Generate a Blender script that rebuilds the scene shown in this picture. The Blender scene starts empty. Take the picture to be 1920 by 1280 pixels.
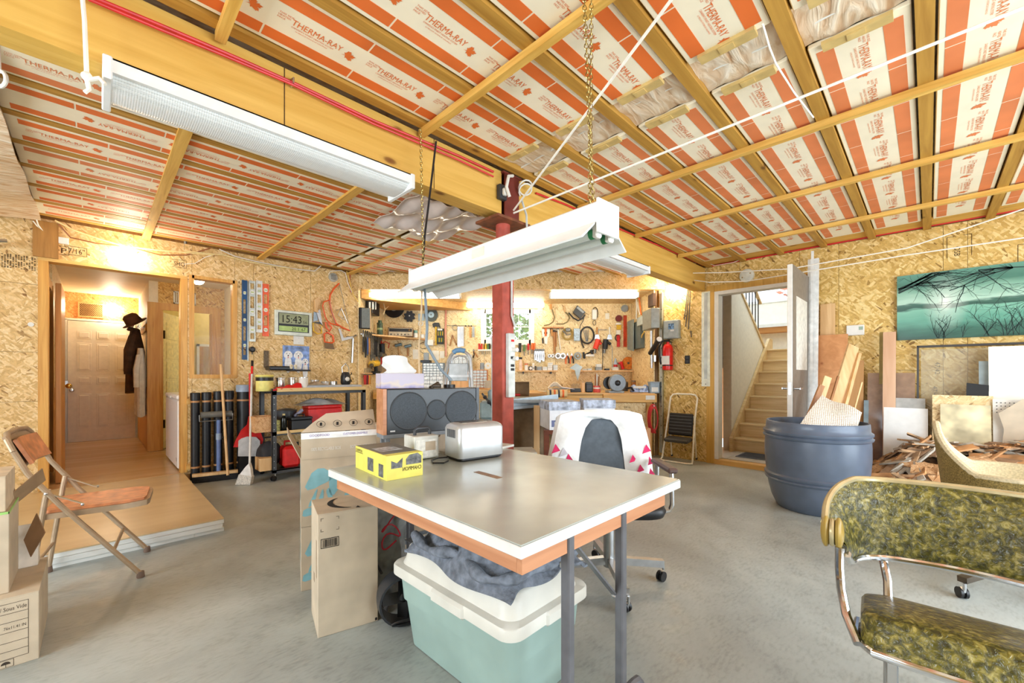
import bpy, bmesh, math, random
import numpy as np
from mathutils import Vector, Matrix, Euler
random.seed(7)
SC = bpy.context.scene
COL = SC.collection
PI = math.pi

# ------------------------------------------------------------------ camera, world, big lights, exposure
CZ, FPX, HY = 1.17,781.0,703.0          # camera height, focal length in pixels of the 1920 frame, horizon row
R2 = math.sqrt(.5)
cam = bpy.data.cameras.new('camera')
cam.sensor_width = 36.0
cam.lens = FPX / 1920 * 36.0
cam.shift_y = (HY - 640) / 1920
cam.clip_start = .05
cam.clip_end = 200
camo = bpy.data.objects.new('camera', cam)
COL.objects.link(camo)
camo.location = (0,0, CZ)
camo.rotation_euler = (PI / 2,0,-PI / 4)
SC.camera = camo

w = bpy.data.worlds.new('sky'); SC.world = w; w.use_nodes = True
bg = w.node_tree.nodes['Background']
bg.inputs[0].default_value = (.80,.92,1.0,1)
bg.inputs[1].default_value = 2.6

def area_light(name, loc, rot, sx, sy, power, col=(1,1,1)):
    l = bpy.data.lights.new(name, 'AREA'); l.shape = 'RECTANGLE'; l.size = sx; l.size_y = sy
    l.energy = power; l.color = col
    o = bpy.data.objects.new(name, l); COL.objects.link(o); o.location = loc; o.rotation_euler = rot
    return o
# daylight entering by the wide garage door opening ; the side lamp is added fill for the left part
area_light('garage_door_daylight',(2.6,-2.35,1.2),(PI / 2,0,0),4.6,2.1,175,(.86,.96,1.05))
area_light('side_window_fill',(-3.15,1.9,1.45),(0,-PI / 2,0),1.45,3.3,155,(.86,.96,1.05))

SC.view_settings.view_transform = 'Standard'
SC.view_settings.look = 'None'
SC.view_settings.gamma = 1.0
SC.view_settings.use_curve_mapping = False
SC.view_settings.exposure = 0.10
try:
    SC.cycles.max_bounces = 7
    SC.cycles.diffuse_bounces = 4
    SC.cycles.adaptive_threshold = .1
    SC.cycles.glossy_bounces = 3
    SC.cycles.transmission_bounces = 6
    SC.cycles.transparent_max_bounces = 8
    SC.cycles.sample_clamp_indirect = 6
    SC.cycles.caustics_reflective = False
    SC.cycles.caustics_refractive = False
except Exception:
    pass

# ------------------------------------------------------------------ pixel helpers (photo measurements -> places in the room)
def c2w(X, Y, z=0.0):                      # X to the photo's right, Y away from the photographer
    return Vector(((X + Y) * R2,(Y - X) * R2, z))
def ray(px, py):
    X = (px - 960) / FPX
    return Vector(((X + 1) * R2,(1 - X) * R2,-(py - HY) / FPX))
def at(px, py, Y):
    d = ray(px, py); return Vector((d.x * Y, d.y * Y, CZ + d.z * Y))
def onz(px, py, z=0.0):
    return at(px, py,(CZ - z) * FPX / (py - HY))

class Fr:
    """an upright frame: local x to the viewer's right, local y away from the viewer, z up"""
    def __init__(s, o, deg):
        s.o = Vector((o[0], o[1], o[2] if len(o) > 2 else 0)); s.a = math.radians(deg)
        s.M = Matrix.Translation(s.o) @ Matrix.Rotation(s.a,4, 'Z'); s.I = s.M.inverted()
    def p(s, px, py, y=0.0):
        e = s.I @ Vector((0,0, CZ)); d = s.I.to_3x3() @ ray(px, py)
        t = (y - e.y) / d.y
        q = e + d * t
        return q.x, q.z
    def x(s, px, y=0.0): return s.p(px,700, y)[0]
    def z(s, px, py, y=0.0): return s.p(px, py, y)[1]
    def loc(s, wv): return s.I @ Vector(wv)
    def world(s, v): return s.M @ Vector(v)

# ------------------------------------------------------------------ materials
def lin(c):
    r = []
    for v in c[:3]:
        v /= 255.0
        r.append(v / 12.92 if v <= .04045 else ((v + .055) / 1.055) ** 2.4)
    return (*r,1.0)
MATS = {}
def _new(name):
    m = bpy.data.materials.new(name); m.use_nodes = True
    nt = m.node_tree; b = nt.nodes['Principled BSDF']
    return m, nt, b
def N(nt, t, **kw):
    n = nt.nodes.new(t)
    for k, v in kw.items(): setattr(n, k, v)
    return n
def ramp(nt, stops, interp='LINEAR'):
    r = N(nt, 'ShaderNodeValToRGB'); e = r.color_ramp; e.interpolation = interp
    while len(e.elements) < len(stops): e.elements.new(.5)
    for el,(p, c) in zip(e.elements, stops): el.position = p; el.color = c
    return r
def shade(c, k):
    return tuple(min(255, max(0, v * k)) for v in c)

def mat(name, c=(200,200,200), rough=.5, metal=0.0, var=.06, ns=18.0, bump=0.0, bs=60.0, emit=None, es=1.0, alpha=None, trans=0.0, coat=0.0, ior=1.45, spec=None):
    if name in MATS: return MATS[name]
    m, nt, b = _new(name)
    b.inputs['Roughness'].default_value = rough
    b.inputs['Metallic'].default_value = metal
    b.inputs['IOR'].default_value = ior
    if spec is not None: b.inputs['Specular IOR Level'].default_value = spec
    if trans: b.inputs['Transmission Weight'].default_value = trans
    if coat: b.inputs['Coat Weight'].default_value = coat; b.inputs['Coat Roughness'].default_value = .12
    if alpha is not None: b.inputs['Alpha'].default_value = alpha
    tc = N(nt, 'ShaderNodeTexCoord')
    nz = N(nt, 'ShaderNodeTexNoise'); nz.inputs['Scale'].default_value = ns; nz.inputs['Detail'].default_value = 2
    nt.links.new(tc.outputs['Object'], nz.inputs['Vector'])
    r = ramp(nt,[(.3, lin(shade(c,1 - var))),(.7, lin(shade(c,1 + var)))])
    nt.links.new(nz.outputs['Fac'], r.inputs['Fac'])
    nt.links.new(r.outputs['Color'], b.inputs['Base Color'])
    if bump:
        n2 = N(nt, 'ShaderNodeTexNoise'); n2.inputs['Scale'].default_value = bs; n2.inputs['Detail'].default_value = 3
        nt.links.new(tc.outputs['Object'], n2.inputs['Vector'])
        bp = N(nt, 'ShaderNodeBump'); bp.inputs['Strength'].default_value = bump; bp.inputs['Distance'].default_value = .01
        nt.links.new(n2.outputs['Fac'], bp.inputs['Height']); nt.links.new(bp.outputs['Normal'], b.inputs['Normal'])
    if emit:
        b.inputs['Emission Color'].default_value = lin(emit); b.inputs['Emission Strength'].default_value = es
    MATS[name] = m
    return m

def wood(name, c1=(200,150,90), c2=(230,190,120), axis=0, rough=.55, scale=22.0, knots=False, dark=None, contrast=1.0):
    """boards: grain stretched along one local axis"""
    if name in MATS: return MATS[name]
    m, nt, b = _new(name); b.inputs['Roughness'].default_value = rough
    tc = N(nt, 'ShaderNodeTexCoord'); oi = N(nt, 'ShaderNodeObjectInfo')
    mp = N(nt, 'ShaderNodeMapping'); s = [scale] * 3; s[axis] = scale * .06; mp.inputs['Scale'].default_value = s
    nt.links.new(tc.outputs['Object'], mp.inputs['Vector'])
    ad = N(nt, 'ShaderNodeVectorMath', operation='ADD'); ml = N(nt, 'ShaderNodeMath', operation='MULTIPLY'); ml.inputs[1].default_value = 37.0
    nt.links.new(oi.outputs['Random'], ml.inputs[0]); nt.links.new(mp.outputs['Vector'], ad.inputs[0]); nt.links.new(ml.outputs[0], ad.inputs[1])
    nz = N(nt, 'ShaderNodeTexNoise'); nz.inputs['Scale'].default_value = 1.6; nz.inputs['Detail'].default_value = 5; nz.inputs['Distortion'].default_value = .8
    nt.links.new(ad.outputs[0], nz.inputs['Vector'])
    stops = [(.5 - .22 / contrast, lin(c1)),(.5 + .22 / contrast, lin(c2))]
    r = ramp(nt, stops); nt.links.new(nz.outputs['Fac'], r.inputs['Fac'])
    out = r.outputs['Color']
    if knots:
        mk = N(nt, 'ShaderNodeMapping'); sk = [5.0] * 3; sk[axis] = 2.2; mk.inputs['Scale'].default_value = sk
        nt.links.new(tc.outputs['Object'], mk.inputs['Vector'])
        a2 = N(nt, 'ShaderNodeVectorMath', operation='ADD'); nt.links.new(mk.outputs['Vector'], a2.inputs[0]); nt.links.new(ml.outputs[0], a2.inputs[1])
        vo = N(nt, 'ShaderNodeTexVoronoi'); vo.inputs['Scale'].default_value = 1.0
        nt.links.new(a2.outputs[0], vo.inputs['Vector'])
        rk = ramp(nt,[(.0,(1,1,1,1)),(.06,(.85,.85,.85,1)),(.10,(.15,.15,.15,1)),(.16,(0,0,0,1))])
        nt.links.new(vo.outputs['Distance'], rk.inputs['Fac'])
        mx = N(nt, 'ShaderNodeMix', data_type='RGBA'); mx.inputs['B'].default_value = lin(dark or shade(c1,.55))
        nt.links.new(rk.outputs['Color'], mx.inputs['Factor']); nt.links.new(out, mx.inputs['A']); out = mx.outputs['Result']
    nt.links.new(out, b.inputs['Base Color'])
    bp = N(nt, 'ShaderNodeBump'); bp.inputs['Strength'].default_value = .12; bp.inputs['Distance'].default_value = .004
    nt.links.new(nz.outputs['Fac'], bp.inputs['Height']); nt.links.new(bp.outputs['Normal'], b.inputs['Normal'])
    MATS[name] = m
    return m

def osb(name, c0=None, c1=None, c2=None, c3=None, sc=1.0, rough=.55):
    """oriented strand board: layers of long random flakes"""
    if name in MATS: return MATS[name]
    m, nt, b = _new(name); b.inputs['Roughness'].default_value = rough
    uv = N(nt, 'ShaderNodeTexCoord'); oi = N(nt, 'ShaderNodeObjectInfo')
    ml = N(nt, 'ShaderNodeMath', operation='MULTIPLY'); ml.inputs[1].default_value = 11.0
    nt.links.new(oi.outputs['Random'], ml.inputs[0])
    ad = N(nt, 'ShaderNodeVectorMath', operation='ADD'); nt.links.new(uv.outputs['UV'], ad.inputs[0]); nt.links.new(ml.outputs[0], ad.inputs[1])
    wz = N(nt, 'ShaderNodeTexNoise'); wz.inputs['Scale'].default_value = 9 * sc; wz.inputs['Detail'].default_value = 1
    nt.links.new(ad.outputs[0], wz.inputs['Vector'])
    wm = N(nt, 'ShaderNodeVectorMath', operation='SCALE'); wm.inputs['Scale'].default_value = .035 / sc
    nt.links.new(wz.outputs['Color'], wm.inputs[0])
    wd = N(nt, 'ShaderNodeVectorMath', operation='ADD'); nt.links.new(ad.outputs[0], wd.inputs[0]); nt.links.new(wm.outputs[0], wd.inputs[1])
    prev = None
    for k,(ang, sx, sy) in enumerate([(.25,15,44),(1.35,17,58),(2.45,15,66),(.8,24,84)]):
        mp = N(nt, 'ShaderNodeMapping'); mp.inputs['Rotation'].default_value = (0,0, ang); mp.inputs['Scale'].default_value = (sx * sc, sy * sc,1)
        mp.inputs['Location'].default_value = (k * 3.1, k * 1.7,0)
        nt.links.new(wd.outputs[0], mp.inputs['Vector'])
        # mapping scales before rotating: rotate first with a second node
        mp.inputs['Scale'].default_value = (1,1,1)
        m2 = N(nt, 'ShaderNodeMapping'); m2.inputs['Scale'].default_value = (sx * sc, sy * sc,1)
        nt.links.new(mp.outputs['Vector'], m2.inputs['Vector'])
        vo = N(nt, 'ShaderNodeTexVoronoi'); vo.voronoi_dimensions = '2D'; vo.inputs['Scale'].default_value = 1
        nt.links.new(m2.outputs['Vector'], vo.inputs['Vector'])
        sp = N(nt, 'ShaderNodeSeparateColor'); nt.links.new(vo.outputs['Color'], sp.inputs['Color'])
        if prev is None: prev = sp.outputs[0]
        else:
            gt = N(nt, 'ShaderNodeMath', operation='GREATER_THAN'); gt.inputs[1].default_value = .58
            nt.links.new(sp.outputs[1], gt.inputs[0])
            mx = N(nt, 'ShaderNodeMix', data_type='FLOAT')
            nt.links.new(gt.outputs[0], mx.inputs['Factor']); nt.links.new(prev, mx.inputs['A']); nt.links.new(sp.outputs[0], mx.inputs['B'])
            prev = mx.outputs['Result']
    r = ramp(nt,[(0, lin(c0)),(.045, lin(c1)),(.5, lin(c2)),(1, lin(c3))])
    nt.links.new(prev, r.inputs['Fac'])
    gz = N(nt, 'ShaderNodeTexNoise'); gz.inputs['Scale'].default_value = 60 * sc; gz.inputs['Detail'].default_value = 3
    nt.links.new(ad.outputs[0], gz.inputs['Vector'])
    rg = ramp(nt,[(.3,(.86,.86,.86,1)),(.6,(1,1,1,1))]); nt.links.new(gz.outputs['Fac'], rg.inputs['Fac'])
    mm = N(nt, 'ShaderNodeMix', data_type='RGBA', blend_type='MULTIPLY'); mm.inputs['Factor'].default_value = 1
    nt.links.new(r.outputs['Color'], mm.inputs['A']); nt.links.new(rg.outputs['Color'], mm.inputs['B'])
    nt.links.new(mm.outputs['Result'], b.inputs['Base Color'])
    bp = N(nt, 'ShaderNodeBump'); bp.inputs['Strength'].default_value = .08; bp.inputs['Distance'].default_value = .003
    nt.links.new(prev, bp.inputs['Height']); nt.links.new(bp.outputs['Normal'], b.inputs['Normal'])
    MATS[name] = m
    return m

# ------------------------------------------------------------------ mesh builder
def rotm(rx=0, ry=0, rz=0):
    return Euler((rx, ry, rz), 'XYZ').to_matrix().to_4x4()
class MB:
    """collects shapes into one mesh; every shape may carry a material slot"""
    def __init__(s): s.V = []; s.Fc = []; s.Mi = []; s.n = 0
    def add(s, vs, fs, mi=0, M=None):
        if M is not None: vs = [M @ Vector(v) for v in vs]
        o = s.n; s.V.extend([tuple(v) for v in vs]); s.n += len(vs)
        for f in fs: s.Fc.append([i + o for i in f]); s.Mi.append(mi)
        return s
    def box(s, c, d, M=None, mi=0, bev=0.0):
        x, y, z = c; a, b, e = d[0] / 2, d[1] / 2, d[2] / 2
        L = Matrix.Translation((x, y, z)) if M is None else Matrix.Translation((x, y, z)) @ M
        if bev <= 0:
            vs = [(-a,-b,-e),(a,-b,-e),(a, b,-e),(-a, b,-e),(-a,-b, e),(a,-b, e),(a, b, e),(-a, b, e)]
            return s.add(vs,[(3,2,1,0),(4,5,6,7),(0,1,5,4),(1,2,6,5),(2,3,7,6),(3,0,4,7)], mi, L)
        k = min(bev, a * .98, b * .98, e * .98)
        vs, idx = [], {}
        for sx in (-1,1):
            for sy in (-1,1):
                for sz in (-1,1):
                    for ax in range(3):
                        p = [sx * (a - k), sy * (b - k), sz * (e - k)]
                        p[ax] = (sx * a, sy * b, sz * e)[ax]
                        idx[(sx, sy, sz, ax)] = len(vs); vs.append(p)
        fs = []
        for ax in range(3):
            u, v = [(1,2),(2,0),(0,1)][ax]
            for sg in (-1,1):
                q = []
                for (su, sv) in ((-1,-1),(1,-1),(1,1),(-1,1)):
                    t = [0,0,0]; t[ax] = sg; t[u] = su; t[v] = sv; q.append(idx[(*t, ax)])
                fs.append(q if sg > 0 else q[::-1])
        for ax in range(3):                                    # edges along ax
            u, v = [(1,2),(2,0),(0,1)][ax]
            for su in (-1,1):
                for sv in (-1,1):
                    def g(sa, w_):
                        t = [0,0,0]; t[ax] = sa; t[u] = su; t[v] = sv; return idx[(*t, w_)]
                    q = [g(-1, u), g(1, u), g(1, v), g(-1, v)]
                    fs.append(q if su * sv > 0 else q[::-1])
        for sx in (-1,1):
            for sy in (-1,1):
                for sz in (-1,1):
                    q = [idx[(sx, sy, sz,0)], idx[(sx, sy, sz,1)], idx[(sx, sy, sz,2)]]
                    fs.append(q if sx * sy * sz > 0 else q[::-1])
        return s.add(vs, fs, mi, L)
    def bb(s, x0, x1, y0, y1, z0, z1, mi=0, bev=0.0):
        return s.box(((x0 + x1) / 2,(y0 + y1) / 2,(z0 + z1) / 2),(abs(x1 - x0), abs(y1 - y0), abs(z1 - z0)), None, mi, bev)
    def bar(s, a, b, wd, th, up=(0,0,1), mi=0, bev=0.0):
        """a board from a to b, wd wide (sideways), th thick (along up)"""
        a, b = Vector(a), Vector(b); d = b - a; L = d.length
        if L < 1e-6: return s
        x = d / L; u = Vector(up); y = u.cross(x)
        if y.length < 1e-4: y = Vector((0,1,0)).cross(x)
        y.normalize(); z = x.cross(y)
        M = Matrix(((x.x, y.x, z.x,0),(x.y, y.y, z.y,0),(x.z, y.z, z.z,0),(0,0,0,1)))
        return s.box((a + b) / 2,(L, wd, th), M, mi, bev)
    def cyl(s, a, b, r, r2=None, n=12, mi=0, cap=True):
        return s.tube([a, b],[r, r if r2 is None else r2], n, mi, cap)
    def tube(s, pts, r, n=8, mi=0, cap=True, closed=False):
        P = [Vector(p) for p in pts]
        rr = r if isinstance(r,(list, tuple)) else [r] * len(P)
        m = len(P); T = []
        for i in range(m):
            if closed: t = P[(i + 1) % m] - P[i - 1]
            else: t = P[min(i + 1, m - 1)] - P[max(i - 1,0)]
            T.append(t.normalized() if t.length > 1e-9 else Vector((0,0,1)))
        u = T[0].orthogonal().normalized(); vs = []
        for i in range(m):
            u = (u - T[i] * u.dot(T[i]))
            u = u.normalized() if u.length > 1e-6 else T[i].orthogonal().normalized()
            v = T[i].cross(u)
            k = 1.0
            if 0 < i < m - 1 or closed:
                d0 = (P[i] - P[i - 1]).normalized(); c = max(.5, d0.dot(T[i])); k = 1 / c
            for j in range(n):
                a = 2 * PI * j / n
                vs.append(P[i] + (u * math.cos(a) + v * math.sin(a)) * rr[i])
        fs = []
        for i in range(m if closed else m - 1):
            i2 = (i + 1) % m
            for j in range(n):
                fs.append((i * n + j, i * n + (j + 1) % n, i2 * n + (j + 1) % n, i2 * n + j))
        if cap and not closed:
            fs.append(list(range(n))[::-1]); fs.append([(m - 1) * n + j for j in range(n)])
        return s.add(vs, fs, mi)
    def lathe(s, prof, o=(0,0,0), n=20, mi=0, M=None, cap=True):
        """prof: (radius, height) pairs around the local z axis"""
        vs, fs = [],[]
        for (r, h) in prof:
            for j in range(n):
                a = 2 * PI * j / n; vs.append((r * math.cos(a), r * math.sin(a), h))
        for i in range(len(prof) - 1):
            for j in range(n):
                fs.append((i * n + j, i * n + (j + 1) % n,(i + 1) * n + (j + 1) % n,(i + 1) * n + j))
        if cap:
            if prof[0][0] > 1e-5: fs.append(list(range(n))[::-1])
            if prof[-1][0] > 1e-5: fs.append([(len(prof) - 1) * n + j for j in range(n)])
        L = Matrix.Translation(o) if M is None else Matrix.Translation(o) @ M
        return s.add(vs, fs, mi, L)
    def prism(s, poly, h0, h1, M=None, mi=0):
        """a flat outline (x, y) given thickness along z"""
        n = len(poly); ar = sum(poly[i][0] * poly[(i + 1) % n][1] - poly[(i + 1) % n][0] * poly[i][1] for i in range(n))
        if ar < 0: poly = poly[::-1]
        vs = [(p[0], p[1], h0) for p in poly] + [(p[0], p[1], h1) for p in poly]
        fs = [list(range(n))[::-1],[n + i for i in range(n)]]
        for i in range(n): fs.append((i,(i + 1) % n, n + (i + 1) % n, n + i))
        return s.add(vs, fs, mi, M)
    def plate(s, poly, y0, y1, mi=0):
        """an upright outline (x, z) given thickness along y"""
        M = Matrix(((1,0,0,0),(0,0,-1,0),(0,1,0,0),(0,0,0,1)))
        return s.prism(poly,-y1,-y0, M, mi)
    def sphere(s, c, r, n=12, mi=0, sc=(1,1,1), M=None):
        k = max(4, n // 2)
        prof = [(math.sin(PI * i / k) * r,-math.cos(PI * i / k) * r) for i in range(k + 1)]
        prof[0] = (1e-6,-r); prof[-1] = (1e-6, r)
        L = Matrix.Diagonal((*sc,1)) if M is None else M @ Matrix.Diagonal((*sc,1))
        return s.lathe(prof, c, n, mi, L, cap=False)
    def grid(s, fn, nu, nv, mi=0):
        vs = [fn(i / nu, j / nv) for j in range(nv + 1) for i in range(nu + 1)]
        fs = [(j * (nu + 1) + i, j * (nu + 1) + i + 1,(j + 1) * (nu + 1) + i + 1,(j + 1) * (nu + 1) + i) for j in range(nv) for i in range(nu)]
        return s.add(vs, fs, mi)
    def sheet(s, fn, nu, nv, th=.004, mi=0):
        """a curved sheet with thickness"""
        g = [[Vector(fn(i / nu, j / nv)) for i in range(nu + 1)] for j in range(nv + 1)]
        A, B = [],[]
        for j in range(nv + 1):
            for i in range(nu + 1):
                du = g[j][min(i + 1, nu)] - g[j][max(i - 1,0)]; dv = g[min(j + 1, nv)][i] - g[max(j - 1,0)][i]
                nn = du.cross(dv); nn = nn.normalized() if nn.length > 1e-9 else Vector((0,0,1))
                A.append(g[j][i] + nn * th / 2); B.append(g[j][i] - nn * th / 2)
        k = len(A); W_ = nu + 1; fs = []
        for j in range(nv):
            for i in range(nu):
                q = (j * W_ + i, j * W_ + i + 1,(j + 1) * W_ + i + 1,(j + 1) * W_ + i)
                fs.append(q); fs.append(tuple(k + t for t in q[::-1]))
        rim = [i for i in range(nu)] + [j * W_ + nu for j in range(nv)] + [nv * W_ + i for i in range(nu,0,-1)] + [j * W_ for j in range(nv,0,-1)]
        for i in range(len(rim)):
            a, b = rim[i], rim[(i + 1) % len(rim)]; fs.append((b, a, k + a, k + b))
        return s.add(A + B, fs, mi)
    def text(s, t, h, o=(0,0,0), M=None, mi=0, center=False, width=None):
        """flat lettering on the local xy plane"""
        vs, fs, w0 = TEXT[t]
        sx = h / .7 if width is None else width / w0
        K = Matrix.Translation(o) @ (M if M is not None else Matrix()) @ Matrix.Diagonal((sx, h / .7,1,1)) @ Matrix.Translation((-w0 / 2 if center else 0,0,0))
        return s.add(vs, fs, mi, K)
    def wtext(s, t, h, x, y, z, mi=0, center=False, width=None):
        """lettering on an upright face seen from the viewer's side (reads along local x)"""
        return s.text(t, h,(x, y, z), rotm(PI / 2), mi, center, width)
    def build(s, name, m, parent=None, loc=None, rot=None, smooth=True, ang=.6):
        me = bpy.data.meshes.new(name)
        me.from_pydata(s.V,[], s.Fc)
        ms = m if isinstance(m,(list, tuple)) else [m]
        for q in ms: me.materials.append(q)
        if len(ms) > 1: me.polygons.foreach_set('material_index', s.Mi)
        np_ = len(me.polygons)
        if np_:
            nor = np.empty(np_ * 3, np.float32); me.polygons.foreach_get('normal', nor); nor = np.abs(nor.reshape(-1,3))
            tot = np.empty(np_, np.int32); me.polygons.foreach_get('loop_total', tot)
            vi = np.empty(len(me.loops), np.int32); me.loops.foreach_get('vertex_index', vi)
            co = np.empty(len(me.vertices) * 3, np.float32); me.vertices.foreach_get('co', co); co = co.reshape(-1,3)[vi]
            ax = np.repeat(np.argmax(nor,1), tot)
            u = np.where(ax == 0, co[:,1], co[:,0]); v = np.where(ax == 2, co[:,1], co[:,2])
            me.uv_layers.new(name='UVMap').data.foreach_set('uv', np.stack([u, v],1).ravel().astype(np.float32))
        if smooth:
            me.polygons.foreach_set('use_smooth',[True] * np_)
            me.set_sharp_from_angle(angle=ang)
        me.update()
        o = bpy.data.objects.new(name, me); COL.objects.link(o)
        if parent is not None: o.parent = parent
        if loc is not None: o.location = loc
        if rot is not None: o.rotation_euler = rot if isinstance(rot,(tuple, list)) else (0,0, rot)
        return o

def B(*a, **k):
    return MB().box(*a, **k)
def tag(o, label, cat, group=None, kind=None):
    o['label'] = label; o['category'] = cat
    if group: o['group'] = group
    if kind: o['kind'] = kind
    return o
def thing(name, label, cat, loc=(0,0,0), rotz=0.0, group=None):
    o = bpy.data.objects.new(name, None); COL.objects.link(o)
    o.empty_display_size = .05
    o.location = loc; o.rotation_euler = (0,0, rotz)
    return tag(o, label, cat, group)
def struct(o):
    o['kind'] = 'structure'; return o
def setting(name, loc=(0,0,0), rotz=0.0):
    o = bpy.data.objects.new(name, None); COL.objects.link(o); o.empty_display_size = .05
    o.location = loc; o.rotation_euler = (0,0, rotz); o['kind'] = 'structure'
    return o
def dup(root, loc, rotz=None, label=None, group=None, rot=None):
    r = root.copy(); COL.objects.link(r); r.location = loc
    if rotz is not None: r.rotation_euler = (0,0, rotz)
    if rot is not None: r.rotation_euler = rot
    if label: r['label'] = label
    if group: r['group'] = group
    for ch in list(root.children):
        c = ch.copy(); COL.objects.link(c); c.parent = r
        for g in list(ch.children):
            d = g.copy(); COL.objects.link(d); d.parent = c
    return r
def again(o, parent, loc=None, rot=None):
    """another piece that shares the mesh of o"""
    c = o.copy(); COL.objects.link(c); c.parent = parent
    if loc is not None: c.location = loc
    if rot is not None: c.rotation_euler = rot
    return c

TEXT = {}
def make_texts(words):
    obs = []
    for t in words:
        cu = bpy.data.curves.new('t', 'FONT'); cu.body = t; cu.size = 1.0; cu.resolution_u = 2
        o = bpy.data.objects.new('t', cu); COL.objects.link(o); obs.append((t, o, cu))
    bpy.context.view_layer.update()
    dg = bpy.context.evaluated_depsgraph_get()
    for t, o, cu in obs:
        ev = o.evaluated_get(dg); me = ev.to_mesh()
        vs = [tuple(v.co) for v in me.vertices]; fs = [tuple(p.vertices) for p in me.polygons]
        xs = [v[0] for v in vs] or [0,1]
        x0 = min(xs)
        TEXT[t] = ([(v[0] - x0, v[1],0) for v in vs], fs, max(xs) - x0)
        ev.to_mesh_clear(); bpy.data.objects.remove(o); bpy.data.curves.remove(cu)
make_texts(['THERMA-RAY', "CANADA'S FINEST HEATING SYSTEM", 'LE MEILLEUR SYSTEME DE CHAUFFAGE', 'THIS SIDE', 'HEATED', 'FACE', '7/16"', 'SHOP', 'SHO', 'OP', 'PAROI', 'TOIT', '15:43', '56', '67', '20.1', '87',
            'CHAMPION', '100% RECYCLABLE BOX', 'BOITE 100% RECYCLABLE', 'CUSTOMER ENSEMBLE', 'GOODFOOD', '/ Sous Vide', '76x11.41 IN', 'Soo', 'OSB', '47/42', 'HOMES', 'OFF', 'KEEP DRY',
            'MOLE', 'APA RATED SHEATHING', 'EXPOSURE 1', '24/16', 'CAUTION', 'STEREO'])
FLAT = Matrix.Rotation(PI,4, 'X')        # turns flat lettering to face down

# frames of the walls
LW = Fr((0,5.8),0)                       # long wall with the hall opening and the spirit levels
RW = Fr((5.8,5.8),-90)                   # wall with the stair door and the picture
FW = Fr((-.38,0),90)                     # wall beside the photographer
BW = Fr(c2w(0,7.2),-45)                  # back wall of the workshop alcove
HD = Fr(c2w(0,6.0),-45)                  # header over the alcove
AL = Fr(c2w(-2.2,6.0),45)                # alcove side with the pliers
AR = Fr(c2w(2.06,6.6),-135)              # alcove side with the electric panels
# ------------------------------------------------------------------ shared materials
OSB_W = osb('osb_wall',(140,98,46),(206,166,102),(226,188,124),(244,216,164))
OSB_R = osb('osb_right',(132,94,34),(196,156,78),(220,182,102),(244,216,150),.8)
OSB_P = osb('osb_pale',(164,126,76),(222,190,134),(236,208,154),(248,228,182))
PINE = wood('pine',(205,150,72),(236,192,112),0,.5,20, True,(120,74,22))
PINE_Y = wood('pine_y',(205,150,72),(236,192,112),1,.5,20)
PINE_Z = wood('pine_z',(205,150,72),(236,192,112),2,.5,20)
JOIST = wood('joist_wood',(164,116,40),(200,152,66),0,.6,18, True,(98,58,12))
BEAMW = wood('beam_wood',(206,158,66),(232,190,100),0,.5,10, True,(120,70,16))
STRAP = wood('strap_wood',(204,152,62),(232,188,98),1,.55,24, True,(120,72,20))
TRIMW = wood('trim_wood',(198,138,58),(228,176,92),2,.45,22)
WHITE = mat('white_paint',(228,226,218),.45, var=.02)
BLACK = mat('black_plastic',(28,28,30),.4, var=.1)
DARK = mat('dark_grey',(60,62,66),.45)
STEEL = mat('steel',(190,192,194),.28,1.0, var=.05)
CHROME = mat('chrome',(215,216,218),.1,1.0, var=.02)
GREYP = mat('grey_paint',(125,130,135),.45)
CARD = mat('cardboard',(196,180,156),.75, var=.05, ns=9, bump=.05, bs=200)
CARDI = mat('cardboard_inside',(178,146,108),.8, var=.05)
ROPE = mat('white_rope',(244,240,228),.7, var=.03)
RED = mat('red_plastic',(214,36,34),.38)
INK = mat('black_ink',(30,26,22),.8)
STAMP = mat('stamp_ink',(70,46,18),.8)
GLASS = mat('pane_glass',(235,245,240),.02, var=0.0, alpha=.06, spec=.6)

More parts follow.
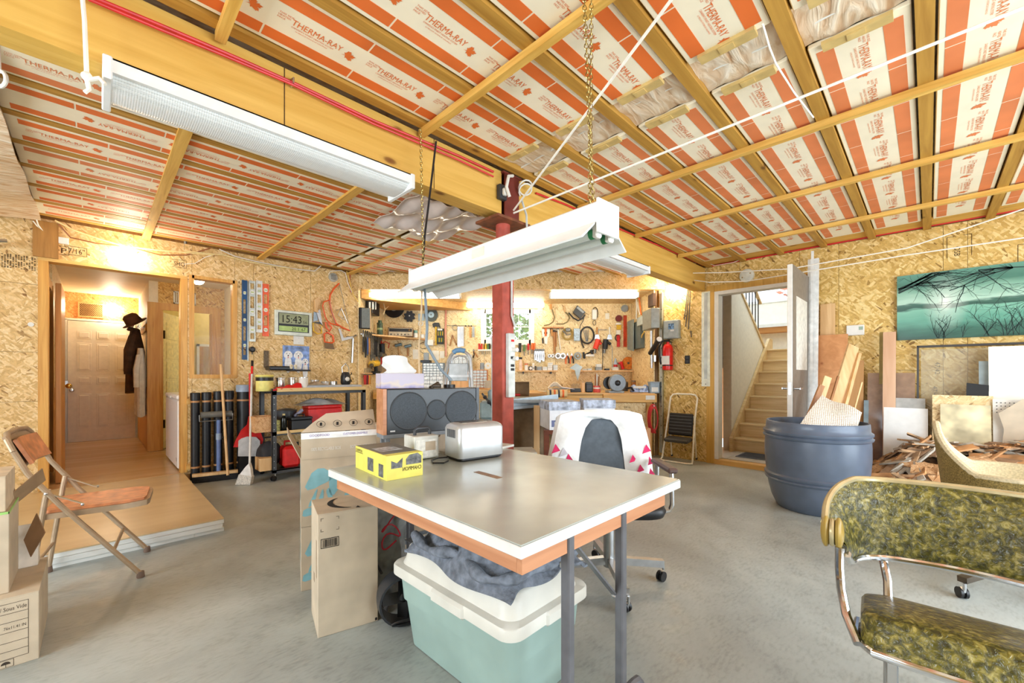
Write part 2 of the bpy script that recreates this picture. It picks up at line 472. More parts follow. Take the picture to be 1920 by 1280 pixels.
def concrete():
    m, nt, b = _new('concrete')
    tc = N(nt, 'ShaderNodeTexCoord')
    n1 = N(nt, 'ShaderNodeTexNoise'); n1.inputs['Scale'].default_value = 1.1; n1.inputs['Detail'].default_value = 6; n1.inputs['Distortion'].default_value = .6
    n2 = N(nt, 'ShaderNodeTexNoise'); n2.inputs['Scale'].default_value = 9; n2.inputs['Detail'].default_value = 6
    n3 = N(nt, 'ShaderNodeTexNoise'); n3.inputs['Scale'].default_value = 90; n3.inputs['Detail'].default_value = 2
    for n in (n1, n2, n3): nt.links.new(tc.outputs['Object'], n.inputs['Vector'])
    r1 = ramp(nt,[(.3, lin((148,152,148))),(.55, lin((174,180,176))),(.75, lin((194,200,196)))])
    nt.links.new(n1.outputs['Fac'], r1.inputs['Fac'])
    mp = N(nt, 'ShaderNodeMapping'); mp.inputs['Scale'].default_value = (26,70,26); mp.inputs['Rotation'].default_value = (0,0,.6); nt.links.new(tc.outputs['Object'], mp.inputs['Vector'])
    n4 = N(nt, 'ShaderNodeTexNoise'); n4.inputs['Scale'].default_value = 1; n4.inputs['Detail'].default_value = 5; nt.links.new(mp.outputs['Vector'], n4.inputs['Vector'])
    av = N(nt, 'ShaderNodeMath', operation='MULTIPLY_ADD'); av.inputs[1].default_value = .55; nt.links.new(n4.outputs['Fac'], av.inputs[0])
    a2 = N(nt, 'ShaderNodeMath', operation='MULTIPLY'); a2.inputs[1].default_value = .45; nt.links.new(n2.outputs['Fac'], a2.inputs[0]); nt.links.new(a2.outputs[0], av.inputs[2])
    r2 = ramp(nt,[(.34,(.74,.74,.73,1)),(.5,(.95,.95,.95,1)),(.62,(1,1,1,1))]); nt.links.new(av.outputs[0], r2.inputs['Fac'])
    mx = N(nt, 'ShaderNodeMix', data_type='RGBA', blend_type='MULTIPLY'); mx.inputs['Factor'].default_value = 1
    nt.links.new(r1.outputs['Color'], mx.inputs['A']); nt.links.new(r2.outputs['Color'], mx.inputs['B'])
    nt.links.new(mx.outputs['Result'], b.inputs['Base Color'])
    r3 = ramp(nt,[(.3,(.30,.30,.30,1)),(.7,(.5,.5,.5,1))]); nt.links.new(n2.outputs['Fac'], r3.inputs['Fac'])
    nt.links.new(r3.outputs['Color'], b.inputs['Roughness'])
    bp = N(nt, 'ShaderNodeBump'); bp.inputs['Strength'].default_value = .08; bp.inputs['Distance'].default_value = .004
    nt.links.new(n3.outputs['Fac'], bp.inputs['Height']); nt.links.new(bp.outputs['Normal'], b.inputs['Normal'])
    return m
CONC = concrete()
def plastic_film():
    m, nt, b = _new('vapour_film')
    tc = N(nt, 'ShaderNodeTexCoord')
    mp = N(nt, 'ShaderNodeMapping'); mp.inputs['Scale'].default_value = (2,7,2); nt.links.new(tc.outputs['Object'], mp.inputs['Vector'])
    n1 = N(nt, 'ShaderNodeTexNoise'); n1.inputs['Scale'].default_value = 2.2; n1.inputs['Detail'].default_value = 5; n1.inputs['Distortion'].default_value = 1.5
    nt.links.new(mp.outputs['Vector'], n1.inputs['Vector'])
    r = ramp(nt,[(.3, lin((196,156,118))),(.5, lin((226,202,172))),(.7, lin((240,228,208)))]); nt.links.new(n1.outputs['Fac'], r.inputs['Fac'])
    nt.links.new(r.outputs['Color'], b.inputs['Base Color']); b.inputs['Roughness'].default_value = .25
    bp = N(nt, 'ShaderNodeBump'); bp.inputs['Strength'].default_value = .6; bp.inputs['Distance'].default_value = .02
    nt.links.new(n1.outputs['Fac'], bp.inputs['Height']); nt.links.new(bp.outputs['Normal'], b.inputs['Normal'])
    return m
FILM = plastic_film()

# ------------------------------------------------------------------ floor
struct(MB().bb(-3.0,6.75,-2.3,6.75,-.12,0).build('floor', CONC))

# ------------------------------------------------------------------ walls
ZT = 2.62
def osb_wall(name, fr, sheets, core, m, th=.012, deep=.12):
    """sheets and core: (x0, x1, z0, z1) rectangles in the wall's own frame; sheets stand proud, the joints show the core"""
    w_ = setting(name, fr.o, fr.a)
    mb = MB()
    for (x0, x1, z0, z1) in core: mb.bb(x0, x1, th, deep, z0,2.70 if z1 == ZT else z1)
    mb.build('wall_core', wood('core_wood',(120,84,34),(150,108,52),2), w_)
    for (x0, x1, z0, z1) in sheets:
        MB().bb(x0 + .0015, x1 - .0015,0, th, z0 + .0015, z1 - .0015).build('osb_sheet', m, w_)
    return w_
xo0, xo1, xw0, xw1, zw0, zw1, zo = -.345,.69,.76,1.164,1.157,2.26,2.23
wl = osb_wall('wall_left', LW,[
    (-3,-1.6,0,1.2),(-3,-1.6,1.2, ZT),(-1.6, xo0 - .02,0,.93),(-1.6, xo0 - .02,.93,1.38),(-1.6, xo0 - .02,1.38,2.0),(-1.6, xo0 - .02,2.0, ZT),
    (xo0 - .02,.28, zo, ZT),(.28, xo1, zo, ZT),(xo1, xw0, zo, ZT),(xo1 + .03, xw0,.1, zo),
    (xw0, xw1,0, zw0),(xw0, xw1, zw1, ZT),(xw1,1.36,0, ZT),(1.36,2.02,0,1.62),(1.36,2.02,1.62, ZT),(2.02,2.69,0,1.5),(2.02,2.69,1.5, ZT)],
    [(-3, xo0,0, ZT),(xo0, xo1, zo + .03, ZT),(xo1 + .03, xw0 - .02,0, ZT),(xw0 - .02, xw1 + .02,0, zw0 - .02),(xw0 - .02, xw1 + .02, zw1 + .02, ZT),(xw1 + .02,2.69,0, ZT)], OSB_W)
rx0, rx1, rzo, rzb = 3.83,4.74,2.255,.065
osb_wall('wall_right', RW,[
    (3.02,3.70,0, ZT),(3.70, rx0,0, ZT),(rx0,4.10, rzo, ZT),(4.10, rx1, rzo, ZT),(rx1,5.1,0, ZT),(5.1,5.9,1.22, ZT),(5.1,5.9,0,1.22),
    (5.9,6.06,0, ZT),(6.06,7.28,0,1.22),(6.06,7.28,1.22, ZT),(7.28,8.0,0, ZT)],
    [(3.02, rx0 - .03,0, ZT),(rx0 - .03, rx1 + .03, rzo + .03, ZT),(rx1 + .03,8.0,0, ZT)], OSB_R)
# workshop alcove: back, two sides
bx0, bx1, bz0, bz1 = -.479,.323,1.75,2.265
osb_wall('wall_back', BW,[
    (-2.2,-1.45,0,2.42),(-1.45, bx0,0,1.2),(-1.45, bx0,1.2,2.42),(bx0, bx1,0, bz0),(bx0, bx1, bz1,2.42),(bx1,.75,0,2.42),(.75,2.06,0,1.3),(.75,2.06,1.3,2.42)],
    [(-2.3, bx0 - .02,0,2.5),(bx0 - .02, bx1 + .02,0, bz0 - .02),(bx0 - .02, bx1 + .02, bz1 + .02,2.5),(bx1 + .02,2.2,0,2.5)], OSB_P)
osb_wall('wall_alcove_left', AL,[(-.03,.6,0,1.5),(-.03,.6,1.5,2.42),(.6,1.2,0,2.42)],[(.0,1.2,0,2.5)], OSB_P)
osb_wall('wall_alcove_right', AR,[(-.6,0,0,2.42),(0,.55,0,2.42)],[(-.6,.5,0,2.5)], OSB_P)
# header over the alcove mouth, its lower edge board, the alcove's own ceiling, and the boxed-in duct at its left
hd = setting('wall_header', HD.o, HD.a)
for (a, b) in ((-2.42,-.6),(-.6,.9),(.9,2.2)):
    MB().bb(a + .002, b - .002,0,.012,2.405,2.66).build('osb_sheet', OSB_W, hd)
MB().bb(-2.42,2.2,.012,.10,2.405,2.66).build('header_core', PINE, hd)
struct(MB().bb(-2.35,2.2,.101,1.32,2.405,2.45).build('ceiling_alcove', OSB_P, None, HD.o, HD.a))
dk = MB().prism([(-2.19,.05),(-.69,1.19),(-2.19,1.19)],2.285,2.404)
struct(dk.build('trim_1', wood('duct_board',(206,148,74),(234,186,112),0,.5,16), None, HD.o, HD.a))
# walls out of the picture that close the room, with a wide garage door opening and a window for the daylight
PLAIN = mat('plain_wall',(226,196,140),.7)
cw = MB()
cw.bb(-3,.2,-2.32,-2.2,0, ZT).bb(5.0,5.92,-2.32,-2.2,0, ZT).bb(.2,5.0,-2.32,-2.2,2.25, ZT)
struct(cw.build('wall_front', PLAIN))
cw = MB()
cw.bb(-3.12,-3,-2.32,.2,0, ZT).bb(-3.12,-3,.2,3.6,0,.7).bb(-3.12,-3,.2,3.6,2.2, ZT).bb(-3.12,-3,3.6,5.92,0, ZT)
struct(cw.build('wall_side', PLAIN))
struct(MB().bb(-8,10,-12,-2.32,-.14,-.02).build('ground', mat('driveway_gravel',(178,172,160),.9, var=.15, ns=30)))

# ------------------------------------------------------------------ ceiling: film, joists, heating panels, straps
ceil = struct(MB().bb(-3.1,5.9,-2.3,6.7,2.70,2.76).build('ceiling', FILM))
ZJ = 2.60
YB0, YB1 = 2.12,2.27                       # the beam's two faces
def xend(y):                                # where the alcove header cuts the ceiling off
    return min(5.79,8.44 - y)
J1 = [.01 + .409 * k for k in range(-5,6)]
J2 = [2.31 + .409 * k for k in range(0,9)]
for y in J1 + J2:
    xe = xend(y + .03) if y > 2.2 else 5.79
    MB().bb(-2.95, xe, y - .029, y + .029, ZJ,2.70).build('joist', JOIST, ceil)
LEAF = [(0,-.5),(.03,-.22),(.28,-.27),(.24,-.17),(.5,.02),(.43,.06),(.47,.2),(.33,.17),(.29,.24),(.15,.1),(.2,.36),(.11,.31),(0,.5)]
LEAF = LEAF + [(-x, y) for (x, y) in LEAF[-2:0:-1]]
PER = .372
def leaf_mesh(mb, x, y, s, rot):
    # fan of triangles around the middle: a maple leaf outline
    c, sn = math.cos(rot), math.sin(rot)
    P = [(x + s * (a * c - b * sn), y + s * (a * sn + b * c),0) for a, b in LEAF]
    n = len(P)
    mb.add(P + [(x, y,0)],[(i,(i + 1) % n, n) for i in range(n)])
CREAM = mat('panel_cream',(244,232,204),.55, var=.02, ns=6)
ORANGE = mat('print_orange',(226,112,48),.6, var=.05, ns=4)
ORANGE2 = mat('print_orange_pale',(222,128,78),.6, var=.05, ns=4)
PRN = {}
def print_mesh(L, wd):
    """the maker's print down one panel, facing down"""
    key = round(L,2)
    if key in PRN: return PRN[key]
    mb = MB(); st = MB()
    n = int((L - .08) / PER); x0 = .05
    k = 0; x = x0
    while x < L - .06:
        x1 = min(x + PER - .008, L - .04)
        for sgn in (-1,1):
            st.bb(x, x1, sgn * .112 - .031, sgn * .112 + .031,-.0012,0)
        if x1 - x > PER * .8:
            t = MB()
            t.text('THERMA-RAY',.034,(x + .075,-.004,0), None,0, False,.205)
            t.text("CANADA'S FINEST HEATING SYSTEM",.009,(x + .08,-.020,0), None,0, False,.17)
            t.text('LE MEILLEUR SYSTEME DE CHAUFFAGE',.006,(x + .10,-.034,0), None,0, False,.13)
            t.text('THIS SIDE',.009,(x + .022,.028,0)); t.text('HEATED',.009,(x + .022,.014,0)); t.text('FACE',.009,(x + .022,0,0))
            leaf_mesh(t, x + .315,-.006,.062,-1.2)
            mb.add(t.V, t.Fc,0, Matrix.Translation((0,0,-.0012)) @ FLAT)
        x += PER
    st.add(mb.V, mb.Fc,0)
    PRN[key] = st
    return st
PMESH = {}
def panel(x0, x1, y, flip=False, z=2.614, pale=False, clip=None, ends=0):
    L = x1 - x0; wd = .333; key = (round(L,2), pale)
    if key not in PMESH:
        a = MB().bb(0, L,-wd / 2, wd / 2,0,.022, bev=.004).build('heating_panel', CREAM)
        b = print_mesh(L, wd).build('print', ORANGE2 if pale else ORANGE, None, smooth=False)
        PMESH[key] = (a, b); first = True
    else: first = False
    a, b = PMESH[key]
    if not first: a = a.copy(); COL.objects.link(a); b = b.copy(); COL.objects.link(b)
    a.parent = ceil; b.parent = a
    a.location = (x0, y, z) if not flip else (x1, y, z)
    a.rotation_euler = (0,0, PI if flip else 0)
    if clip is not None:                   # folded metal end cap of the panel's connection box
        c = MB().bb(-.028,.028,-.115,.115,-.016,0).bb(-.02,.02,-.03,.03,-.02,-.016)
        lx = (L - .012) if (clip > 0) != flip else .012
        c.build('end_clip', mat('clip_tan',(206,176,112),.5) if not pale or ends else mat('clip_grey',(206,214,212),.45), a,(lx,0,0))
    return a
for k in range(len(J1) - 1):
    y = (J1[k] + J1[k + 1]) / 2
    if y > -1.9:
        panel(-.3,1.96, y, False, clip=1)
        panel(2.24,5.48, y, False, pale=True, clip=-1, ends=1)
for k in range(len(J2) - 1):
    y = (J2[k] + J2[k + 1]) / 2
    if k < 8:
        panel(-.36,2.2, y, k % 2 == 0,2.602, pale=k % 3 == 1)
        xe = xend(y + .2) - .05
        if xe - 2.3 > .3: panel(2.26,2.26 + round(xe - 2.26,1), y, k % 2 == 1,2.602, pale=k % 3 == 2)
y = (J2[-1] + 5.80) / 2
for k in range(2, len(J1) - 1):
    y0, y1 = J1[k] + .03, J1[k + 1] - .03
    MB().sheet(lambda u, v: (1.965 + .27 * u, y0 + (y1 - y0) * v,2.632 + .006 * math.sin(9 * u + 14 * v + k)),6,10,.004).build('film_strip', FILM, ceil)
    MB().bb(5.49,5.785, y0, y1,2.632,2.642).build('end_board', STRAP, ceil)
# straps nailed under the joists (short way of the room)
SX1 = [(.37,-2.2,2.10),(1.35,-2.2,2.10),(2.90,-2.2,2.10),(3.88,-2.2,2.10),(4.90,-2.2,2.10)]
for (x, a, b) in SX1: MB().bb(x - .019, x + .019, a, b, ZJ - .036, ZJ).build('strap', STRAP, ceil)
for (x, a, b) in ((.37,2.29,5.79),(1.42,2.29,5.79),(2.52,2.29,5.79),(3.55,2.29,4.8)):
    MB().bb(x - .032, x + .032, a, b, ZJ - .02, ZJ).build('strap', STRAP, ceil)
# plastic-wrapped insulation past the panel ends
fb = MB().sheet(lambda u, v: (-1.9 + 1.55 * u,2.5 + 3.2 * v,2.57 + .025 * math.sin(9 * u + 5 * v) + .02 * math.sin(23 * v)),14,24,.01)
fb.build('insulation_wrap', FILM, ceil)
def film2(u, v):
    return (1.75 + .75 * u,2.75 + .75 * v,2.545 + .035 * math.sin(9 * u + 4 * v) * math.sin(7 * v) + .012 * math.sin(31 * u) - .03 * math.sin(PI * u) * v)
MB().sheet(film2,26,26,.003).build('torn_film', mat('torn_film',(214,200,192),.12, var=.08, ns=5, bump=.25, bs=16), ceil)
MB().bb(2.0,2.35,4.36,4.39,2.598,2.6015).build('dark_slot', BLACK, ceil)
# beam: three plies, in two lengths, and its saddle on the steel post
ZB = 2.30
bm_ = setting('beam_1',(0,0,0))
px_post = c2w(-.066,3.038)
for (x0, x1) in ((-2.95, px_post.x - .085),(px_post.x + .085,5.79)):
    for i in range(3):
        MB().bb(x0, x1, YB0 + .05 * i + .001, YB0 + .05 * (i + 1) - .001, ZB + (.0 if i == 0 else .006 * (i - 1) + .004),2.60).build('beam_ply', BEAMW, bm_)
# crisp joint lines in the near ply are real butt joints: thin dark gaps
MB().bb(.62,.624, YB0 - .0006, YB0 + .0005, ZB,2.60).bb(1.45,1.454, YB0 - .0006, YB0 + .0005, ZB,2.60).build('butt_joint', STAMP, bm_)
RUSTY = mat('red_oxide',(172,78,64),.5, var=.1, ns=14)
pst = thing('steel_post', 'red oxide steel post under the timber beam with a plate and saddle on top', 'post',(px_post.x, px_post.y,0))
# square tube below, turned with the beam; round pipe neck below the plate
h = .058
MB().bb(-h, h,-h, h,0,1.95, bev=.006).build('shaft', RUSTY, pst)
MB().cyl((0,0,1.95),(0,0,2.26),.052, n=20).build('neck', RUSTY, pst)
MB().bb(-.16,.16,-.12,.12,2.26,2.278).build('top_plate', mat('rust_dark',(122,70,44),.6, var=.15), pst)
MB().bb(-.07,.07,-.095,-.083,2.278,2.60).bb(-.07,.07,.083,.095,2.278,2.60).bb(-.006,.006,-.083,.083,2.278,2.60).bb(-.09,.09,-.1,.1,2.585,2.597).build('saddle', mat('rust_red',(112,44,34),.5), pst)
MB().bb(-.13,.13,-.13,.13,0,.012).build('base_plate', RUSTY, pst)
# ------------------------------------------------------------------ hall behind the left wall
TAN = wood('hall_vinyl',(190,148,98),(212,174,124),0,.18,3)
struct(MB().bb(-.36,1.45,5.81,9.75,.0,.096).build('floor_hall', TAN))
PLY = wood('platform_ply',(196,166,120),(214,188,144),0,.28,3)
pf = thing('step_platform', 'low tan plywood platform with stacked white edge boards before the hall opening', 'platform',(.683,3.743,0))
MB().bb(-1.4,0,0,2.03,.088,.096).build('deck', PLY, pf)
WBOARD = wood('white_board',(214,214,208),(238,238,232),0,.5,14)
for i,(z0, z1) in enumerate(((.0,.028),(.03,.059),(.061,.087))):
    o_ = (.004,-.012,.0)[i]
    MB().bb(-1.4,-.18 if i == 0 else o_ - .0, o_,.04 + o_, z0, z1).build('edge_board', WBOARD, pf)
    MB().bb(-.04,0 + o_ * 0,.042,2.03, z0, z1).build('edge_board', WBOARD, pf)
MB().bb(-.178,0,.006,.04,0,.028).build('edge_board', WBOARD, pf)
MB().bb(-1.36,-.045,.045,2.03,.0,.086).build('core', PINE, pf)
HALLP = mat('hall_plaster',(240,226,200),.6, var=.03)
ZC = 2.5
struct(MB().bb(-.36,1.5,5.93,9.8, ZC, ZC + .05).build('ceiling_hall', mat('hall_ceiling',(242,226,196),.55, var=.03, ns=2)))
struct(MB().bb(-.345,.69,6.6,6.68, ZC - .07, ZC - .001).build('trim_2', mat('hall_ceiling',()), None))
hl = Fr((-.345,0),90)
wh = setting('wall_hall_left', hl.o, hl.a)
MB().bb(5.93,9.8,.03,.12,0, ZC).build('wall_core', HALLP, wh)
MB().bb(5.93,6.02,0,.03,.1,2.2).bb(6.86,6.98,-.015,.03,.1,2.16).bb(6.02,6.98,-.005,.03,2.1,2.2).build('casing', TRIMW, wh)
MB().bb(6.98,9.6,.004,.03,.1,1.02).build('wainscot', TRIMW, wh)
MB().bb(6.98,9.6,.0,.03,1.02, ZC).build('osb_sheet', OSB_P, wh)
MB().bb(7.5,7.58,-.02,.004,.1,2.05).bb(8.45,8.53,-.02,.004,.1,2.05).bb(7.5,8.53,-.02,.004,2.0,2.09).build('casing', TRIMW, wh)
MB().bb(7.58,8.45,-.008,.004,.1,2.0).build('closet_door', wood('oak_door',(186,122,52),(214,154,78),2,.35,14), wh)
d1 = setting('door_1',(-.28,6.09,.1),0)
MB().bb(0,.04,0,.74,0,1.98, bev=.004).build('leaf', wood('oak_door',()), d1)
MB().sphere((.07,.68,.95),.028).cyl((.04,.68,.95),(.07,.68,.95),.012).build('knob', mat('brass',(206,164,80),.25,1.0), d1)
# end wall of the hall with the panelled door
he = setting('wall_hall_end',(0,9.69,0))
MB().bb(-.5,.7,.1,.14,0, ZC).build('backing', HALLP, he)  # added behind the door wall to stop light leaking in round the door
MB().bb(-.4,.6,0,.1,2.08, ZC).bb(.51,.6,0,.1,0,2.08).build('osb_sheet', osb('osb_lamp_tinted',(170,96,44),(214,138,74),(230,160,92),(242,184,122)), he)  # orange of the lamplight is put into this board's colour
MB().bb(-.345,-.315,-.02,.1,.096,2.06).bb(.495,.53,-.02,.1,.096,2.06).bb(-.345,.53,-.02,.1,2.05,2.08).build('door_frame', WHITE, he)
d2 = setting('door_2',(-.312,9.66,.1),0)
DW, DH = .80,1.94
DP = mat('door_paint',(232,222,206),.42, var=.02)
MB().bb(0, DW,0,.035,0, DH).build('leaf', DP, d2)
rows = [(1 - 85 / 580,1 - 45 / 580),(1 - 240 / 580,1 - 105 / 580),(1 - 305 / 580,1 - 265 / 580),(1 - 515 / 580,1 - 350 / 580)]
PNL = None
for (a, b) in rows:
    for k in range(3):
        x0 = .10 + k * .222
        q = MB(); zz0, zz1 = a * DH, b * DH
        # raised field inside a sunk border
        q.bb(x0, x0 + .165,-.004,0, zz0, zz1, bev=.004).bb(x0 + .025, x0 + .14,-.010,-.003, zz0 + .025, zz1 - .025, bev=.006)
        q.build('door_panel', DP, d2)
MB().lathe([(.03,0),(.03,.006),(.012,.012),(.012,.03),(.026,.045),(.028,.06),(.018,.07),(.001,.072)],(.045,0,.83),14,0, rotm(PI / 2)).build('knob', STEEL, d2)
MB().box((-.012,-.004,.95),(.03,.012,.06)).build('strike', STEEL, d2)
# grille over the door
gz = thing('wall_grille', 'rectangular expanded-metal vent grille above the panelled hall door', 'vent',(.03 - .2,9.685,2.13))
MB().bb(-.03,.27,-.012,0,-.02,0).bb(-.03,.27,-.012,0,.2,.22).bb(-.03,-.012,-.012,0,0,.2).bb(.252,.27,-.012,0,0,.2).build('frame', mat('vent_tan',(206,164,106),.5), gz)
MB().bb(-.012,.252,-.003,-.001,0,.2).build('backing', mat('vent_dark',(96,62,26),.8), gz)
mm = MB()
for i in range(-6,16):
    for sgn in (1,-1):
        xa = i * .024; pts = []
        t0 = max(0,(0 - (xa if sgn > 0 else xa)) / (.75 * sgn)) if sgn > 0 else 0
        a = (xa,-.008,0.0); b = (xa + sgn * .15,-.008,.2)
        # clip to the frame
        def cl(p, q):
            P, Q = Vector(p), Vector(q)
            for lim, s_ in ((-.012,1),(.252,-1)):
                if (P.x - lim) * s_ < 0 and (Q.x - lim) * s_ < 0: return None
                if (P.x - lim) * s_ < 0: P = P + (Q - P) * ((lim - P.x) / (Q.x - P.x))
                if (Q.x - lim) * s_ < 0: Q = Q + (P - Q) * ((lim - Q.x) / (P.x - Q.x))
            return P, Q
        r_ = cl(a, b)
        if r_: mm.bar(r_[0], r_[1],.003,.003,(0,1,0))
mm.build('mesh', mat('vent_tan',()), gz)
def globe(fr_o, rotz, label, r=.085, power=85, col=(255,214,150)):
    """a bare bulb in a round porcelain holder on a wall"""
    t = thing('globe_lamp', label, 'lamp', fr_o, rotz, 'bare globe lamps')
    MB().lathe([(r * .75,0),(r * .75,.012),(r * .4,.035),(r * .35,.05)],(0,0,0),16,0, rotm(PI / 2)).build('holder', WHITE, t)
    MB().sphere((0,-.04 - r * .7,0), r,18).build('bulb', mat('bulb_glow',(255,244,225),.4, emit=(255,238,206), es=power), t)
    return t
globe((LW.p(241,484)[0],5.798, LW.p(241,484)[1]),0, 'glowing round bulb on the board above the hall opening',.07)
globe((.03 + .17,9.66,2.26),0, 'glowing bulb over the panelled door at the end of the hall',.075)
x_, z_ = RW.p(1265,545)
globe(RW.world((x_,-.002, z_)), RW.a, 'glowing round bulb above the fire extinguisher',.075)
def ceiling_globe(loc, label, power):
    t = thing('ceiling_lamp', label, 'lamp', loc)
    MB().lathe([(.07,0),(.07,.02)],(0,0,-.02),16).build('base', WHITE, t); MB().sphere((0,0,-.08),.07,14).build('bulb', mat('bulb_warm',(255,244,225),.4, emit=(255,240,212), es=power), t)
ceiling_globe((.95,6.75, ZC), 'glowing ceiling bulb above the chest freezer',34)
ceiling_globe((1.5,8.45,2.42), 'added unseen bulb lighting the yellow room beyond the inner doorway',34)  # this second bulb is added to brighten the inner room
# passage side wall (coats), wall with the inner doorway, side wall of the lobby
ps = setting('wall_passage',(.53,0,0))
MB().bb(0,.1,7.75,9.69,0, ZC).build('wall_core', HALLP, ps)
MB().bb(-.012,0,7.77,9.66,.1,1.0).build('wainscot', TRIMW, ps)
MB().bb(-.018,.12,7.735,7.765,.1,2.2).build('corner_trim', TRIMW, ps)
wi = setting('wall_lobby',(0,7.75,0))
MB().bb(.63,.669,0,.1,0, ZC).bb(1.258,1.5,0,.1,0, ZC).bb(.669,1.258,0,.1,2.12, ZC).build('osb_sheet', osb('osb_gold',(140,92,30),(196,142,60),(220,172,86),(240,204,128)), wi)
MB().bb(.545,.669,-.02,.0,.1,2.20).bb(1.258,1.37,-.02,0,.1,2.20).bb(.669,1.258,-.02,0,2.1,2.20).build('casing', TRIMW, wi)
MB().bb(.669,.685,0,.1,.1,2.1).bb(1.242,1.258,0,.1,.1,2.1).build('jamb', TRIMW, wi)
vt = thing('wall_register', 'white slatted air register high on the board above the inner doorway', 'vent',(.93,7.748,2.30))
MB().bb(-.13,.13,-.012,0,-.09,-.075).bb(-.13,.13,-.012,0,.075,.09).bb(-.13,-.115,-.012,0,-.09,.09).bb(.115,.13,-.012,0,-.09,.09).build('frame', WHITE, vt)
for i in range(9):
    MB().box((-.1 + i * .025,-.006,0),(.012,.012,.15), rotm(0,0,.5)).build('louver', WHITE, vt)
struct(MB().bb(1.42,1.5,5.93,7.75,0, ZC).build('wall_lobby_side', mat('lobby_wall',(240,226,190),.6, var=.03)))
YEL = mat('yellow_room',(232,212,138),.6, var=.03)
struct(MB().bb(.64,2.4,9.0,9.1,0, ZC).bb(2.35,2.4,7.9,9.0,0, ZC).bb(.631,.66,7.86,9.0,0, ZC).bb(.64,2.4,7.86,9.1,2.42,2.5).build('wall_inner_room', YEL))
struct(MB().bb(.64,2.4,7.86,9.0,0,.096).build('floor_inner_room', TAN))
d3 = setting('door_3',(.70,7.88,.1), math.radians(62))
MB().bb(0,.56,0,.035,0,1.98).build('leaf', mat('cream_door',(236,216,150),.4), d3)
for k in range(6):
    MB().bb(.08,.48,-.008,0,.15 + k * .29,.15 + k * .29 + .25, bev=.006).build('door_panel', mat('cream_door',()), d3)
MB().cyl((.5,-.05,.82),(.5,0,.82),.01).cyl((.42,-.05,.82),(.51,-.05,.82),.009).build('lever', mat('bronze',(64,50,36),.35,.8), d3)
MB().bb(-.01,.01,-.02,.0,1.6,1.72).bb(-.01,.01,-.02,0,.3,.42).build('hinge', mat('bronze',()), d3)
mr = thing('wall_mirror', 'white-framed mirror on the yellow wall seen past the inner doorway', 'mirror',(1.5,8.985,1.05))
MB().bb(-.26,.26,-.02,0,.62,.66).bb(-.26,-.22,-.02,0,-.5,.66).bb(.22,.26,-.02,0,-.5,.66).build('frame', WHITE, mr)
MB().bb(-.22,.22,-.012,-.006,-.5,.62).build('glass', mat('mirror_glass',(226,214,170),.06,1.0), mr)
# chest freezer
fz = thing('chest_freezer', 'white chest freezer standing in the hall beside the opening post', 'freezer',(.65,5.95,.096))
FRZ = mat('freezer_white',(240,240,238),.3, var=.015)
MB().bb(0,.72,0,1.1,.02,.79, bev=.012).build('body', FRZ, fz)
MB().bb(-.008,.73,-.006,1.106,.795,.85, bev=.015).build('lid', FRZ, fz)
MB().bb(-.02,-.006,.45,.65,.80,.83, bev=.005).build('handle', WHITE, fz)
MB().bb(-.004,0,.05,.08,.1,.14).build('badge', STEEL, fz)
# coats and hats on hooks
hk = thing('coat_rail', 'short wooden coat rail with metal hooks on the hall passage wall', 'coat rail',(.528,7.95,1.86))
MB().bb(-.02,0,0,.9,-.05,.05, bev=.004).build('board', TRIMW, hk)
for k in range(4):
    y_ = .1 + .23 * k
    MB().tube([(-.02, y_,0),(-.06, y_,-.005),(-.075, y_,.03),(-.075, y_,.06)],.006,6).build('hook', STEEL, hk)
def garment(name, label, loc, w0, w1, dp, h, m, seed, cat):
    rnd = random.Random(seed)
    ph = [rnd.uniform(0,6) for _ in range(4)]
    mb = MB(); nu, nv = 28,14; vs, fs = [],[]
    for j in range(nv + 1):
        v = j / nv
        hw = w0 + (w1 - w0) * min(1, v * 1.4) ** .6
        if v < .06: hw *= .45 + v * 9
        for i in range(nu):
            a = 2 * PI * i / nu
            f = 1 + .10 * math.sin(5 * a + ph[0] + 2 * v) * v + .05 * math.sin(9 * a + ph[1])
            vs.append((dp * math.cos(a) * f * (.5 + .5 * min(1, v * 3)), hw * math.sin(a) * f,-h * v - .02 * v * math.sin(2 * a + ph[2])))
    for j in range(nv):
        for i in range(nu): fs.append((j * nu + i,(j + 1) * nu + i,(j + 1) * nu + (i + 1) % nu, j * nu + (i + 1) % nu))
    fs.append(list(range(nu))); fs.append([nv * nu + i for i in range(nu)][::-1])
    mb.add(vs, fs)
    return mb, loc
BRN = mat('brown_coat',(74,52,34),.85, var=.15, ns=12, bump=.2, bs=120)
ct = thing('jacket', 'dark brown jacket hanging on the hall hooks', 'jacket',(.41,8.2,1.84))
mb, _ = garment('j', '', None,.10,.19,.10,.92, BRN,3, 'jacket'); mb.build('body', BRN, ct)
MB().tube([(-.02,.1,-.1),(-.06,.19,-.3),(-.07,.2,-.62)],[.05,.06,.05],10).build('sleeve', BRN, ct)
MB().tube([(-.02,-.1,-.1),(-.07,-.19,-.32),(-.08,-.19,-.66)],[.05,.06,.05],10).build('sleeve', BRN, ct)
MB().tube([(.03,-.07,-.02),(-.06,-.05,.0),(-.07,.05,0),(.03,.07,-.02)],.025,8).build('collar', BRN, ct)
sh = thing('shirt', 'white shirt hanging below the brown jacket in the hall', 'shirt',(.45,7.86,1.55))
WSH = mat('white_cloth',(232,226,214),.8, var=.04, bump=.1)
mb, _ = garment('s', '', None,.06,.10,.06,.95, WSH,5, 'shirt'); mb.build('body', WSH, sh)
MB().tube([(-.02,-.06,-.1),(-.05,-.1,-.3),(-.05,-.11,-.55)],[.03,.035,.03],8).build('sleeve', WSH, sh)
ht = thing('felt_hat', 'brown felt hat on top of the coat rail', 'hat',(.40,8.12,1.93))
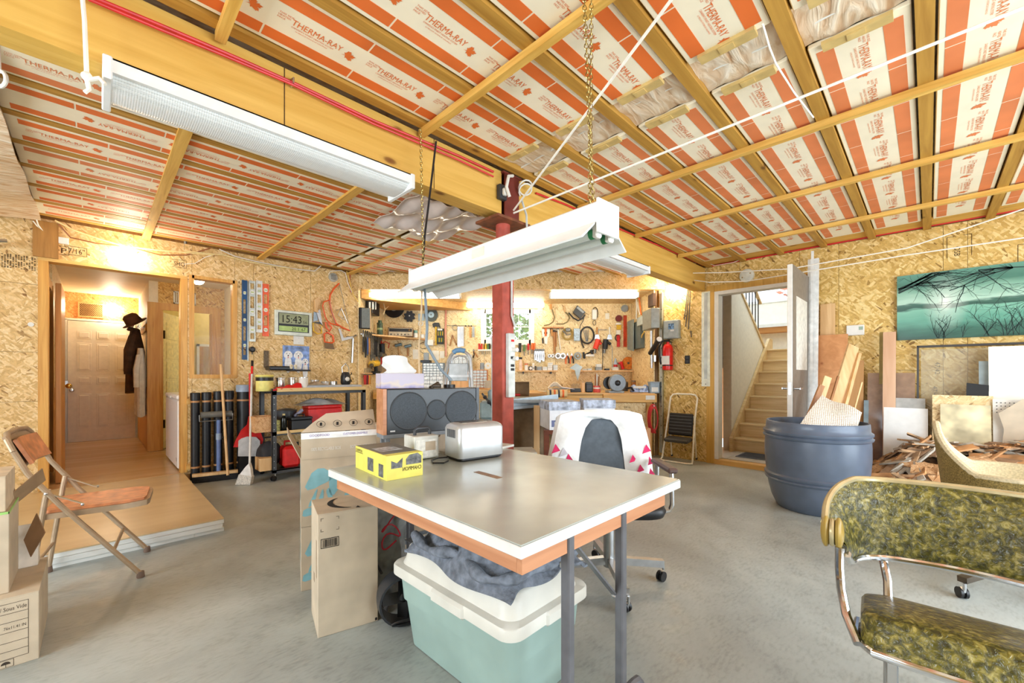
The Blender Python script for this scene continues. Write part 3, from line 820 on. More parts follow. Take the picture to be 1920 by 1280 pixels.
MB().lathe([(.001,.13),(.06,.128),(.09,.10),(.10,.03),(.105,.0)],(0,0,0),20,0, rotm(.2,-.6,0)).build('crown', mat('hat_brown',(92,56,30),.8), ht)
MB().lathe([(.10,.0),(.15,-.01),(.155,-.004),(.10,.008)],(0,0,0),20,0, rotm(.2,-.6,0)).build('brim', mat('hat_brown',()), ht)
hc = thing('sun_hat', 'small white cap hung beside the brown felt hat', 'hat',(.42,8.45,1.93))
MB().lathe([(.001,.1),(.05,.095),(.08,.06),(.09,.0)],(0,0,0),18,0, rotm(.1,-.7,0)).build('crown', WSH, hc)
MB().prism([(-.07,0),(-.05,-.07),(0,-.09),(.05,-.07),(.07,0)],0,.008, rotm(.1,-.7,-1.2)).build('peak', WSH, hc)
# trims round the opening and the inside window
tr = setting('trim_3', LW.o)
MB().bb(xo0 - .03, xo0 + .035,-.004,.13,.096, zo).build('post', TRIMW, tr)
MB().bb(xo1 - .03, xo1 + .03,-.004,.13,.096, zo).build('post', TRIMW, tr)
MB().bb(xo0 - .03, xo1 + .03,-.006,.13, zo - .0, zo + .03).build('lintel', PINE, tr)
MB().bb(xo0 - .06, xo0 + .10,-.03,.0, zo + .03, ZT - .03).build('lintel_post', wood('post_dark',(150,104,44),(180,130,62),2), tr)
wn = setting('window_1', LW.o)
MB().bb(xw0 - .025, xw0 + .02,-.006,.12, zw0 - .025, zw1 + .025).bb(xw1 - .02, xw1 + .025,-.006,.12, zw0 - .025, zw1 + .025).bb(xw0, xw1,-.006,.12, zw1 - .01, zw1 + .025).bb(xw0, xw1,-.012,.12, zw0 - .025, zw0 + .02).build('frame', TRIMW, wn)
MB().bb(xw0 + .02, xw1 - .02,.05,.054, zw0 + .02, zw1 - .01).build('pane', GLASS, wn)
# print on the boards
sp_ = MB()
for (t, a, b) in (('OP',(93,467),.11),('7/16"',(128,470),.11),('SHO',(326,494),.095)):
    x, z = LW.p(*a); sp_.wtext(t,.05, x,-.0012, z - .02,0, False, b)
    for (u0, u1, v0, v1) in ((-.015, b + .015,-.035,-.031),(-.015, b + .015,.045,.049),(b + .012, b + .015,-.035,.049)):
        sp_.bb(x + u0, x + u1,-.0012,-.0008, z + v0, z + v1)
o = sp_.build('stamp', STAMP, wl, smooth=False)
sq = MB()
x0, z0 = LW.p(2,500); x1, z1 = LW.p(66,470)
for k in range(13):
    xx = x0 + (x1 - x0) * k / 12.5
    for j in range(11):
        if random.random() < .72: sq.bb(xx + .001, xx + .011,-.0012,-.0008, z0 + .0115 * j, z0 + .0115 * j + random.choice((.006,.009)))
sq.build('stamp', STAMP, wl, smooth=False)
# ------------------------------------------------------------------ stairwell behind the right wall
TILE = mat('floor_tile',(222,214,198),.3, var=.04, ns=3)
fs_ = struct(MB().bb(5.925,6.62,.95,2.69,-.05,.058).build('floor_landing', mat('grout',(150,142,128),.8)))
for i in range(3):
    for j in range(5):
        MB().bb(5.93 + i * .30,5.93 + i * .30 + .294,1.0 + j * .30,1.0 + j * .30 + .294,.058,.066, bev=.002).build('tile', TILE, fs_)
struct(MB().bb(-.02,.12,1.02,2.0,0,.06).build('trim_4', PINE_Y, None,(5.79,0.0,0)))
sw = setting('trim_5', RW.o, RW.a)
MB().bb(rx0 - .135, rx0 - .031,-.012,.0,.0, rzo + .015).bb(rx0 - .135,4.9,-.012,0, rzo + .016, rzo + .1).build('casing', wood('casing_gold',(196,148,60),(226,180,88),2,.5,20), sw)
MB().bb(rx0 - .03, rx0 + .02,-.02,.13,.066, rzo - .031).bb(rx1 - .0, rx1 + .03,-.02,.13,.066, rzo - .031).bb(rx0 - .03, rx1 + .03,-.02,.13, rzo - .03, rzo + .015).build('jamb', WHITE, sw)
STW = mat('stair_white',(236,228,212),.55, var=.02)
LOAK = wood('light_oak',(206,170,112),(232,202,150),1,.35,16)
st = thing('staircase', 'light oak stair flight rising beyond the open door', 'staircase',(6.59,0,.06))
for k in range(8):
    MB().bb(k * .25, k * .25 + .02,1.0,2.03, k * .195, k * .195 + .165).build('riser', LOAK, st)
    MB().bb(k * .25 - .03, k * .25 + .26,1.0,2.03, k * .195 + .165, k * .195 + .195, bev=.006).build('tread', LOAK, st)
M_ = Matrix(((1,0,0,0),(0,0,1,0),(0,1,0,0),(0,0,0,1)))
MB().prism([(-.1,0),(-.1,.2),(1.9,1.76),(2.1,1.76),(2.1,1.5),(.15,0)],2.0,2.04, M_).build('stringer', LOAK, st)
struct(MB().bb(8.36,9.3,.2,3.2,1.5,1.618).build('floor_stair_landing', LOAK))
kw = MB()
kw.prism([(6.6,.06),(8.36,.06),(8.36,1.60),(6.6,2.73)],2.045,2.16, M_)
struct(kw.build('wall_stair', STW))
struct(MB().bar((6.55,2.1,2.76),(8.40,2.1,1.59),.15,.04,(0,0,1)).build('trim_6', LOAK))
rl = thing('stair_railing', 'dark metal balusters above the sloping stair wall', 'railing',(0,2.1,0))
for k in range(7):
    x = 7.15 + k * .17; z = 2.76 - (x - 6.55) * .6324
    MB().cyl((x,0, z),(x,0, z + .75),.009, n=8).build('baluster', mat('iron',(50,44,40),.5), rl)
MB().bar((7.0,0,3.25),(8.3,0,2.43),.05,.03).build('handrail', LOAK, rl)
fwl = MB().bb(9.3,9.4,-.5,3.3,0,2.58).bb(9.3,9.4,-.5,.55,2.58,4.2).bb(9.3,9.4,2.9,3.3,2.58,4.2).bb(9.3,9.4,.55,2.9,3.7,4.2)
struct(fwl.build('wall_stair_far', STW))
ld = struct(MB().bb(9.05,9.3,.3,3.2,2.08,2.14).build('trim_7', WHITE))
MB().bb(9.07,9.3,.3,3.2,1.98,2.08).build('edge_board', wood('edge_oak',(170,112,52),(196,136,70),1), ld)
w2_ = setting('window_2',(9.3,1.7,2.58))
MB().bb(-.02,.06,-1.15,1.2,0,.05).bb(-.02,.06,-1.15,1.2,1.07,1.12).bb(0,.05,-1.15,-1.1,0,1.12).bb(0,.05,1.15,1.2,0,1.12).bb(0,.04,-.02,.02,0,1.12).build('frame', WHITE, w2_)
MB().bb(.02,.024,-1.1,1.15,.05,1.07).build('pane', GLASS, w2_)
struct(MB().bb(6.6,9.4,.85,.95,0,4.2).bb(5.92,6.6,.85,.95,0,2.76).build('wall_stair_right', STW))
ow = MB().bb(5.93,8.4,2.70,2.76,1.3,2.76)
struct(ow.build('wall_passage_dark', mat('dark_room',(70,44,24),.7)))  # dark colour stands in for the unlit doorway above the wood
struct(MB().bb(5.93,8.4,2.69,2.76,0,1.3).build('wall_passage_wood', wood('orange_wood',(206,122,46),(226,146,66),2,.4,10)))
struct(MB().bb(5.92,6.75,.95,3.2,2.70,2.76).build('ceiling_landing', STW))
# leaves outside the stair window
def shrub(name, label, loc, r, n, m, seed):
    rnd = random.Random(seed); t = thing(name, label, 'shrub', loc)
    mb = MB()
    for _ in range(n):
        a = rnd.uniform(0,2 * PI); b = math.acos(rnd.uniform(-1,1)); q = r * rnd.uniform(.55,1)
        c = Vector((q * math.sin(b) * math.cos(a), q * math.sin(b) * math.sin(a), r + q * math.cos(b) * .9))
        M = Matrix.Translation(c) @ rotm(rnd.uniform(0,6), rnd.uniform(0,6), rnd.uniform(0,6))
        s_ = rnd.uniform(.05,.09)
        mb.add([(0,-s_,0),(s_ * .5,0, s_ * .15),(0, s_,0),(-s_ * .5,0, s_ * .15)],[(0,1,2,3)],0, M)
    o = mb.build('foliage', m, t); o['kind'] = 'stuff'
    MB().tube([(0,0,-loc[2] - .05),(0,0, r)],[.05,.02],8).build('stem', mat('bark',(110,86,60),.9), t)
    return t
GRN = mat('leaf_green',(120,150,70),.6, var=.3, ns=8)
shrub('shrub', 'leafy green shrub outside the small workshop window', c2w(-.2,8.9,.9),.95,900, GRN,4)
shrub('shrub', 'green and reddish shrub outside the stair window',(10.6,1.6,2.2),.7,500, mat('leaf_red',(190,110,80),.6, var=.3, ns=6),5)
struct(MB().bb(9.45,13,-1,5,-.1,-.02).build('ground_garden', GRN))
# small window in the alcove
w3 = setting('window_3', BW.o, BW.a)
MB().bb(bx0 - .06, bx0 + .03,-.02,.1, bz0 - .06, bz1 + .04).bb(bx1 - .03, bx1 + .06,-.02,.1, bz0 - .06, bz1 + .04).bb(bx0, bx1,-.02,.1, bz1 - .03, bz1 + .04).bb(bx0, bx1,-.02,.1, bz0 - .06, bz0 + .03).build('frame', WHITE, w3)
MB().bb(-.09,-.065,.03,.06, bz0, bz1).bb(bx0, bx1,.035,.055,2.0,2.015).bb(-.29,-.28,.035,.055, bz0, bz1).bb(.11,.12,.035,.055, bz0, bz1).build('muntin', WHITE, w3)
MB().bb(bx0 + .03, bx1 - .03,.06,.064, bz0 + .03, bz1 - .03).build('pane', GLASS, w3)
MB().bb(bx0 - .12, bx1 + .12,-.012,0, bz1 + .04, bz1 + .115).build('head_board', PINE, w3)
# open stair door, standing square to its wall
d4 = setting('door_4',(5.76,.955,.075), PI)
MB().bb(0,.87,-.045,0,0,2.2, bev=.003).build('leaf',[mat('door_white',(238,236,228),.4, var=.02)], d4)
MB().bb(.003,.866,.0005,.003,.003,2.197).build('shade_face', mat('door_shade_taupe',(132,122,110),.5), d4)  # thin grey-brown sheet paints shade onto this face of the white door
MB().bb(.2,.72,.003,.006,1.15,1.9).build('poster', mat('paper_white',(226,224,214),.7), d4)
for s_ in (-1,1):
    yb = -.045 if s_ < 0 else 0
    MB().cyl((.81, yb,.96),(.81, yb + s_ * .05,.96),.011).cyl((.815, yb + s_ * .05,.96),(.70, yb + s_ * .05,.96),.009).lathe([(.027,0),(.027,.008),(.02,.01)],(.81, yb,.96),14,0, rotm(-s_ * PI / 2)).build('lever', STEEL, d4)
MB().bb(.868,.872,-.034,-.012,.90,1.02).build('latch_plate', STEEL, d4)
for z in (.2,1.1,1.95): MB().cyl((-.006,.004, z),(-.006,.004, z + .1),.008).build('hinge', STEEL, d4)
dm = thing('door_mat', 'grey striped rubber mat on the tiles at the foot of the stairs', 'mat',(6.12,1.05,.066))
MB().bb(0,.42,0,.8,0,.012, bev=.004).build('pad', mat('mat_grey',(120,122,124),.9, bump=.3, bs=80), dm)
for k in range(9): MB().bb(.02 + k * .043,.045 + k * .043,.03,.77,.012,.016).build('rib', mat('mat_dark',(84,86,90),.9), dm)
# ------------------------------------------------------------------ hanging lamps, chains, washing lines, cables
CF = Fr((0,0),-45)                        # local x = photo right, local y = depth
LAMPW = mat('lamp_enamel',(238,240,238),.35, var=.015)
def ribbed():
    m, nt, b = _new('prism_diffuser'); b.inputs['Base Color'].default_value = lin((226,230,226)); b.inputs['Roughness'].default_value = .3
    tc = N(nt, 'ShaderNodeTexCoord'); bp = N(nt, 'ShaderNodeBump'); bp.inputs['Strength'].default_value = .5; bp.inputs['Distance'].default_value = .004
    vo = N(nt, 'ShaderNodeTexVoronoi'); vo.inputs['Scale'].default_value = 130; vo.inputs['Randomness'].default_value = .1
    nt.links.new(tc.outputs['Object'], vo.inputs['Vector']); nt.links.new(vo.outputs['Distance'], bp.inputs['Height']); nt.links.new(bp.outputs['Normal'], b.inputs['Normal'])
    r = ramp(nt,[(0, lin((206,210,208))),(.6, lin((238,240,238)))]); nt.links.new(vo.outputs['Distance'], r.inputs['Fac']); nt.links.new(r.outputs['Color'], b.inputs['Base Color'])
    MATS['prism_diffuser'] = m
    return m
PRISM = ribbed()
def chain(mb, a, b, link=.024, r=.0018):
    a, b = Vector(a), Vector(b); L = (b - a).length; n = max(2, int(L / (link * .72))); d = (b - a) / L
    u = d.orthogonal().normalized(); v = d.cross(u)
    for i in range(n):
        c = a + d * (L * (i + .5) / n); s1, s2 = (u, v) if i % 2 else (v, u)
        pts = [c + d * (link * .5 * math.cos(t)) + s1 * (link * .28 * math.sin(t)) for t in [2 * PI * k / 8 for k in range(8)]]
        mb.tube(pts, r,4, closed=True)
def wrap_lamp(name, label, x0, x1, y0, y1, z0, z1, group):
    t = thing(name, label, 'lamp',(x0, y0, z0),0, group)
    L, W_, H = x1 - x0, y1 - y0, z1 - z0
    MB().bb(0, L,0,.016,.0, H).bb(0, L, W_ - .016, W_,0, H).bb(0, L,0, W_, H - .006, H).build('housing', LAMPW, t)
    for xx in (0, L - .02): MB().bb(xx - .003, xx + .023,-.006, W_ + .006,-.028, H + .004, bev=.004).build('end_cap', LAMPW, t)
    n = 10; prof = []
    for i in range(n + 1):
        a = i / n; yy = .018 + (W_ - .036) * a
        prof.append((yy,.004 - .03 * min(1, min(a,1 - a) * 4) ** .6))
    vs = [(.02, p[0], p[1]) for p in prof] + [(L - .02, p[0], p[1]) for p in prof]
    mb = MB().add(vs,[(i, i + 1, n + 2 + i, n + 1 + i) for i in range(n)][::1])
    mb.build('diffuser', PRISM, t, ang=1.2)
    return t
la = wrap_lamp('wrap_lamp', 'long unlit fluorescent lamp with a prismatic diffuser hung under the beam',.02,1.262,2.035,2.29,2.238,2.288, None)
MB().bb(.4,.5,.08,.2,.05,.062).bb(.9,1.0,.08,.2,.05,.062).build('mount', LAMPW, la)
lc_ = wrap_lamp('wrap_lamp', 'unlit fluorescent lamp under the far end of the beam behind the steel post',2.80,4.06,2.04,2.29,2.245,2.292, None)
rp = thing('lamp_rope', 'white rope with a knot hanging from the joists beside the long diffuser lamp', 'rope', at(163,150,1.44))
pb = CF.loc(at(163,152,1.44)); 
w0 = at(163,152,1.44); w1 = at(148,-40,1.44); w1.z = ZJ
MB().tube([(0,0,0),(w1 - w0) * .5 + Vector((.004,0,0)), w1 - w0],.0065,8).build('cord', ROPE, rp)
MB().sphere((0,0,.012),.016,10).tube([(.0,0,0),(.03,-.02,.012),(.045,-.03,-.008)],.007,6).tube([(0,0,0),(.005,.0,-.03),(-.005,0,-.045)],.007,6).build('knot', ROPE, rp)
eh = thing('rope_loop', 'white plastic loop handle hanging at the upper left edge of the picture', 'handle', at(0,148,1.6))
MB().tube([Vector((.012 * math.cos(a) * 2,.0,.03 * math.sin(a))) for a in [2 * PI * k / 14 for k in range(14)]],.007,8, closed=True).tube([(0,0,.03),(-.02,0,.6),(-.02,0,1.0)],.004,6).build('ring', WHITE, eh, rot=-PI / 4)
# open strip lamp with two tubes, crossing the middle of the picture
pl, pr = at(785,522,2.32), at(1140,402,1.405); LZ = 1.64; pl.z = pr.z = LZ
ax = (pr - pl); Ls = ax.length; ang_ = math.atan2(ax.y, ax.x)
ls = thing('strip_lamp', 'white open strip lamp with two bare tubes hung on chains over the table', 'lamp', pl, ang_)
M_ = Matrix(((0,0,1,0),(1,0,0,0),(0,1,0,0),(0,0,0,1)))   # profile (y,z) pushed along x
MB().prism([(-.055,.035),(.055,.035),(.055,.10),(.045,.108),(-.045,.108),(-.055,.10)],0, Ls, M_).build('channel', LAMPW, ls)
for s_ in (-1,1):
    MB().prism([(s_ * .052,.04),(s_ * .052,.034),(s_ * .125,-.03),(s_ * .13,-.026)],.0, Ls - .01, M_).build('reflector_wing', LAMPW, ls)
MB().prism([(-.02,.034),(.02,.034),(0,.012)],.03, Ls - .03, M_).build('centre_ridge', LAMPW, ls)
TUBE = mat('tube_glass',(222,230,226),.12, var=.01)
for s_ in (-1,1):
    tb = MB().cyl((.04, s_ * .036,.005),(Ls - .035, s_ * .036,.005),.0165, n=14).build('tube', TUBE, ls)
    MB().cyl((Ls - .045, s_ * .036,.005),(Ls - .026, s_ * .036,.005),.0172, n=14).build('tube_cap', mat('cap_green',(40,130,80),.4), tb)
    for xx in (.02, Ls - .03): MB().bb(xx, xx + .022, s_ * .036 - .016, s_ * .036 + .016,-.012,.036, bev=.005).build('socket', WHITE, ls)
for xx in (0, Ls): MB().bb(xx - .004, xx + .004,-.06,.06,.0,.112).build('end_plate', LAMPW, ls)
MB().bb(Ls * .45, Ls * .45 + .09,-.0562,-.0552,.05,.09).build('sticker', mat('sticker',(222,222,206),.5), ls)
ci = ls.matrix_basis.inverted()
BRASS = mat('chain_brass',(176,158,100),.3,1.0)
inv = (Matrix.Translation(pl) @ Matrix.Rotation(ang_,4, 'Z')).inverted()
q = MB(); t1 = inv @ at(1118,12,1.61); chain(q,(Ls - .06,0,.108),(Ls - .06 + (t1.x - Ls + .06) * .5,.0, ZJ - LZ)); q.build('chain', BRASS, ls)
q = MB(); chain(q,(Ls - .09,.02,.108),(Ls - .075,.01, ZJ - LZ - .0)); q.build('chain', BRASS, ls)
q = MB(); chain(q,(.05,0,.108),(.02,0, ZJ - LZ - .06)); q.build('chain', BRASS, ls)
MB().tube([(.04,0,.1),(.03,.02,.3),(.05,.05,.6),(.02,.1,.86)],.006,6).build('power_cord', BLACK, ls)
MB().tube([(.0,.02,.06),(-.02,.03,-.1),(-.03,.02,-.3),(-.045,.03,-.46)],.005,6).build('pull_cord', mat('cord_beige',(206,178,140),.6), ls)
MB().tube([(.03,.02,.02),(.04,.03,-.2),(.045,.02,-.3),(.07,.10,-.44),(.09,.16,-.50)],.008,8).build('grey_cord', mat('cord_grey',(120,132,140),.5), ls)
# three lit lamps in the alcove
def lit(label, x0, x1, y, z0, z1, h=.1):
    t = thing('lit_tube_lamp', label, 'lamp', HD.world((0,0,0)), HD.a, 'lit lamps over the workbench')
    MB().bb(x0, x1, y, y + .1, z1,2.405, bev=.003).build('housing', LAMPW, t)
    MB().bb(x0, x1, y - .01, y + .11, z0, z1, bev=.02).build('lit_cover', mat('lamp_glow',(255,252,240),.4, emit=(255,248,228), es=15.0), t)
    for xx in (x0, x1): MB().bb(xx - .012, xx + .012, y - .014, y + .114, z0 - .002, z1 + .004, bev=.004).build('end_cap', LAMPW, t)
lit('lit fluorescent lamp over the radio shelf on the left of the alcove', HD.p(692,546,.13)[0], HD.p(862,546,.13)[0],.13,2.315,2.385)
lit('lit fluorescent lamp above the small window, half behind the steel post', BW.p(875,564,-.28)[0], BW.p(1020,564,-.28)[0],.92,2.30,2.37)
lit('lit fluorescent lamp on the right of the alcove over the workbench', HD.p(1032,546,.13)[0], HD.p(1196,546,.13)[0],.13,2.315,2.385)
# washing lines
def line(name, label, pts, r, m, cat='line', n=6):
    o = MB().tube([p for p in pts], r, n).build(name, m)
    return tag(o, label, cat)
hook = px_post + Vector((-.02,-.13,2.33))
line('washing_line', 'white washing line running from the post saddle steeply up past the tall chain',[hook, at(1262,-5,1.50)],.0065, ROPE)
line('washing_line', 'white washing line from the post saddle up across the right-hand heating panels',[hook + Vector((0,0,-.02)), at(1930,10,1.50)],.0065, ROPE)
line('washing_line', 'upper white line stretched in front of the stair door towards the picture',[at(1222,513,5.75), at(1350,511,5.05), at(1480,504,4.6), at(1700,465,4.0), at(1930,388,3.5)],.006, ROPE)
line('washing_line', 'lower white line sagging in front of the stair door and above the picture',[at(1262,520,5.7), at(1330,529,5.1), at(1400,527,4.9), at(1500,511,4.55), at(1700,478,4.0), at(1930,444,3.5)],.006, ROPE)
pg = thing('line_pulley', 'grey plastic line tightener where the washing lines start', 'pulley', at(1248,520,5.72),-PI / 4)
MB().bb(-.075,.075,-.03,.03,-.025,.025, bev=.012).build('body', mat('grey_plastic',(196,204,200),.4), pg)
MB().tube([(-.07,0,0),(-.13,.0,.03),(-.16,.02,.05)],.006,6).build('hook', STEEL, pg)
# red heating pipes and cables along the beam
BF = Fr((0, YB0 - .012),0)
REDP = mat('red_pipe',(206,44,46),.35)
def bpts(L, y=0.0): return [(BF.p(a, b, y)[0], YB0 - .012 + y, BF.p(a, b, y)[1]) for a, b in L]
line('red_pipe', 'red plastic pipe clipped along the upper edge of the beam', bpts([(150,-15),(300,47),(420,98),(560,160),(700,226),(790,263),(860,292),(925,322)]),.0075, REDP, 'pipe',8)
line('red_pipe', 'second red plastic pipe just under the first along the beam', bpts([(165,-2),(300,55),(420,104),(545,157),(700,232),(790,270),(860,300),(925,331)],-.016),.006, REDP, 'pipe',8)
line('red_pipe', 'red plastic pipe along the beam beyond the steel post', bpts([(1005,362),(1060,383),(1150,424),(1230,458),(1318,497)]),.0075, REDP, 'pipe',8)
for (a, b) in ((547,155),(812,274)):
    p = bpts([(a, b)])[0]
    tag(MB().tube([(p[0], p[1] + .012, p[2] + .02),(p[0], p[1] - .026, p[2] + .01),(p[0], p[1] - .026, p[2] - .012),(p[0], p[1] + .012, p[2] - .016)],.004,6).build('pipe_clip', STEEL), 'metal pipe clip on the beam ' + ('near the long lamp' if a < 600 else 'close to the steel post'), 'clip')
line('red_pipe', 'red plastic pipe crossing the joists in the gap between the panel rows',[(2.2,-2.0,2.655),(2.21,0,2.66),(2.19,2.1,2.655)],.009, REDP, 'pipe',8)
line('white_cable', 'white cable crossing the joists in the gap between the panel rows',[(2.08,-2.0,2.65),(2.13,-.6,2.64),(2.07,.4,2.65),(2.12,1.2,2.645),(2.10,2.1,2.64)],.006, WHITE, 'cable')
line('white_cable', 'second white cable sagging beside the first in the panel gap',[(2.13,-2.0,2.65),(2.06,-.6,2.645),(2.12,.4,2.635),(2.06,1.2,2.64),(2.12,2.05,2.63)],.006, WHITE, 'cable')
line('white_cable', 'thin white cord dropping from a panel end to the strap at upper right',[at(1430,45,1.63), at(1443,90,1.74), at(1455,120,1.83), at(1490,175,2.02), at(1525,220,2.2)],.004, ROPE, 'cable')
px_ = px_post
line('white_cable', 'thick white cable curling down beside the post saddle',[px_ + Vector((-.02,-.12,2.575)), px_ + Vector((-.09,-.15,2.54)), px_ + Vector((-.11,-.15,2.46)), px_ + Vector((-.08,-.15,2.40))],.011, WHITE, 'cable',8)
line('white_cable', 'white cable coil looped at the right of the post saddle',[px_ + Vector((.1 + .06 * math.cos(t),-.13 - .03 * math.sin(t),2.54 + .035 * math.sin(t) - .004 * t)) for t in [k * .5 for k in range(22)]],.006, WHITE, 'cable')
line('grey_cable', 'grey cable running down the neck of the steel post to the power strip',[px_ + Vector((.09,-.1,2.45)), px_ + Vector((.09,-.15,2.32)), px_ + Vector((.12,-.13,2.2)), px_ + Vector((.03,-.085,2.08)), px_ + Vector((.02,-.07,1.9)), px_ + Vector((.02,-.07,1.6)), px_ + Vector((.05,-.075,1.52))],.008, mat('cord_grey2',(196,200,196),.5), 'cable')
bxx = thing('junction_box', 'small dark junction box with a plugged-in white adapter at the beam end', 'junction box',(px_.x - .10, YB0 - .002,2.44),0)
MB().bb(-.035,.035,-.035,0,-.05,.05, bev=.004).build('box', DARK, bxx)
MB().bb(-.018,.018,-.06,-.035,-.03,.02, bev=.006).build('plug', WHITE, bxx)
ps_ = thing('power_strip', 'tall white metal power strip with outlets fixed to the front of the red post', 'power strip',(px_.x, px_.y,0),0)
u0 = h
z0, z1 = 1.17 + (703 - 745) / 781 * 2.95,1.17 + (703 - 624) / 781 * 2.95
MB().bb(-.03,.035,-h - .035,-h, z0, z1, bev=.004).build('body', mat('strip_grey',(208,212,208),.4), ps_)
for k in range(7):
    zz = z1 - .09 - k * .028
    MB().bb(-.012,.022,-h - .0375,-h - .034, zz - .009, zz + .009, mi=0).build('outlet', BLACK if k in (3,5,6) else WHITE, ps_)
MB().bb(-.008,.018,-h - .04,-h - .034, z1 - .06, z1 - .045).build('switch', RED, ps_)
for (a, b) in ((.035,.05),):
    MB().cyl((.02,-h - .035, z1 - .18),(.02,-h - .07, z1 - .18),.015, n=12).build('white_plug', WHITE, ps_)
    MB().cyl((.02,-h - .035, z1 - .118),(.02,-h - .07, z1 - .118),.015, n=12).build('white_plug', WHITE, ps_)
# cables and wires along the top of the long wall and the stair wall
line('yellow_cable', 'cream cable drooping along the top of the board over the hall opening',[(LW.p(a, b,-.04)[0],5.76, LW.p(a, b,-.04)[1]) for a, b in ((103,413),(140,432),(185,447),(235,462),(290,468),(345,473),(400,478))],.007, mat('cable_cream',(240,222,160),.5), 'cable')
line('brown_cable', 'brown cable bowing below the cream one over the hall opening',[(LW.p(a, b,-.03)[0],5.77, LW.p(a, b,-.03)[1]) for a, b in ((110,420),(132,445),(180,456),(240,462),(300,478),(350,478),(395,465))],.006, mat('cable_brown',(150,90,50),.5), 'cable')
line('white_cable', 'loose white cables under the panels above the spirit levels',[(LW.p(a, b,-.05)[0],5.75, LW.p(a, b,-.05)[1]) for a, b in ((411,467),(440,480),(480,490),(520,498),(560,505),(590,508),(602,498))],.006, WHITE, 'cable')
line('white_cable', 'thin white cord from the lamp over the hall opening to the panels',[(LW.p(a, b,-.03)[0],5.77, LW.p(a, b,-.03)[1]) for a, b in ((345,495),(365,494),(385,482),(405,476))],.004, ROPE, 'cable')
line('red_pipe', 'red plastic pipe running along the top of the wall with the picture',[RW.world((3.72,-.02,2.615)), RW.world((4.6,-.03,2.62)), RW.world((5.6,-.02,2.63)), RW.world((6.6,-.03,2.63))],.009, REDP, 'pipe',8)
line('white_cable', 'thin white wire draped at the corner above the stair door',[RW.world((RW.p(a, b,-.08)[0],-.08, RW.p(a, b,-.08)[1])) for a, b in ((1208,440),(1230,458),(1262,468),(1300,482),(1340,498),(1375,492),(1392,485))],.004, ROPE, 'cable')
def lwp(L, y): return [(LW.p(a, b, y)[0],5.8 + y, LW.p(a, b, y)[1]) for a, b in L]
line('yellow_cable', 'yellow cable dropping down the alcove corner past the bow saw', lwp([(650,508),(655,522),(658,540),(664,555),(672,566)],-.05),.006, mat('cable_yellow',(226,190,90),.5), 'cable')
line('red_cable', 'red cable running down the alcove corner beside the yellow one', lwp([(657,508),(656,525),(658,548)],-.03),.007, mat('cable_rust',(190,80,50),.5), 'cable')
line('white_cable', 'white cable looping from the round vent to the alcove corner', lwp([(616,514),(620,508),(640,507),(648,512),(652,530),(660,548)],-.04),.005, ROPE, 'cable')
line('white_cable', 'pair of pale wires hanging from the ceiling left of the hall opening', lwp([(62,414),(70,424),(80,432),(72,422),(68,410)],-.1),.005, ROPE, 'cable')
line('yellow_cable', 'cream cable lying along the panel edge above the inside window', lwp([(345,470),(380,474),(420,478),(455,488),(500,497),(545,503)],-.09),.006, mat('cable_cream',()), 'cable')
wb = thing('wire_box', 'small cream wire box on the board left of the globe lamp over the hall opening', 'junction box', LW.world((LW.p(119,452)[0],0, LW.p(119,452)[1])))
MB().bb(-.035,.035,-.03,0,-.03,.03, bev=.004).build('box', WHITE, wb)
MB().tube([(-.03,-.02,.0),(-.10,-.02,.02),(-.12,-.02,.08),(-.07,-.02,.14)],.004,6).build('lead', mat('cable_cream',()), wb)
# ------------------------------------------------------------------ work table
tb = thing('work_table', 'large grey laminate work table with white edge and folding grey steel legs', 'table',(.749,.717,0))
TX, TY, TZ = .943,1.216,.745
LAM = mat('laminate_grey',(170,175,168),.24, var=.04, ns=5)
MB().bb(.003, TX - .003,.003, TY - .003, TZ - .004, TZ, bev=.001).build('laminate', LAM, tb)
MB().bb(0, TX,0, TY, TZ - .036, TZ - .0045, bev=.002).build('edge_band', mat('edge_white',(218,219,215),.4, var=.02), tb)
APR = wood('apron_wood',(176,116,78),(204,146,106),0,.45,16)
APRY = wood('apron_wood_y',(176,116,78),(204,146,106),1,.45,16)
for (x0, x1, y0, y1, m) in ((.03, TX - .09,.025,.045, APR),(.03, TX - .09, TY - .045, TY - .025, APR),(.03,.05,.0455, TY - .0455, APRY),(TX - .11, TX - .09,.0455, TY - .0455, APRY)):
    MB().bb(x0, x1, y0, y1, TZ - .092, TZ - .036).build('apron', m, tb)
sl = MB(); P0, P1 = onz(893,884, TZ), onz(937,896, TZ)
lp = [P - Vector((.749,.717,0)) for P in (P0, P1)]
sl.bar(lp[0] + Vector((0,0,.0006)), lp[1] + Vector((0,0,.0006)),.03,.0012,(0,0,1)).build('slot', wood('slot_wood',(110,78,50),(150,112,76),0), tb)
sc_ = MB(); P0, P1 = onz(941,862, TZ), onz(985,846, TZ)
LEGM = mat('leg_grey',(104,104,108),.4,.3, var=.06)
def leg_frame(y, sg, dx=0.0):
    for x in (.235 + dx,.535 + dx):
        MB().bb(x - .0155, x + .0155, y - .0155, y + .0155,.055, TZ - .04, bev=.004).build('leg', LEGM, tb)
    pts = [(.06, y,.0),(.06, y,.035),(.075, y,.055),(.10, y,.062),(.62, y,.062),(.65, y,.058),(.672, y,.035),(.675, y,0)]
    MB().tube([(p[0] + dx * 1.2, p[1], p[2]) for p in pts],.016,8).build('foot_rail', LEGM, tb)
    MB().bar((.25 + dx, y + sg * .02, TZ - .05),(.535 + dx, y + sg * .02,.40),.006,.024,(0,1,0)).build('brace', LEGM, tb)
    MB().bar((.21, y + sg * .02, TZ - .05),(.16, y + sg * .2, TZ - .06),.02,.006).build('brace', LEGM, tb)
    MB().sphere((.535 + dx, y + sg * .024,.40),.012,8).build('rivet', STEEL, tb)
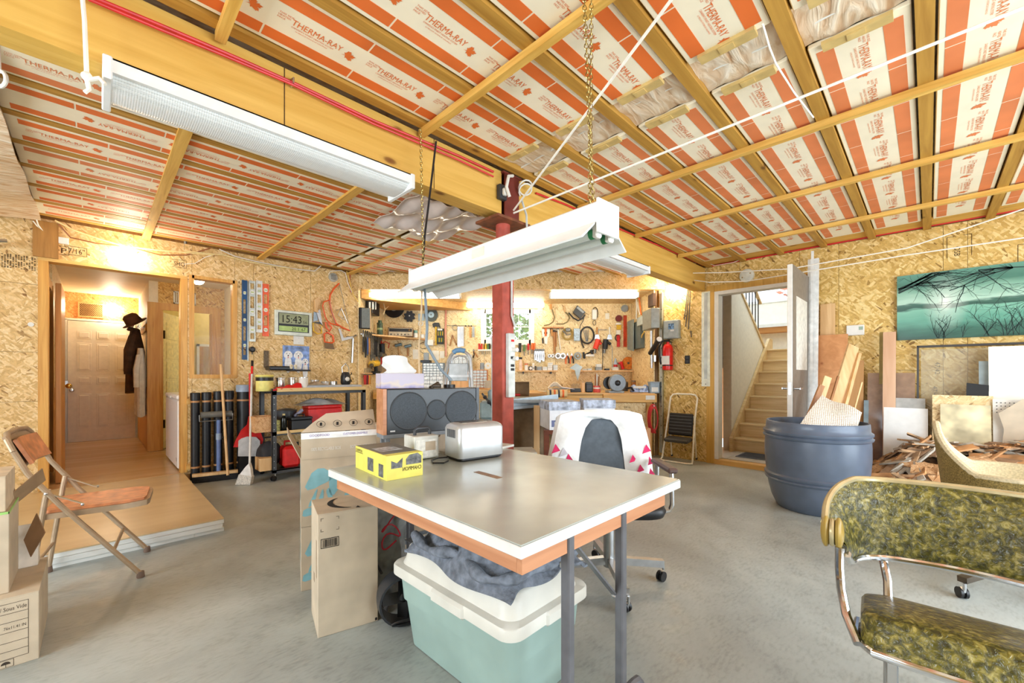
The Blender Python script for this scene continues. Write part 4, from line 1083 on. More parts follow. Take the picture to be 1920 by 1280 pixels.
leg_frame(.035,1); leg_frame(TY - .05,-1,.16)
# second board leaning flat at the far edge
tag(MB().bb(0,.42,0,.22,0,.012).build('offcut_board', mat('board_grey',(206,204,194),.4), None,(1.35,1.70,.745),.12), 'thin pale offcut board lying on the table behind the toaster', 'board')
# ------------------------------------------------------------------ things on the table
YELLOW = mat('box_yellow',(232,220,104),.45, var=.03)
cb = thing('product_box', 'yellow and black power tool carton lettered CHAMPION on the table corner', 'box',(.824,1.535, TZ), math.radians(-4))
MB().bb(0,.163,0,.332,0,.10, bev=.001).build('carton', YELLOW, cb)
TR = Matrix(((-1,0,0,0),(0,1,0,0),(0,0,1,0),(0,0,0,1)))
g = MB()
g.bb(.004,.159,.04,.328,.1002,.1012)
g.build('lid_print', mat('print_grey',(112,110,100),.45), cb)
g = MB().bb(.02,.12,.10,.2,.1014,.102); g.build('lid_photo', mat('photo_grey',(160,164,168),.4, var=.3, ns=40), cb)
g = MB()
# CHAMPION upside down on the front, as the carton stands on its head
g.text('CHAMPION',.016,(.155,-.0012,.030), rotm(-PI / 2, PI,0) @ Matrix.Diagonal((1,1,1,1)),0, False,.085)
g.V = [(x,-.0012, z) for (x, y, z) in g.V]
g.build('lettering', INK, cb, smooth=False)
g = MB()
g.prism([(-.035,-.018),(.035,-.018),(.035,.012),(.018,.026),(-.02,.022),(-.035,.005)],0,.001, Matrix.Translation((.12,-.0004,.072)) @ rotm(PI / 2))
g.prism([(-.025,-.02),(.022,-.02),(.025,.02),(.0,.0),(-.025,.012)],0,.001, Matrix.Translation((.045,-.0004,.066)) @ rotm(PI / 2))
g.build('tool_picture', mat('tool_grey',(96,98,98),.5, var=.3, ns=60), cb)
g = MB()
ML = Matrix(((0,0,-1,0),(-1,0,0,0),(0,1,0,0),(0,0,0,1)))   # flat shapes onto the left side, reading towards the viewer
g.prism([(-.275,.015),(-.235,.012),(-.228,.072),(-.262,.075)][::1],0,.001, Matrix(((0,0,-1,0),(-1,0,0,0),(0,1,0,0),(0,0,0,1))))
g.V = [(-.0009 if abs(x) < .5 else x,-y if y < 0 else y, z) for (x, y, z) in g.V]
g2 = MB(); g2.bb(-.0010,0,.13,.19,.015,.07).bb(-.001,0,.03,.075,.008,.06); g2.build('tool_picture', mat('tool_grey',()), cb)
g3 = MB(); g3.text('CHAMPION',.014,(-.0012,.325,.078), Matrix(((0,0,-1,0),(-1,0,0,0),(0,1,0,0),(0,0,0,1))),0, False,.075); g3.bb(-.0008,0,.245,.33,.074,.076)
g3.build('lettering', INK, cb, smooth=False)
to = thing('toaster', 'brushed steel two-slot toaster with black base on the table', 'toaster',(1.243,1.6, TZ), math.radians(-8))
BST = mat('brushed_steel',(206,210,212),.36,.6, var=.04, ns=9)
# rounded body: superellipse rings
def roundbox(mb, x0, x1, y0, y1, prof, r=.03, n=6, mi=0):
    """prof: (height, inset) rings with rounded corners"""
    rings = []
    for (z, ins) in prof:
        a0, a1, b0, b1 = x0 + ins, x1 - ins, y0 + ins, y1 - ins
        rr = max(.002, min(r,(a1 - a0) / 2 * .98,(b1 - b0) / 2 * .98)); ring = []
        for (cx, cy, s0) in ((a1 - rr, b1 - rr,0),(a0 + rr, b1 - rr,1),(a0 + rr, b0 + rr,2),(a1 - rr, b0 + rr,3)):
            for k in range(n + 1):
                t = PI / 2 * (s0 + k / n); ring.append((cx + rr * math.cos(t), cy + rr * math.sin(t), z))
        rings.append(ring)
    m_ = len(rings[0]); vs = [v for rg in rings for v in rg]; fs = []
    for i in range(len(rings) - 1):
        for j in range(m_): fs.append((i * m_ + j, i * m_ + (j + 1) % m_,(i + 1) * m_ + (j + 1) % m_,(i + 1) * m_ + j))
    fs.append(list(range(m_))[::-1]); fs.append([(len(rings) - 1) * m_ + j for j in range(m_)])
    return mb.add(vs, fs, mi)
roundbox(MB(),0,.265,0,.165,[(.016,.002),(.02,0),(.158,0),(.172,.006),(.182,.02),(.186,.04)],.022).build('body', BST, to, ang=.9)
roundbox(MB(),.006,.259,.006,.159,[(.0,.01),(.008,0),(.016,0)],.02).build('base', BLACK, to)
for yy in (.055,.1): MB().bb(.04,.225, yy, yy + .026,.1835,.1875).build('slot', BLACK, to)
for k in range(7): MB().bb(-.0015,.0,.045 + k * .012,.051 + k * .012,.115,.155).build('vent_slit', DARK, to)
MB().tube([(-.0,.12,.01),(-.04,.14,.008),(-.09,.12,.006),(-.11,.06,.005),(-.07,.03,.005),(-.03,.06,.006)],.004,6).build('power_cord', BLACK, to)
bc = thing('battery_charger', 'grey metal battery charger with a carry handle behind the yellow carton', 'charger',(1.115,1.80, TZ), math.radians(-8))
CHG = mat('charger_grey',(208,208,200),.4)
MB().bb(0,.135,0,.128,.004,.118, bev=.004).build('case', CHG, bc)
MB().bb(.01,.125,-.002,0,.015,.10).build('front_label', mat('charger_label',(232,230,222),.4, var=.08, ns=50), bc)
MB().bb(.06,.115,-.004,-.002,.045,.09).build('meter', mat('meter_face',(196,176,150),.3), bc)
MB().tube([(.03,.06,.115),(.03,.06,.142),(.042,.06,.152),(.10,.06,.152),(.112,.06,.142),(.112,.06,.115)],.009,8).build('handle', DARK, bc)
MB().cyl((.03,-.012,.03),(.03,0,.03),.012).build('knob', BLACK, bc)
# speaker on a steel stand
sp0 = c2w(-.713,2.30); sa = math.atan2(.32,.498) - PI / 4
sd = thing('steel_stand', 'narrow grey steel stand carrying the centre speaker behind the table', 'stand',(sp0.x, sp0.y,0), sa)
for (x, y) in ((.03,.02),(.57,.02),(.03,.11),(.57,.11)): MB().bb(x - .012, x + .012, y - .012, y + .012,0,.815).build('leg', GREYP, sd)
MB().bb(0,.6,.0,.13,.815,.838, bev=.002).build('shelf', GREYP, sd)
MB().bb(.03,.57,.015,.025,.2,.22).bb(.03,.57,.105,.115,.2,.22).build('rail', GREYP, sd)
sk = thing('centre_speaker', 'dark grey three-driver centre speaker with wood side panel', 'speaker',(sp0.x, sp0.y,.838), sa)
MB().bb(.02,.58,0,.13,0,.252, bev=.004).build('cabinet', mat('speaker_grey',(62,66,70),.35, var=.05), sk)
MB().bb(0,.02,-.004,.132,0,.254).build('side_panel', APR, sk); MB().bb(.58,.60,-.002,.132,0,.254).build('side_panel', mat('speaker_grey',()), sk)
GRL = mat('speaker_cloth',(70,76,82),.8, var=.12, ns=260)
for (x, r) in ((.148,.105),(.316,.056),(.478,.105)):
    MB().lathe([(r + .004,0),(r + .004,.004),(r,.006),(r - .004,.004)],(x,0,.128),36,0, rotm(PI / 2)).build('trim_ring', mat('speaker_grey',()), sk)
    MB().lathe([(.001,.006),(r - .004,.0045),(r - .002,0)],(x,0,.128),36,0, rotm(PI / 2)).build('driver_grille', GRL, sk)
MB().bb(.04,.068,-.0015,0,.014,.022).build('badge', mat('badge',(222,222,220),.3,.6), sk)
tz = .838 + .254
ti = thing('tissue_box', 'pastel tissue box with a white tissue sticking out on top of the speaker', 'tissue box', sd.location + Vector((math.cos(sa) * .0 - math.sin(sa) * .03, math.sin(sa) * 0 + math.cos(sa) * .03, tz - 0)), sa)
def pastel():
    m, nt, b = _new('tissue_print'); tc = N(nt, 'ShaderNodeTexCoord'); sp = N(nt, 'ShaderNodeSeparateXYZ'); nt.links.new(tc.outputs['Object'], sp.inputs[0])
    nz = N(nt, 'ShaderNodeTexNoise'); nz.inputs['Scale'].default_value = 14; nt.links.new(tc.outputs['Object'], nz.inputs['Vector'])
    ma = N(nt, 'ShaderNodeMath', operation='MULTIPLY_ADD'); ma.inputs[1].default_value = 11.0; nt.links.new(sp.outputs['Z'], ma.inputs[0]); nt.links.new(nz.outputs['Fac'], ma.inputs[2])
    r = ramp(nt,[(.4, lin((112,108,160))),(.6, lin((164,156,188))),(.85, lin((206,192,180))),(1, lin((190,182,198)))]); nt.links.new(ma.outputs[0], r.inputs['Fac'])
    nt.links.new(r.outputs['Color'], b.inputs['Base Color']); return m
MB().bb(0,.25,0,.12,.002,.088, bev=.002).build('carton', pastel(), ti)
MB().lathe([(.05,0),(.05,.001)],(.125,.06,.0882),20,0, Matrix.Diagonal((1.6,.7,1,1))).build('slot', mat('film_clear',(232,232,236),.3), ti)
def tis(u, v):
    x = .02 + .19 * u + .02 * math.sin(5 * v); hgt = (.105 * math.sin(PI * (.12 + .76 * u)) ** .7) * v
    return (x + .02 * v * math.cos(9 * u),.06 + .03 * v * math.sin(7 * u) + .015 * math.sin(11 * u) * v,.088 + hgt)
MB().sheet(tis,22,8,.002).build('tissue', mat('tissue_white',(226,226,224),.8, var=.02), ti)
bt = thing('small_clamp', 'small dark clip and black ring lying on the speaker beside the tissue box', 'clip', sd.location + Vector((math.cos(sa) * .30 - math.sin(sa) * .06, math.sin(sa) * .30 + math.cos(sa) * .06, tz)), sa)
MB().cyl((0,0,.0),(.06,.02,.028),.012).cyl((.02,.0,.012),(.055,-.03,.012),.012).build('clip', mat('clip_dark',(70,60,48),.4), bt)
tp = thing('tape_roll', 'black tape ring lying on the speaker', 'tape', sd.location + Vector((math.cos(sa) * .43 - math.sin(sa) * .07, math.sin(sa) * .43 + math.cos(sa) * .07, tz)), sa)
MB().lathe([(.026,0),(.036,0),(.036,.02),(.026,.02),(.026,0)],(0,0,0),20, cap=False).build('ring', BLACK, tp)
# ------------------------------------------------------------------ cardboard
def carton(name, label, loc, rotz, x, y, z, m=CARD, tape=True, cat='box', group=None):
    t = thing(name, label, cat, loc, rotz, group)
    MB().bb(0, x,0, y,0, z - .003, bev=.002).build('body', m, t)
    MB().bb(.0, x,.0, y / 2 - .001, z - .003, z).build('flap', m, t); MB().bb(.0, x, y / 2 + .001, y, z - .003, z).build('flap', m, t)
    if tape: MB().bb(-.0006, x + .0006, y / 2 - .025, y / 2 + .025, z, z + .0006).build('tape', mat('tape_tan',(206,184,150),.25), t)
    return t
am = carton('carton', 'tall plain cardboard carton with a black curved arrow on top beside the table',(.698,1.918,0), math.radians(-13.6),.262,.257,.55, tape=False)
c0, c1 = [],[]
for k in range(15):
    a = math.radians(125 + 130 * k / 14); wd = .014 * math.sin(PI * (k + .6) / 15.2)
    c0.append((.175 + (.105 + wd) * math.cos(a),.135 + (.105 + wd) * math.sin(a))); c1.append((.175 + (.105 - wd) * math.cos(a),.135 + (.105 - wd) * math.sin(a)))
sm = MB().add([(x, y,.5512) for x, y in c0] + [(x, y,.5512) for x, y in c1],[(i,15 + i,16 + i, i + 1) for i in range(14)])
sm.prism([(.165,.02),(.185,.012),(.178,.045),(.172,.032)],.5505,.5512); sm.build('arrow_print', INK, am, smooth=False)
bcd = MB().bb(.012,.088,-.0008,0,.395,.398).bb(.012,.088,-.0008,0,.435,.438).bb(.012,.0145,-.0008,0,.395,.438).bb(.0855,.088,-.0008,0,.395,.438)
rb = random.Random(2); xx = .02
while xx < .08:
    wd = rb.choice((.001,.002,.003)); bcd.bb(xx, xx + wd,-.0008,0,.40,.433); xx += wd + rb.choice((.001,.002))
for (x, z, sx, sz) in ((.012,.53,1,-1),(.088,.53,-1,-1),(.012,.47,1,1),(.088,.47,-1,1)):
    bcd.bb(x, x + sx * .012,-.0008,0, z, z + sz * .0015).bb(x, x + sx * .0015,-.0008,0, z, z + sz * .012)
bcd.bb(.248,.258,-.0008,0,.005,.018); bcd.build('label_print', INK, am, smooth=False)['kind'] = 'stuff'
MB().bb(-.0006,0,.04,.06,.25,.42).bb(-.0006,0,.12,.15,.2,.24).build('side_print', mat('print_dim',(140,120,96),.8), am)
BLUEP = mat('print_blue',(134,186,196),.7, var=.05)
cc = c2w(-1.14,2.25); ca = math.radians(-17.5)
def crab_print(t, H, wd, dp, top=True):
    g = MB()
    def blob(x, z, rx, rz, rot=0, n=14, side=0):
        P = []
        for k in range(n):
            a = 2 * PI * k / n; f = 1 + .18 * math.sin(3 * a + x * 40); u, v = rx * f * math.cos(a), rz * f * math.sin(a)
            P.append((x + u * math.cos(rot) - v * math.sin(rot), z + u * math.sin(rot) + v * math.cos(rot)))
        if side: g.add([(-.0008, dp - p[0], p[1]) for p in P],[list(range(n))[::-1]])
        else: g.add([(p[0],-.0008, p[1]) for p in P],[list(range(n))])
    # crab: shell, claws, legs; then a tail and shells
    blob(.09, H * .70,.075,.045,.5); blob(.17, H * .60,.035,.06,-.2); blob(.145, H * .42,.012,.05,.3); blob(.10, H * .38,.012,.05,-.1); blob(.06, H * .40,.010,.05,-.4)
    blob(.05, H * .22,.05,.02,.2); blob(.28, H * .62,.05,.055); blob(.33, H * .8,.03,.03); blob(.25, H * .3,.03,.05,.5); blob(.34, H * .35,.035,.02)
    for (x, z, a, b, r) in ((.12,.75,.05,.03,1.2),(.22,.55,.03,.07,.2),(.1,.35,.06,.03,-.6),(.3,.4,.03,.04,0),(.25,.8,.025,.04,.4)): blob(x * dp / .39, H * z, a, b, r,14,1)
    g.build('crab_print', BLUEP, t, smooth=False)
    w_ = MB()
    for k in range(4): w_.bb(-.0007,0, dp - .20 + .0 * k, dp - .04, H * (.10 + .035 * k), H * (.10 + .035 * k) + .007)
    w_.build('side_lines', WHITE, t)
lo = carton('food_carton', 'lower cardboard food carton with pale blue crab print, under the open one',(cc.x, cc.y,0), ca,.39,.39,.345, tape=False)
crab_print(lo,.345,.39,.39)
up = thing('food_carton', 'open cardboard food carton printed 100% RECYCLABLE BOX with blue crabs', 'box',(cc.x, cc.y,.347), ca)
H = .365
MB().bb(0,.39,0,.004,0, H).bb(0,.39,.386,.39,0, H).bb(0,.004,.004,.386,0, H).bb(.386,.39,.004,.386,0, H).bb(.004,.386,.004,.386,0,.004).build('body', CARD, up)
crab_print(up, H,.39,.39)
def fl(pts, name='flap', th=.004, m=CARD): 
    P = [Vector(p) for p in pts]; nn = (P[1] - P[0]).cross(P[2] - P[0]).normalized() * th
    n = len(P)
    MB().add([tuple(p) for p in P] + [tuple(p + nn) for p in P],[list(range(n))[::-1],[n + i for i in range(n)]] + [(i,(i + 1) % n, n + (i + 1) % n, n + i) for i in range(n)]).build(name, m, up)
fl([(0,0, H),(.39,0, H),(.39,-.012, H + .14),(.0,-.012, H + .14)])
fl([(0.0,.0, H + .145),(.39,.0, H + .145),(.39,.10, H + .25),(.13,.10, H + .235),(.06,.06, H + .19)])
fl([(0,.39, H),(0,.03, H),(-.06,.03, H + .13),(-.07,.36, H + .14)])
tpw = MB().add([(0,-.0185, H + .112),(.39,-.0185, H + .112),(.39,-.0195, H + .145),(.0,-.0195, H + .145)],[(0,1,2,3)]); tpw.build('white_tape', mat('tape_white',(240,240,238),.3), up)
g = MB(); g.wtext('CUSTOMER ENSEMBLE',.012,.21,-.0205, H + .124,0, False,.13); g.wtext('GOODFOOD',.012,.04,-.0205, H + .124,0, False,.10); g.build('tape_lettering', mat('violet_ink',(120,100,170),.6), up, smooth=False)
g = MB()
lt = Matrix.Translation((0,0,0))
g.wtext('100% RECYCLABLE BOX',.018,.05,-.0115, H + .045,0, False,.15); g.wtext('BOITE 100% RECYCLABLE',.018,.25,-.0115, H + .045,0, False,.135)
g.build('white_lettering', WHITE, up, smooth=False)
g = MB()
for k in range(4):
    c = (.10 + k * .085,.035, H + .185)
    MB_ = [(c[0] + .022 * math.cos(t), c[1] - .006 + .022 * math.sin(t) * .7, c[2] + .022 * math.sin(t) * .72) for t in [2 * PI * j / 16 for j in range(16)]]
    g.tube(MB_,.0012,4, closed=True); g.box((c[0], c[1] - .008, c[2]),(.012,.002,.018))
g.build('flap_marks', INK, up, smooth=False)
sb = thing('carton', 'cardboard carton lettered Soo on the floor behind the speaker stand', 'box',(1.33,2.44,0),0)
MB().bb(0,.62,0,.3,0,.84, bev=.002).build('body', CARD, sb)
g = MB().wtext('Soo',.085,.16,-.001,.73,0, False,.24); g.build('lettering', mat('print_taupe',(110,92,74),.8), sb, smooth=False)
# ------------------------------------------------------------------ green tote with lid and folded overalls
tt = thing('storage_tote', 'sage green plastic storage tote with a pale lid under the table', 'storage bin',(.935,.939,0), math.radians(1))
SAGE = mat('tote_green',(150,174,166),.38, var=.04, ns=6)
BONE = mat('tote_lid',(212,210,200),.42, var=.03, ns=8, bump=.05, bs=160)
X, Y_ = .435,.726
roundbox(MB(),0, X,0, Y_,[(0,.06),(.004,.052),(.2,.03),(.202,.022),(.33,.012)],.05).build('tub', SAGE, tt, ang=.9)
roundbox(MB(),-.012, X + .012,-.012, Y_ + .012,[(.315,.004),(.312,0),(.345,0),(.352,.004),(.356,.03),(.372,.036),(.425,.048),(.436,.062)],.06).build('lid', BONE, tt, ang=.8)
roundbox(MB(),.09, X - .09,.14, Y_ - .14,[(.436,0),(.444,.004),(.446,.01)],.04).build('lid_rise', BONE, tt, ang=.8)
MB().bb(-.02,.0,.22,.42,.30,.352, bev=.012).build('lid_tab', BONE, tt); MB().bb(.16,.30,-.02,0,.30,.352, bev=.012).build('lid_tab', BONE, tt)
MB().bb(.05,.10,.66,.71,.4365,.438).build('dark_mark', DARK, tt)
DEN = mat('denim_grey',(110,116,126),.9, var=.18, ns=30, bump=.5, bs=90)
ov = thing('overalls', 'folded grey-blue work overalls heaped on the tote lid', 'clothing',(.935,.939,.447))
rnd = random.Random(9)
def heap(u, v):
    x, y = -.0 + .42 * u,.02 + .62 * v
    e = min(1,5 * min(u,1 - u)) * min(1,5 * min(v,1 - v))
    hgt = .10 * e ** .5 * (1 + .28 * math.sin(9 * u + 3 * v) + .22 * math.sin(5 * u - 14 * v) + .16 * math.sin(21 * v + 6 * u)) - .03 * (1 - e)
    wob = .02 * math.sin(8 * v + 2) * (1 - u) + .015 * math.sin(13 * u)
    return (x + wob, y + .015 * math.sin(11 * u + 4 * v), max(-.001 if .05 < u < .95 else -.02, hgt + .004))
MB().sheet(heap,34,44,.012).build('cloth', DEN, ov, ang=1.4)
for (P, r) in (([(.02,.6,.05),(-.01,.45,.03),(.03,.3,.06),(-.015,.12,.03),(.06,.04,.04),(.2,.02,.05),(.38,.03,.04)],.022),([(.1,.6,.1),(.16,.5,.12),(.12,.4,.13),(.2,.28,.12),(.16,.15,.11)],.028),([(.3,.55,.09),(.34,.4,.1),(.28,.25,.12),(.34,.1,.09)],.026)):
    Q = []
    for i in range(len(P) - 1):
        for k in range(4):
            t = k / 4; Q.append(Vector(P[i]).lerp(Vector(P[i + 1]), t))
    Q.append(Vector(P[-1]))
    for _ in range(2): Q = [Q[0]] + [(Q[i - 1] + Q[i] * 2 + Q[i + 1]) / 4 for i in range(1, len(Q) - 1)] + [Q[-1]]
    MB().tube(Q,[r * (.8 + .3 * math.sin(i * 1.3)) for i in range(len(Q))],9).build('fold', DEN, ov, ang=1.4)
MB().bb(.245,.275,-.004,.004,.03,.05, bev=.003).build('buckle', STEEL, ov)
# things on the floor behind the tall carton and the tote
fg = thing('wrapped_bundle', 'grey plastic-wrapped bundle with red and black cords under the table', 'bundle',(1.07,2.02,0))
def bun(u, v):
    a = 2 * PI * u; r = .13 + .012 * math.sin(7 * a + 9 * v) + .01 * math.sin(13 * v + 3 * a)
    return (r * .9 * math.cos(a), r * .62 * math.sin(a),.02 + .56 * v + .01 * math.sin(5 * a))
MB().grid(bun,26,14).lathe([(.001,.57),(.12,.575)],(0,0,0),14, cap=False).build('wrap', mat('wrap_grey',(150,152,150),.25, var=.2, ns=14, bump=.5, bs=24), fg, ang=1.2)
MB().tube([(-.12,-.1,.56),(-.1,-.12,.45),(-.13,-.11,.32),(-.08,-.13,.2)],.006,6).build('black_cord', BLACK, fg)
MB().tube([(-.03 + .05 * math.cos(t),-.13,.46 + .025 * math.sin(t * 1.7) - .012 * t) for t in [k * .4 for k in range(30)]],.004,6).build('red_cord', mat('red_wire',(190,30,50),.4), fg)
fn = thing('floor_fan', 'round black drum-shaped fan on the floor behind the tall carton', 'fan',(1.03,1.76,.0), math.radians(-20))
MB().lathe([(.105,-.05),(.115,-.05),(.12,0),(.115,.05),(.105,.05),(.105,-.05)],(0,0,.122),28,0, rotm(PI / 2), cap=False).build('drum', mat('fan_black',(46,48,52),.35), fn)
for k in range(4): MB().box((.05 * math.cos(k * PI / 2),0,.122 + .05 * math.sin(k * PI / 2)),(.09,.01,.05), rotm(.5,-k * PI / 2,0)).build('blade', BLACK, fn)
MB().sphere((0,0,.122),.025,10).build('hub', BLACK, fn)
MB().tube([(.02 * math.cos(t) * 3,-.07 + .004 * t,.02 + .012 * math.sin(t) + .012) for t in [k * .5 for k in range(16)]],.006,6).build('cord', BLACK, fn)
# ------------------------------------------------------------------ barrel with offcuts
bpos = c2w(2.68,3.68)
br = thing('barrel', 'big dark blue-grey plastic barrel without lid, filled with offcuts', 'barrel', bpos)
BLUE = mat('barrel_blue',(96,108,126),.3, var=.08, ns=5, bump=.04, bs=40)
pr_ = [(.28,0),(.292,.008),(.33,.09),(.352,.18),(.362,.24),(.378,.248),(.384,.260),(.372,.272),(.385,.285),(.388,.30),(.371,.314),(.376,.36),(.384,.46),(.384,.56),(.38,.615),(.394,.624),(.398,.638),(.382,.65),(.396,.664),(.396,.68),(.377,.694),(.374,.73),(.372,.758),(.368,.765),(.356,.765),(.354,.74),(.36,.5),(.34,.2),(.30,.06),(.001,.05)]
MB().lathe(pr_,(0,0,0),48, cap=False).build('shell', BLUE, br, ang=.9)
MB().lathe([(.001,0),(.28,0)],(0,0,0),48, cap=False).build('bottom', BLUE, br)
def stick(label, a, b, wd, th, m, name='offcut', cat='offcut', up=(0,0,1), group=None):
    a, b = Vector(a), Vector(b)
    o = MB().bar((0,0,0), b - a, wd, th, up, bev=.002).build(name, m, None, a)
    return tag(o, label, cat, group)
FIR = wood('fir',(206,160,104),(232,194,142),2,.55,14)
FIRD = wood('fir_dark',(150,98,52),(182,126,74),2,.55,14)
Cb = Vector((bpos.x, bpos.y,0))
cx, cy = c2w(1,0), c2w(0,1)
def bp(X, Y, z): return Cb + cx * X + cy * Y + Vector((0,0, z))
vw = (-R2,-R2,0)
stick('rough brown offcut sticking out of the barrel towards the open door', bp(-.22,.05,.30), at(1541,722,3.8),.05,.02, FIRD, up=vw)
stick('short pale board end standing in the barrel behind the foil sheet', bp(-.08,.12,.3), at(1552,706,3.86),.07,.02, FIR, up=vw)
stick('wide new pine board leaning from the barrel to the wall', bp(.12,.2,.2), at(1600,648,4.15),.11,.022, FIR, up=vw)
stick('narrow pine batten leaning beside the wide board in the barrel', bp(.2,.15,.2), at(1612,662,4.12),.03,.02, FIR, up=vw)
stick('thin pale stick leaning at the right rim of the barrel', bp(.21,.02,.32), at(1616,716,3.78),.014,.012, FIR, up=vw)
stick('thin brown batten between the board end and the wide board', bp(.02,.1,.3), at(1572,705,3.95),.02,.015, FIRD, up=vw)
def foil():
    m, nt, b = _new('foil_bubble'); tc = N(nt, 'ShaderNodeTexCoord')
    vo = N(nt, 'ShaderNodeTexVoronoi'); vo.inputs['Scale'].default_value = 75; vo.inputs['Randomness'].default_value = .15; nt.links.new(tc.outputs['UV'], vo.inputs['Vector'])
    r = ramp(nt,[(.2, lin((244,240,230))),(.55, lin((196,186,168)))]); nt.links.new(vo.outputs['Distance'], r.inputs['Fac']); nt.links.new(r.outputs['Color'], b.inputs['Base Color'])
    b.inputs['Metallic'].default_value = .35; b.inputs['Roughness'].default_value = .35
    bp_ = N(nt, 'ShaderNodeBump'); bp_.inputs['Strength'].default_value = .6; bp_.inputs['Distance'].default_value = .006; bp_.invert = True
    nt.links.new(vo.outputs['Distance'], bp_.inputs['Height']); nt.links.new(bp_.outputs['Normal'], b.inputs['Normal']); return m
q = [at(1497,800,3.62), at(1606,812,3.5), at(1616,772,3.52), at(1541,741,3.72)]
def fsh(u, v):
    p = q[0].lerp(q[1], u).lerp(q[3].lerp(q[2], u), v); return (p.x, p.y, p.z + .012 * math.sin(7 * u + 3 * v))
tag(MB().sheet(fsh,10,8,.008).build('foil_sheet', foil()), 'silvery white bubble foil sheet stuffed into the barrel mouth', 'insulation')
# ------------------------------------------------------------------ things leaning on the wall with the picture
def lean(name, label, pl_, pr2, ytop, yo, th, m, cat='board', drop=.14, z0=0.0, group=None):
    xa, zt = RW.p(pl_, ytop, yo); xb = RW.x(pr2, yo)
    p0 = RW.world(((xa + xb) / 2, yo - drop, z0)); p1 = RW.world(((xa + xb) / 2, yo, zt))
    mb = MB().bar((0,0,0), p1 - p0, xb - xa, th,(-1,0,0))
    o = mb.build(name, m, None, p0)
    return tag(o, label, cat, group)
lean('brown_board', 'dark brown board standing behind the open door edge',1507,1519,515,-.06,.02, FIRD)
lean('white_trim', 'white angle trim leaning beside the open door',1515,1536,487,-.10,.02, mat('trim_white',(236,238,236),.35), 'trim')
lean('white_rod', 'thin white rod leaning in front of the white trim',1521,1526,471,-.14,.012, mat('trim_white',()), 'trim')
lean('plywood_offcut', 'pale plywood offcut on the wall above the reddish panel',1538,1566,571,-.03,.012, FIR, drop=.01)
REDPLY = wood('red_ply',(192,128,74),(214,152,98),0,.5,9, True,(150,76,30))
lean('plywood_sheet', 'reddish knotty plywood panel leaning behind the barrel',1531,1590,629,-.075,.014, REDPLY)
lean('hardboard_sheet', 'light brown hardboard piece between the barrel boards and the smoky sheet',1588,1620,676,-.06,.012, wood('hardboard',(196,146,90),(212,164,108),2,.5,9))
SMOK = mat('smoky_acrylic',(168,138,118),.1, alpha=.62)
lean('acrylic_sheet', 'smoky brown acrylic sheet leaning on the wall beside the reddish plank',1627,1716,699,-.10,.006, SMOK, 'sheet')
lean('narrow_plank', 'tall narrow pinkish plank with nail holes in front of the smoky sheet',1656,1680,623,-.13,.02, wood('pink_plank',(206,160,124),(224,184,150),2,.5,9))
lean('grey_strip', 'grey-green strip standing on the wall behind the pinkish plank',1649,1657,623,-.06,.02, mat('strip_olive',(150,130,70),.6))
lean('blue_strip', 'narrow blue-grey strip leaning right of the barrel',1620,1629,750,-.13,.015, mat('strip_blue',(140,158,166),.5))
lean('grey_sheet', 'grey sheet showing above the white sheet by the scrap heap',1658,1735,745,-.16,.008, mat('sheet_grey',(176,176,172),.4), 'sheet')
lean('white_sheet', 'white coated sheet leaning behind the scrap heap',1657,1740,763,-.20,.012, mat('sheet_white',(240,242,240),.35, var=.015), 'sheet')
gp = thing('glass_pane', 'large framed pane of glass leaning under the picture', 'glass pane', RW.o, RW.a)
gx0, gz1 = RW.p(1719,648,-.03); gx1 = 6.75
M2 = Matrix.Translation((gx0,-.12,.25)) @ rotm(-.06)
for (a, b, c, d) in ((0, gx1 - gx0, gz1 - .27, gz1 - .25),(0,.016,0, gz1 - .25),(gx1 - gx0 - .016, gx1 - gx0,0, gz1 - .25),(0, gx1 - gx0,0,.03)):
    MB().add(*[(lambda m_: (m_.V, m_.Fc))(MB().bb(a, b,-.012,.012, c, d))][0],0, M2).build('frame_bar', mat('frame_dark',(64,62,60),.4), gp)
MB().add(*[(lambda m_: (m_.V, m_.Fc))(MB().bb(.03, gx1 - gx0 - .03,-.002,.002,.03, gz1 - .29))][0],0, M2).build('pane', mat('pane_grey',(205,205,190),.04, alpha=.2), gp)
MB().add(*[(lambda m_: (m_.V, m_.Fc))(MB().bb(.02,.1,-.012,.012,-.25,0).bb(gx1 - gx0 - .1, gx1 - gx0 - .02,-.012,.012,-.25,0))][0],0, M2).build('foot_block', FIRD, gp)
lean('blue_grey_piece', 'small blue-grey sheet standing behind the glass pane',1835,1853,677,-.14,.01, mat('sheet_bluegrey',(150,166,170),.4), 'sheet')
lean('white_board', 'big white panel standing against the glass pane under the picture',1853,1990,650,-.17,.014, mat('board_cream',(238,236,222),.4, var=.015), 'board')
xa, za = RW.p(1809,738,-.2); xb, zb = RW.p(1854,722,-.2)
tag(MB().plate([(0,-.6),(xb - xa,-.6),(xb - xa, zb - za),(.01, zb - za + .02)],-.006,.006).build('black_sheet', mat('sheet_black',(24,24,26),.35), None, RW.world((xa,-.21, za)), RW.a), 'black sheet corner showing above the boards under the glass', 'sheet')
lean('osb_offcut', 'strand board offcut leaning behind the stained plywood',1748,1862,740,-.25,.012, OSB_P)
lean('stained_plywood', 'mould-stained pale plywood leaning in front of the strand board offcut',1763,1858,757,-.30,.012, mat('stained',(216,202,164),.7, var=.2, ns=7))
pgb = lean('pegboard', 'white perforated pegboard leaning at the right of the stained plywood',1861,1960,748,-.28,.006, WHITE)
xa, za = RW.p(1862,750,-.28)
hb = MB()
for i in range(7):
    for j in range(9): hb.box((.02 + i * .024,0,-.02 - j * .028),(.007,.002,.007))
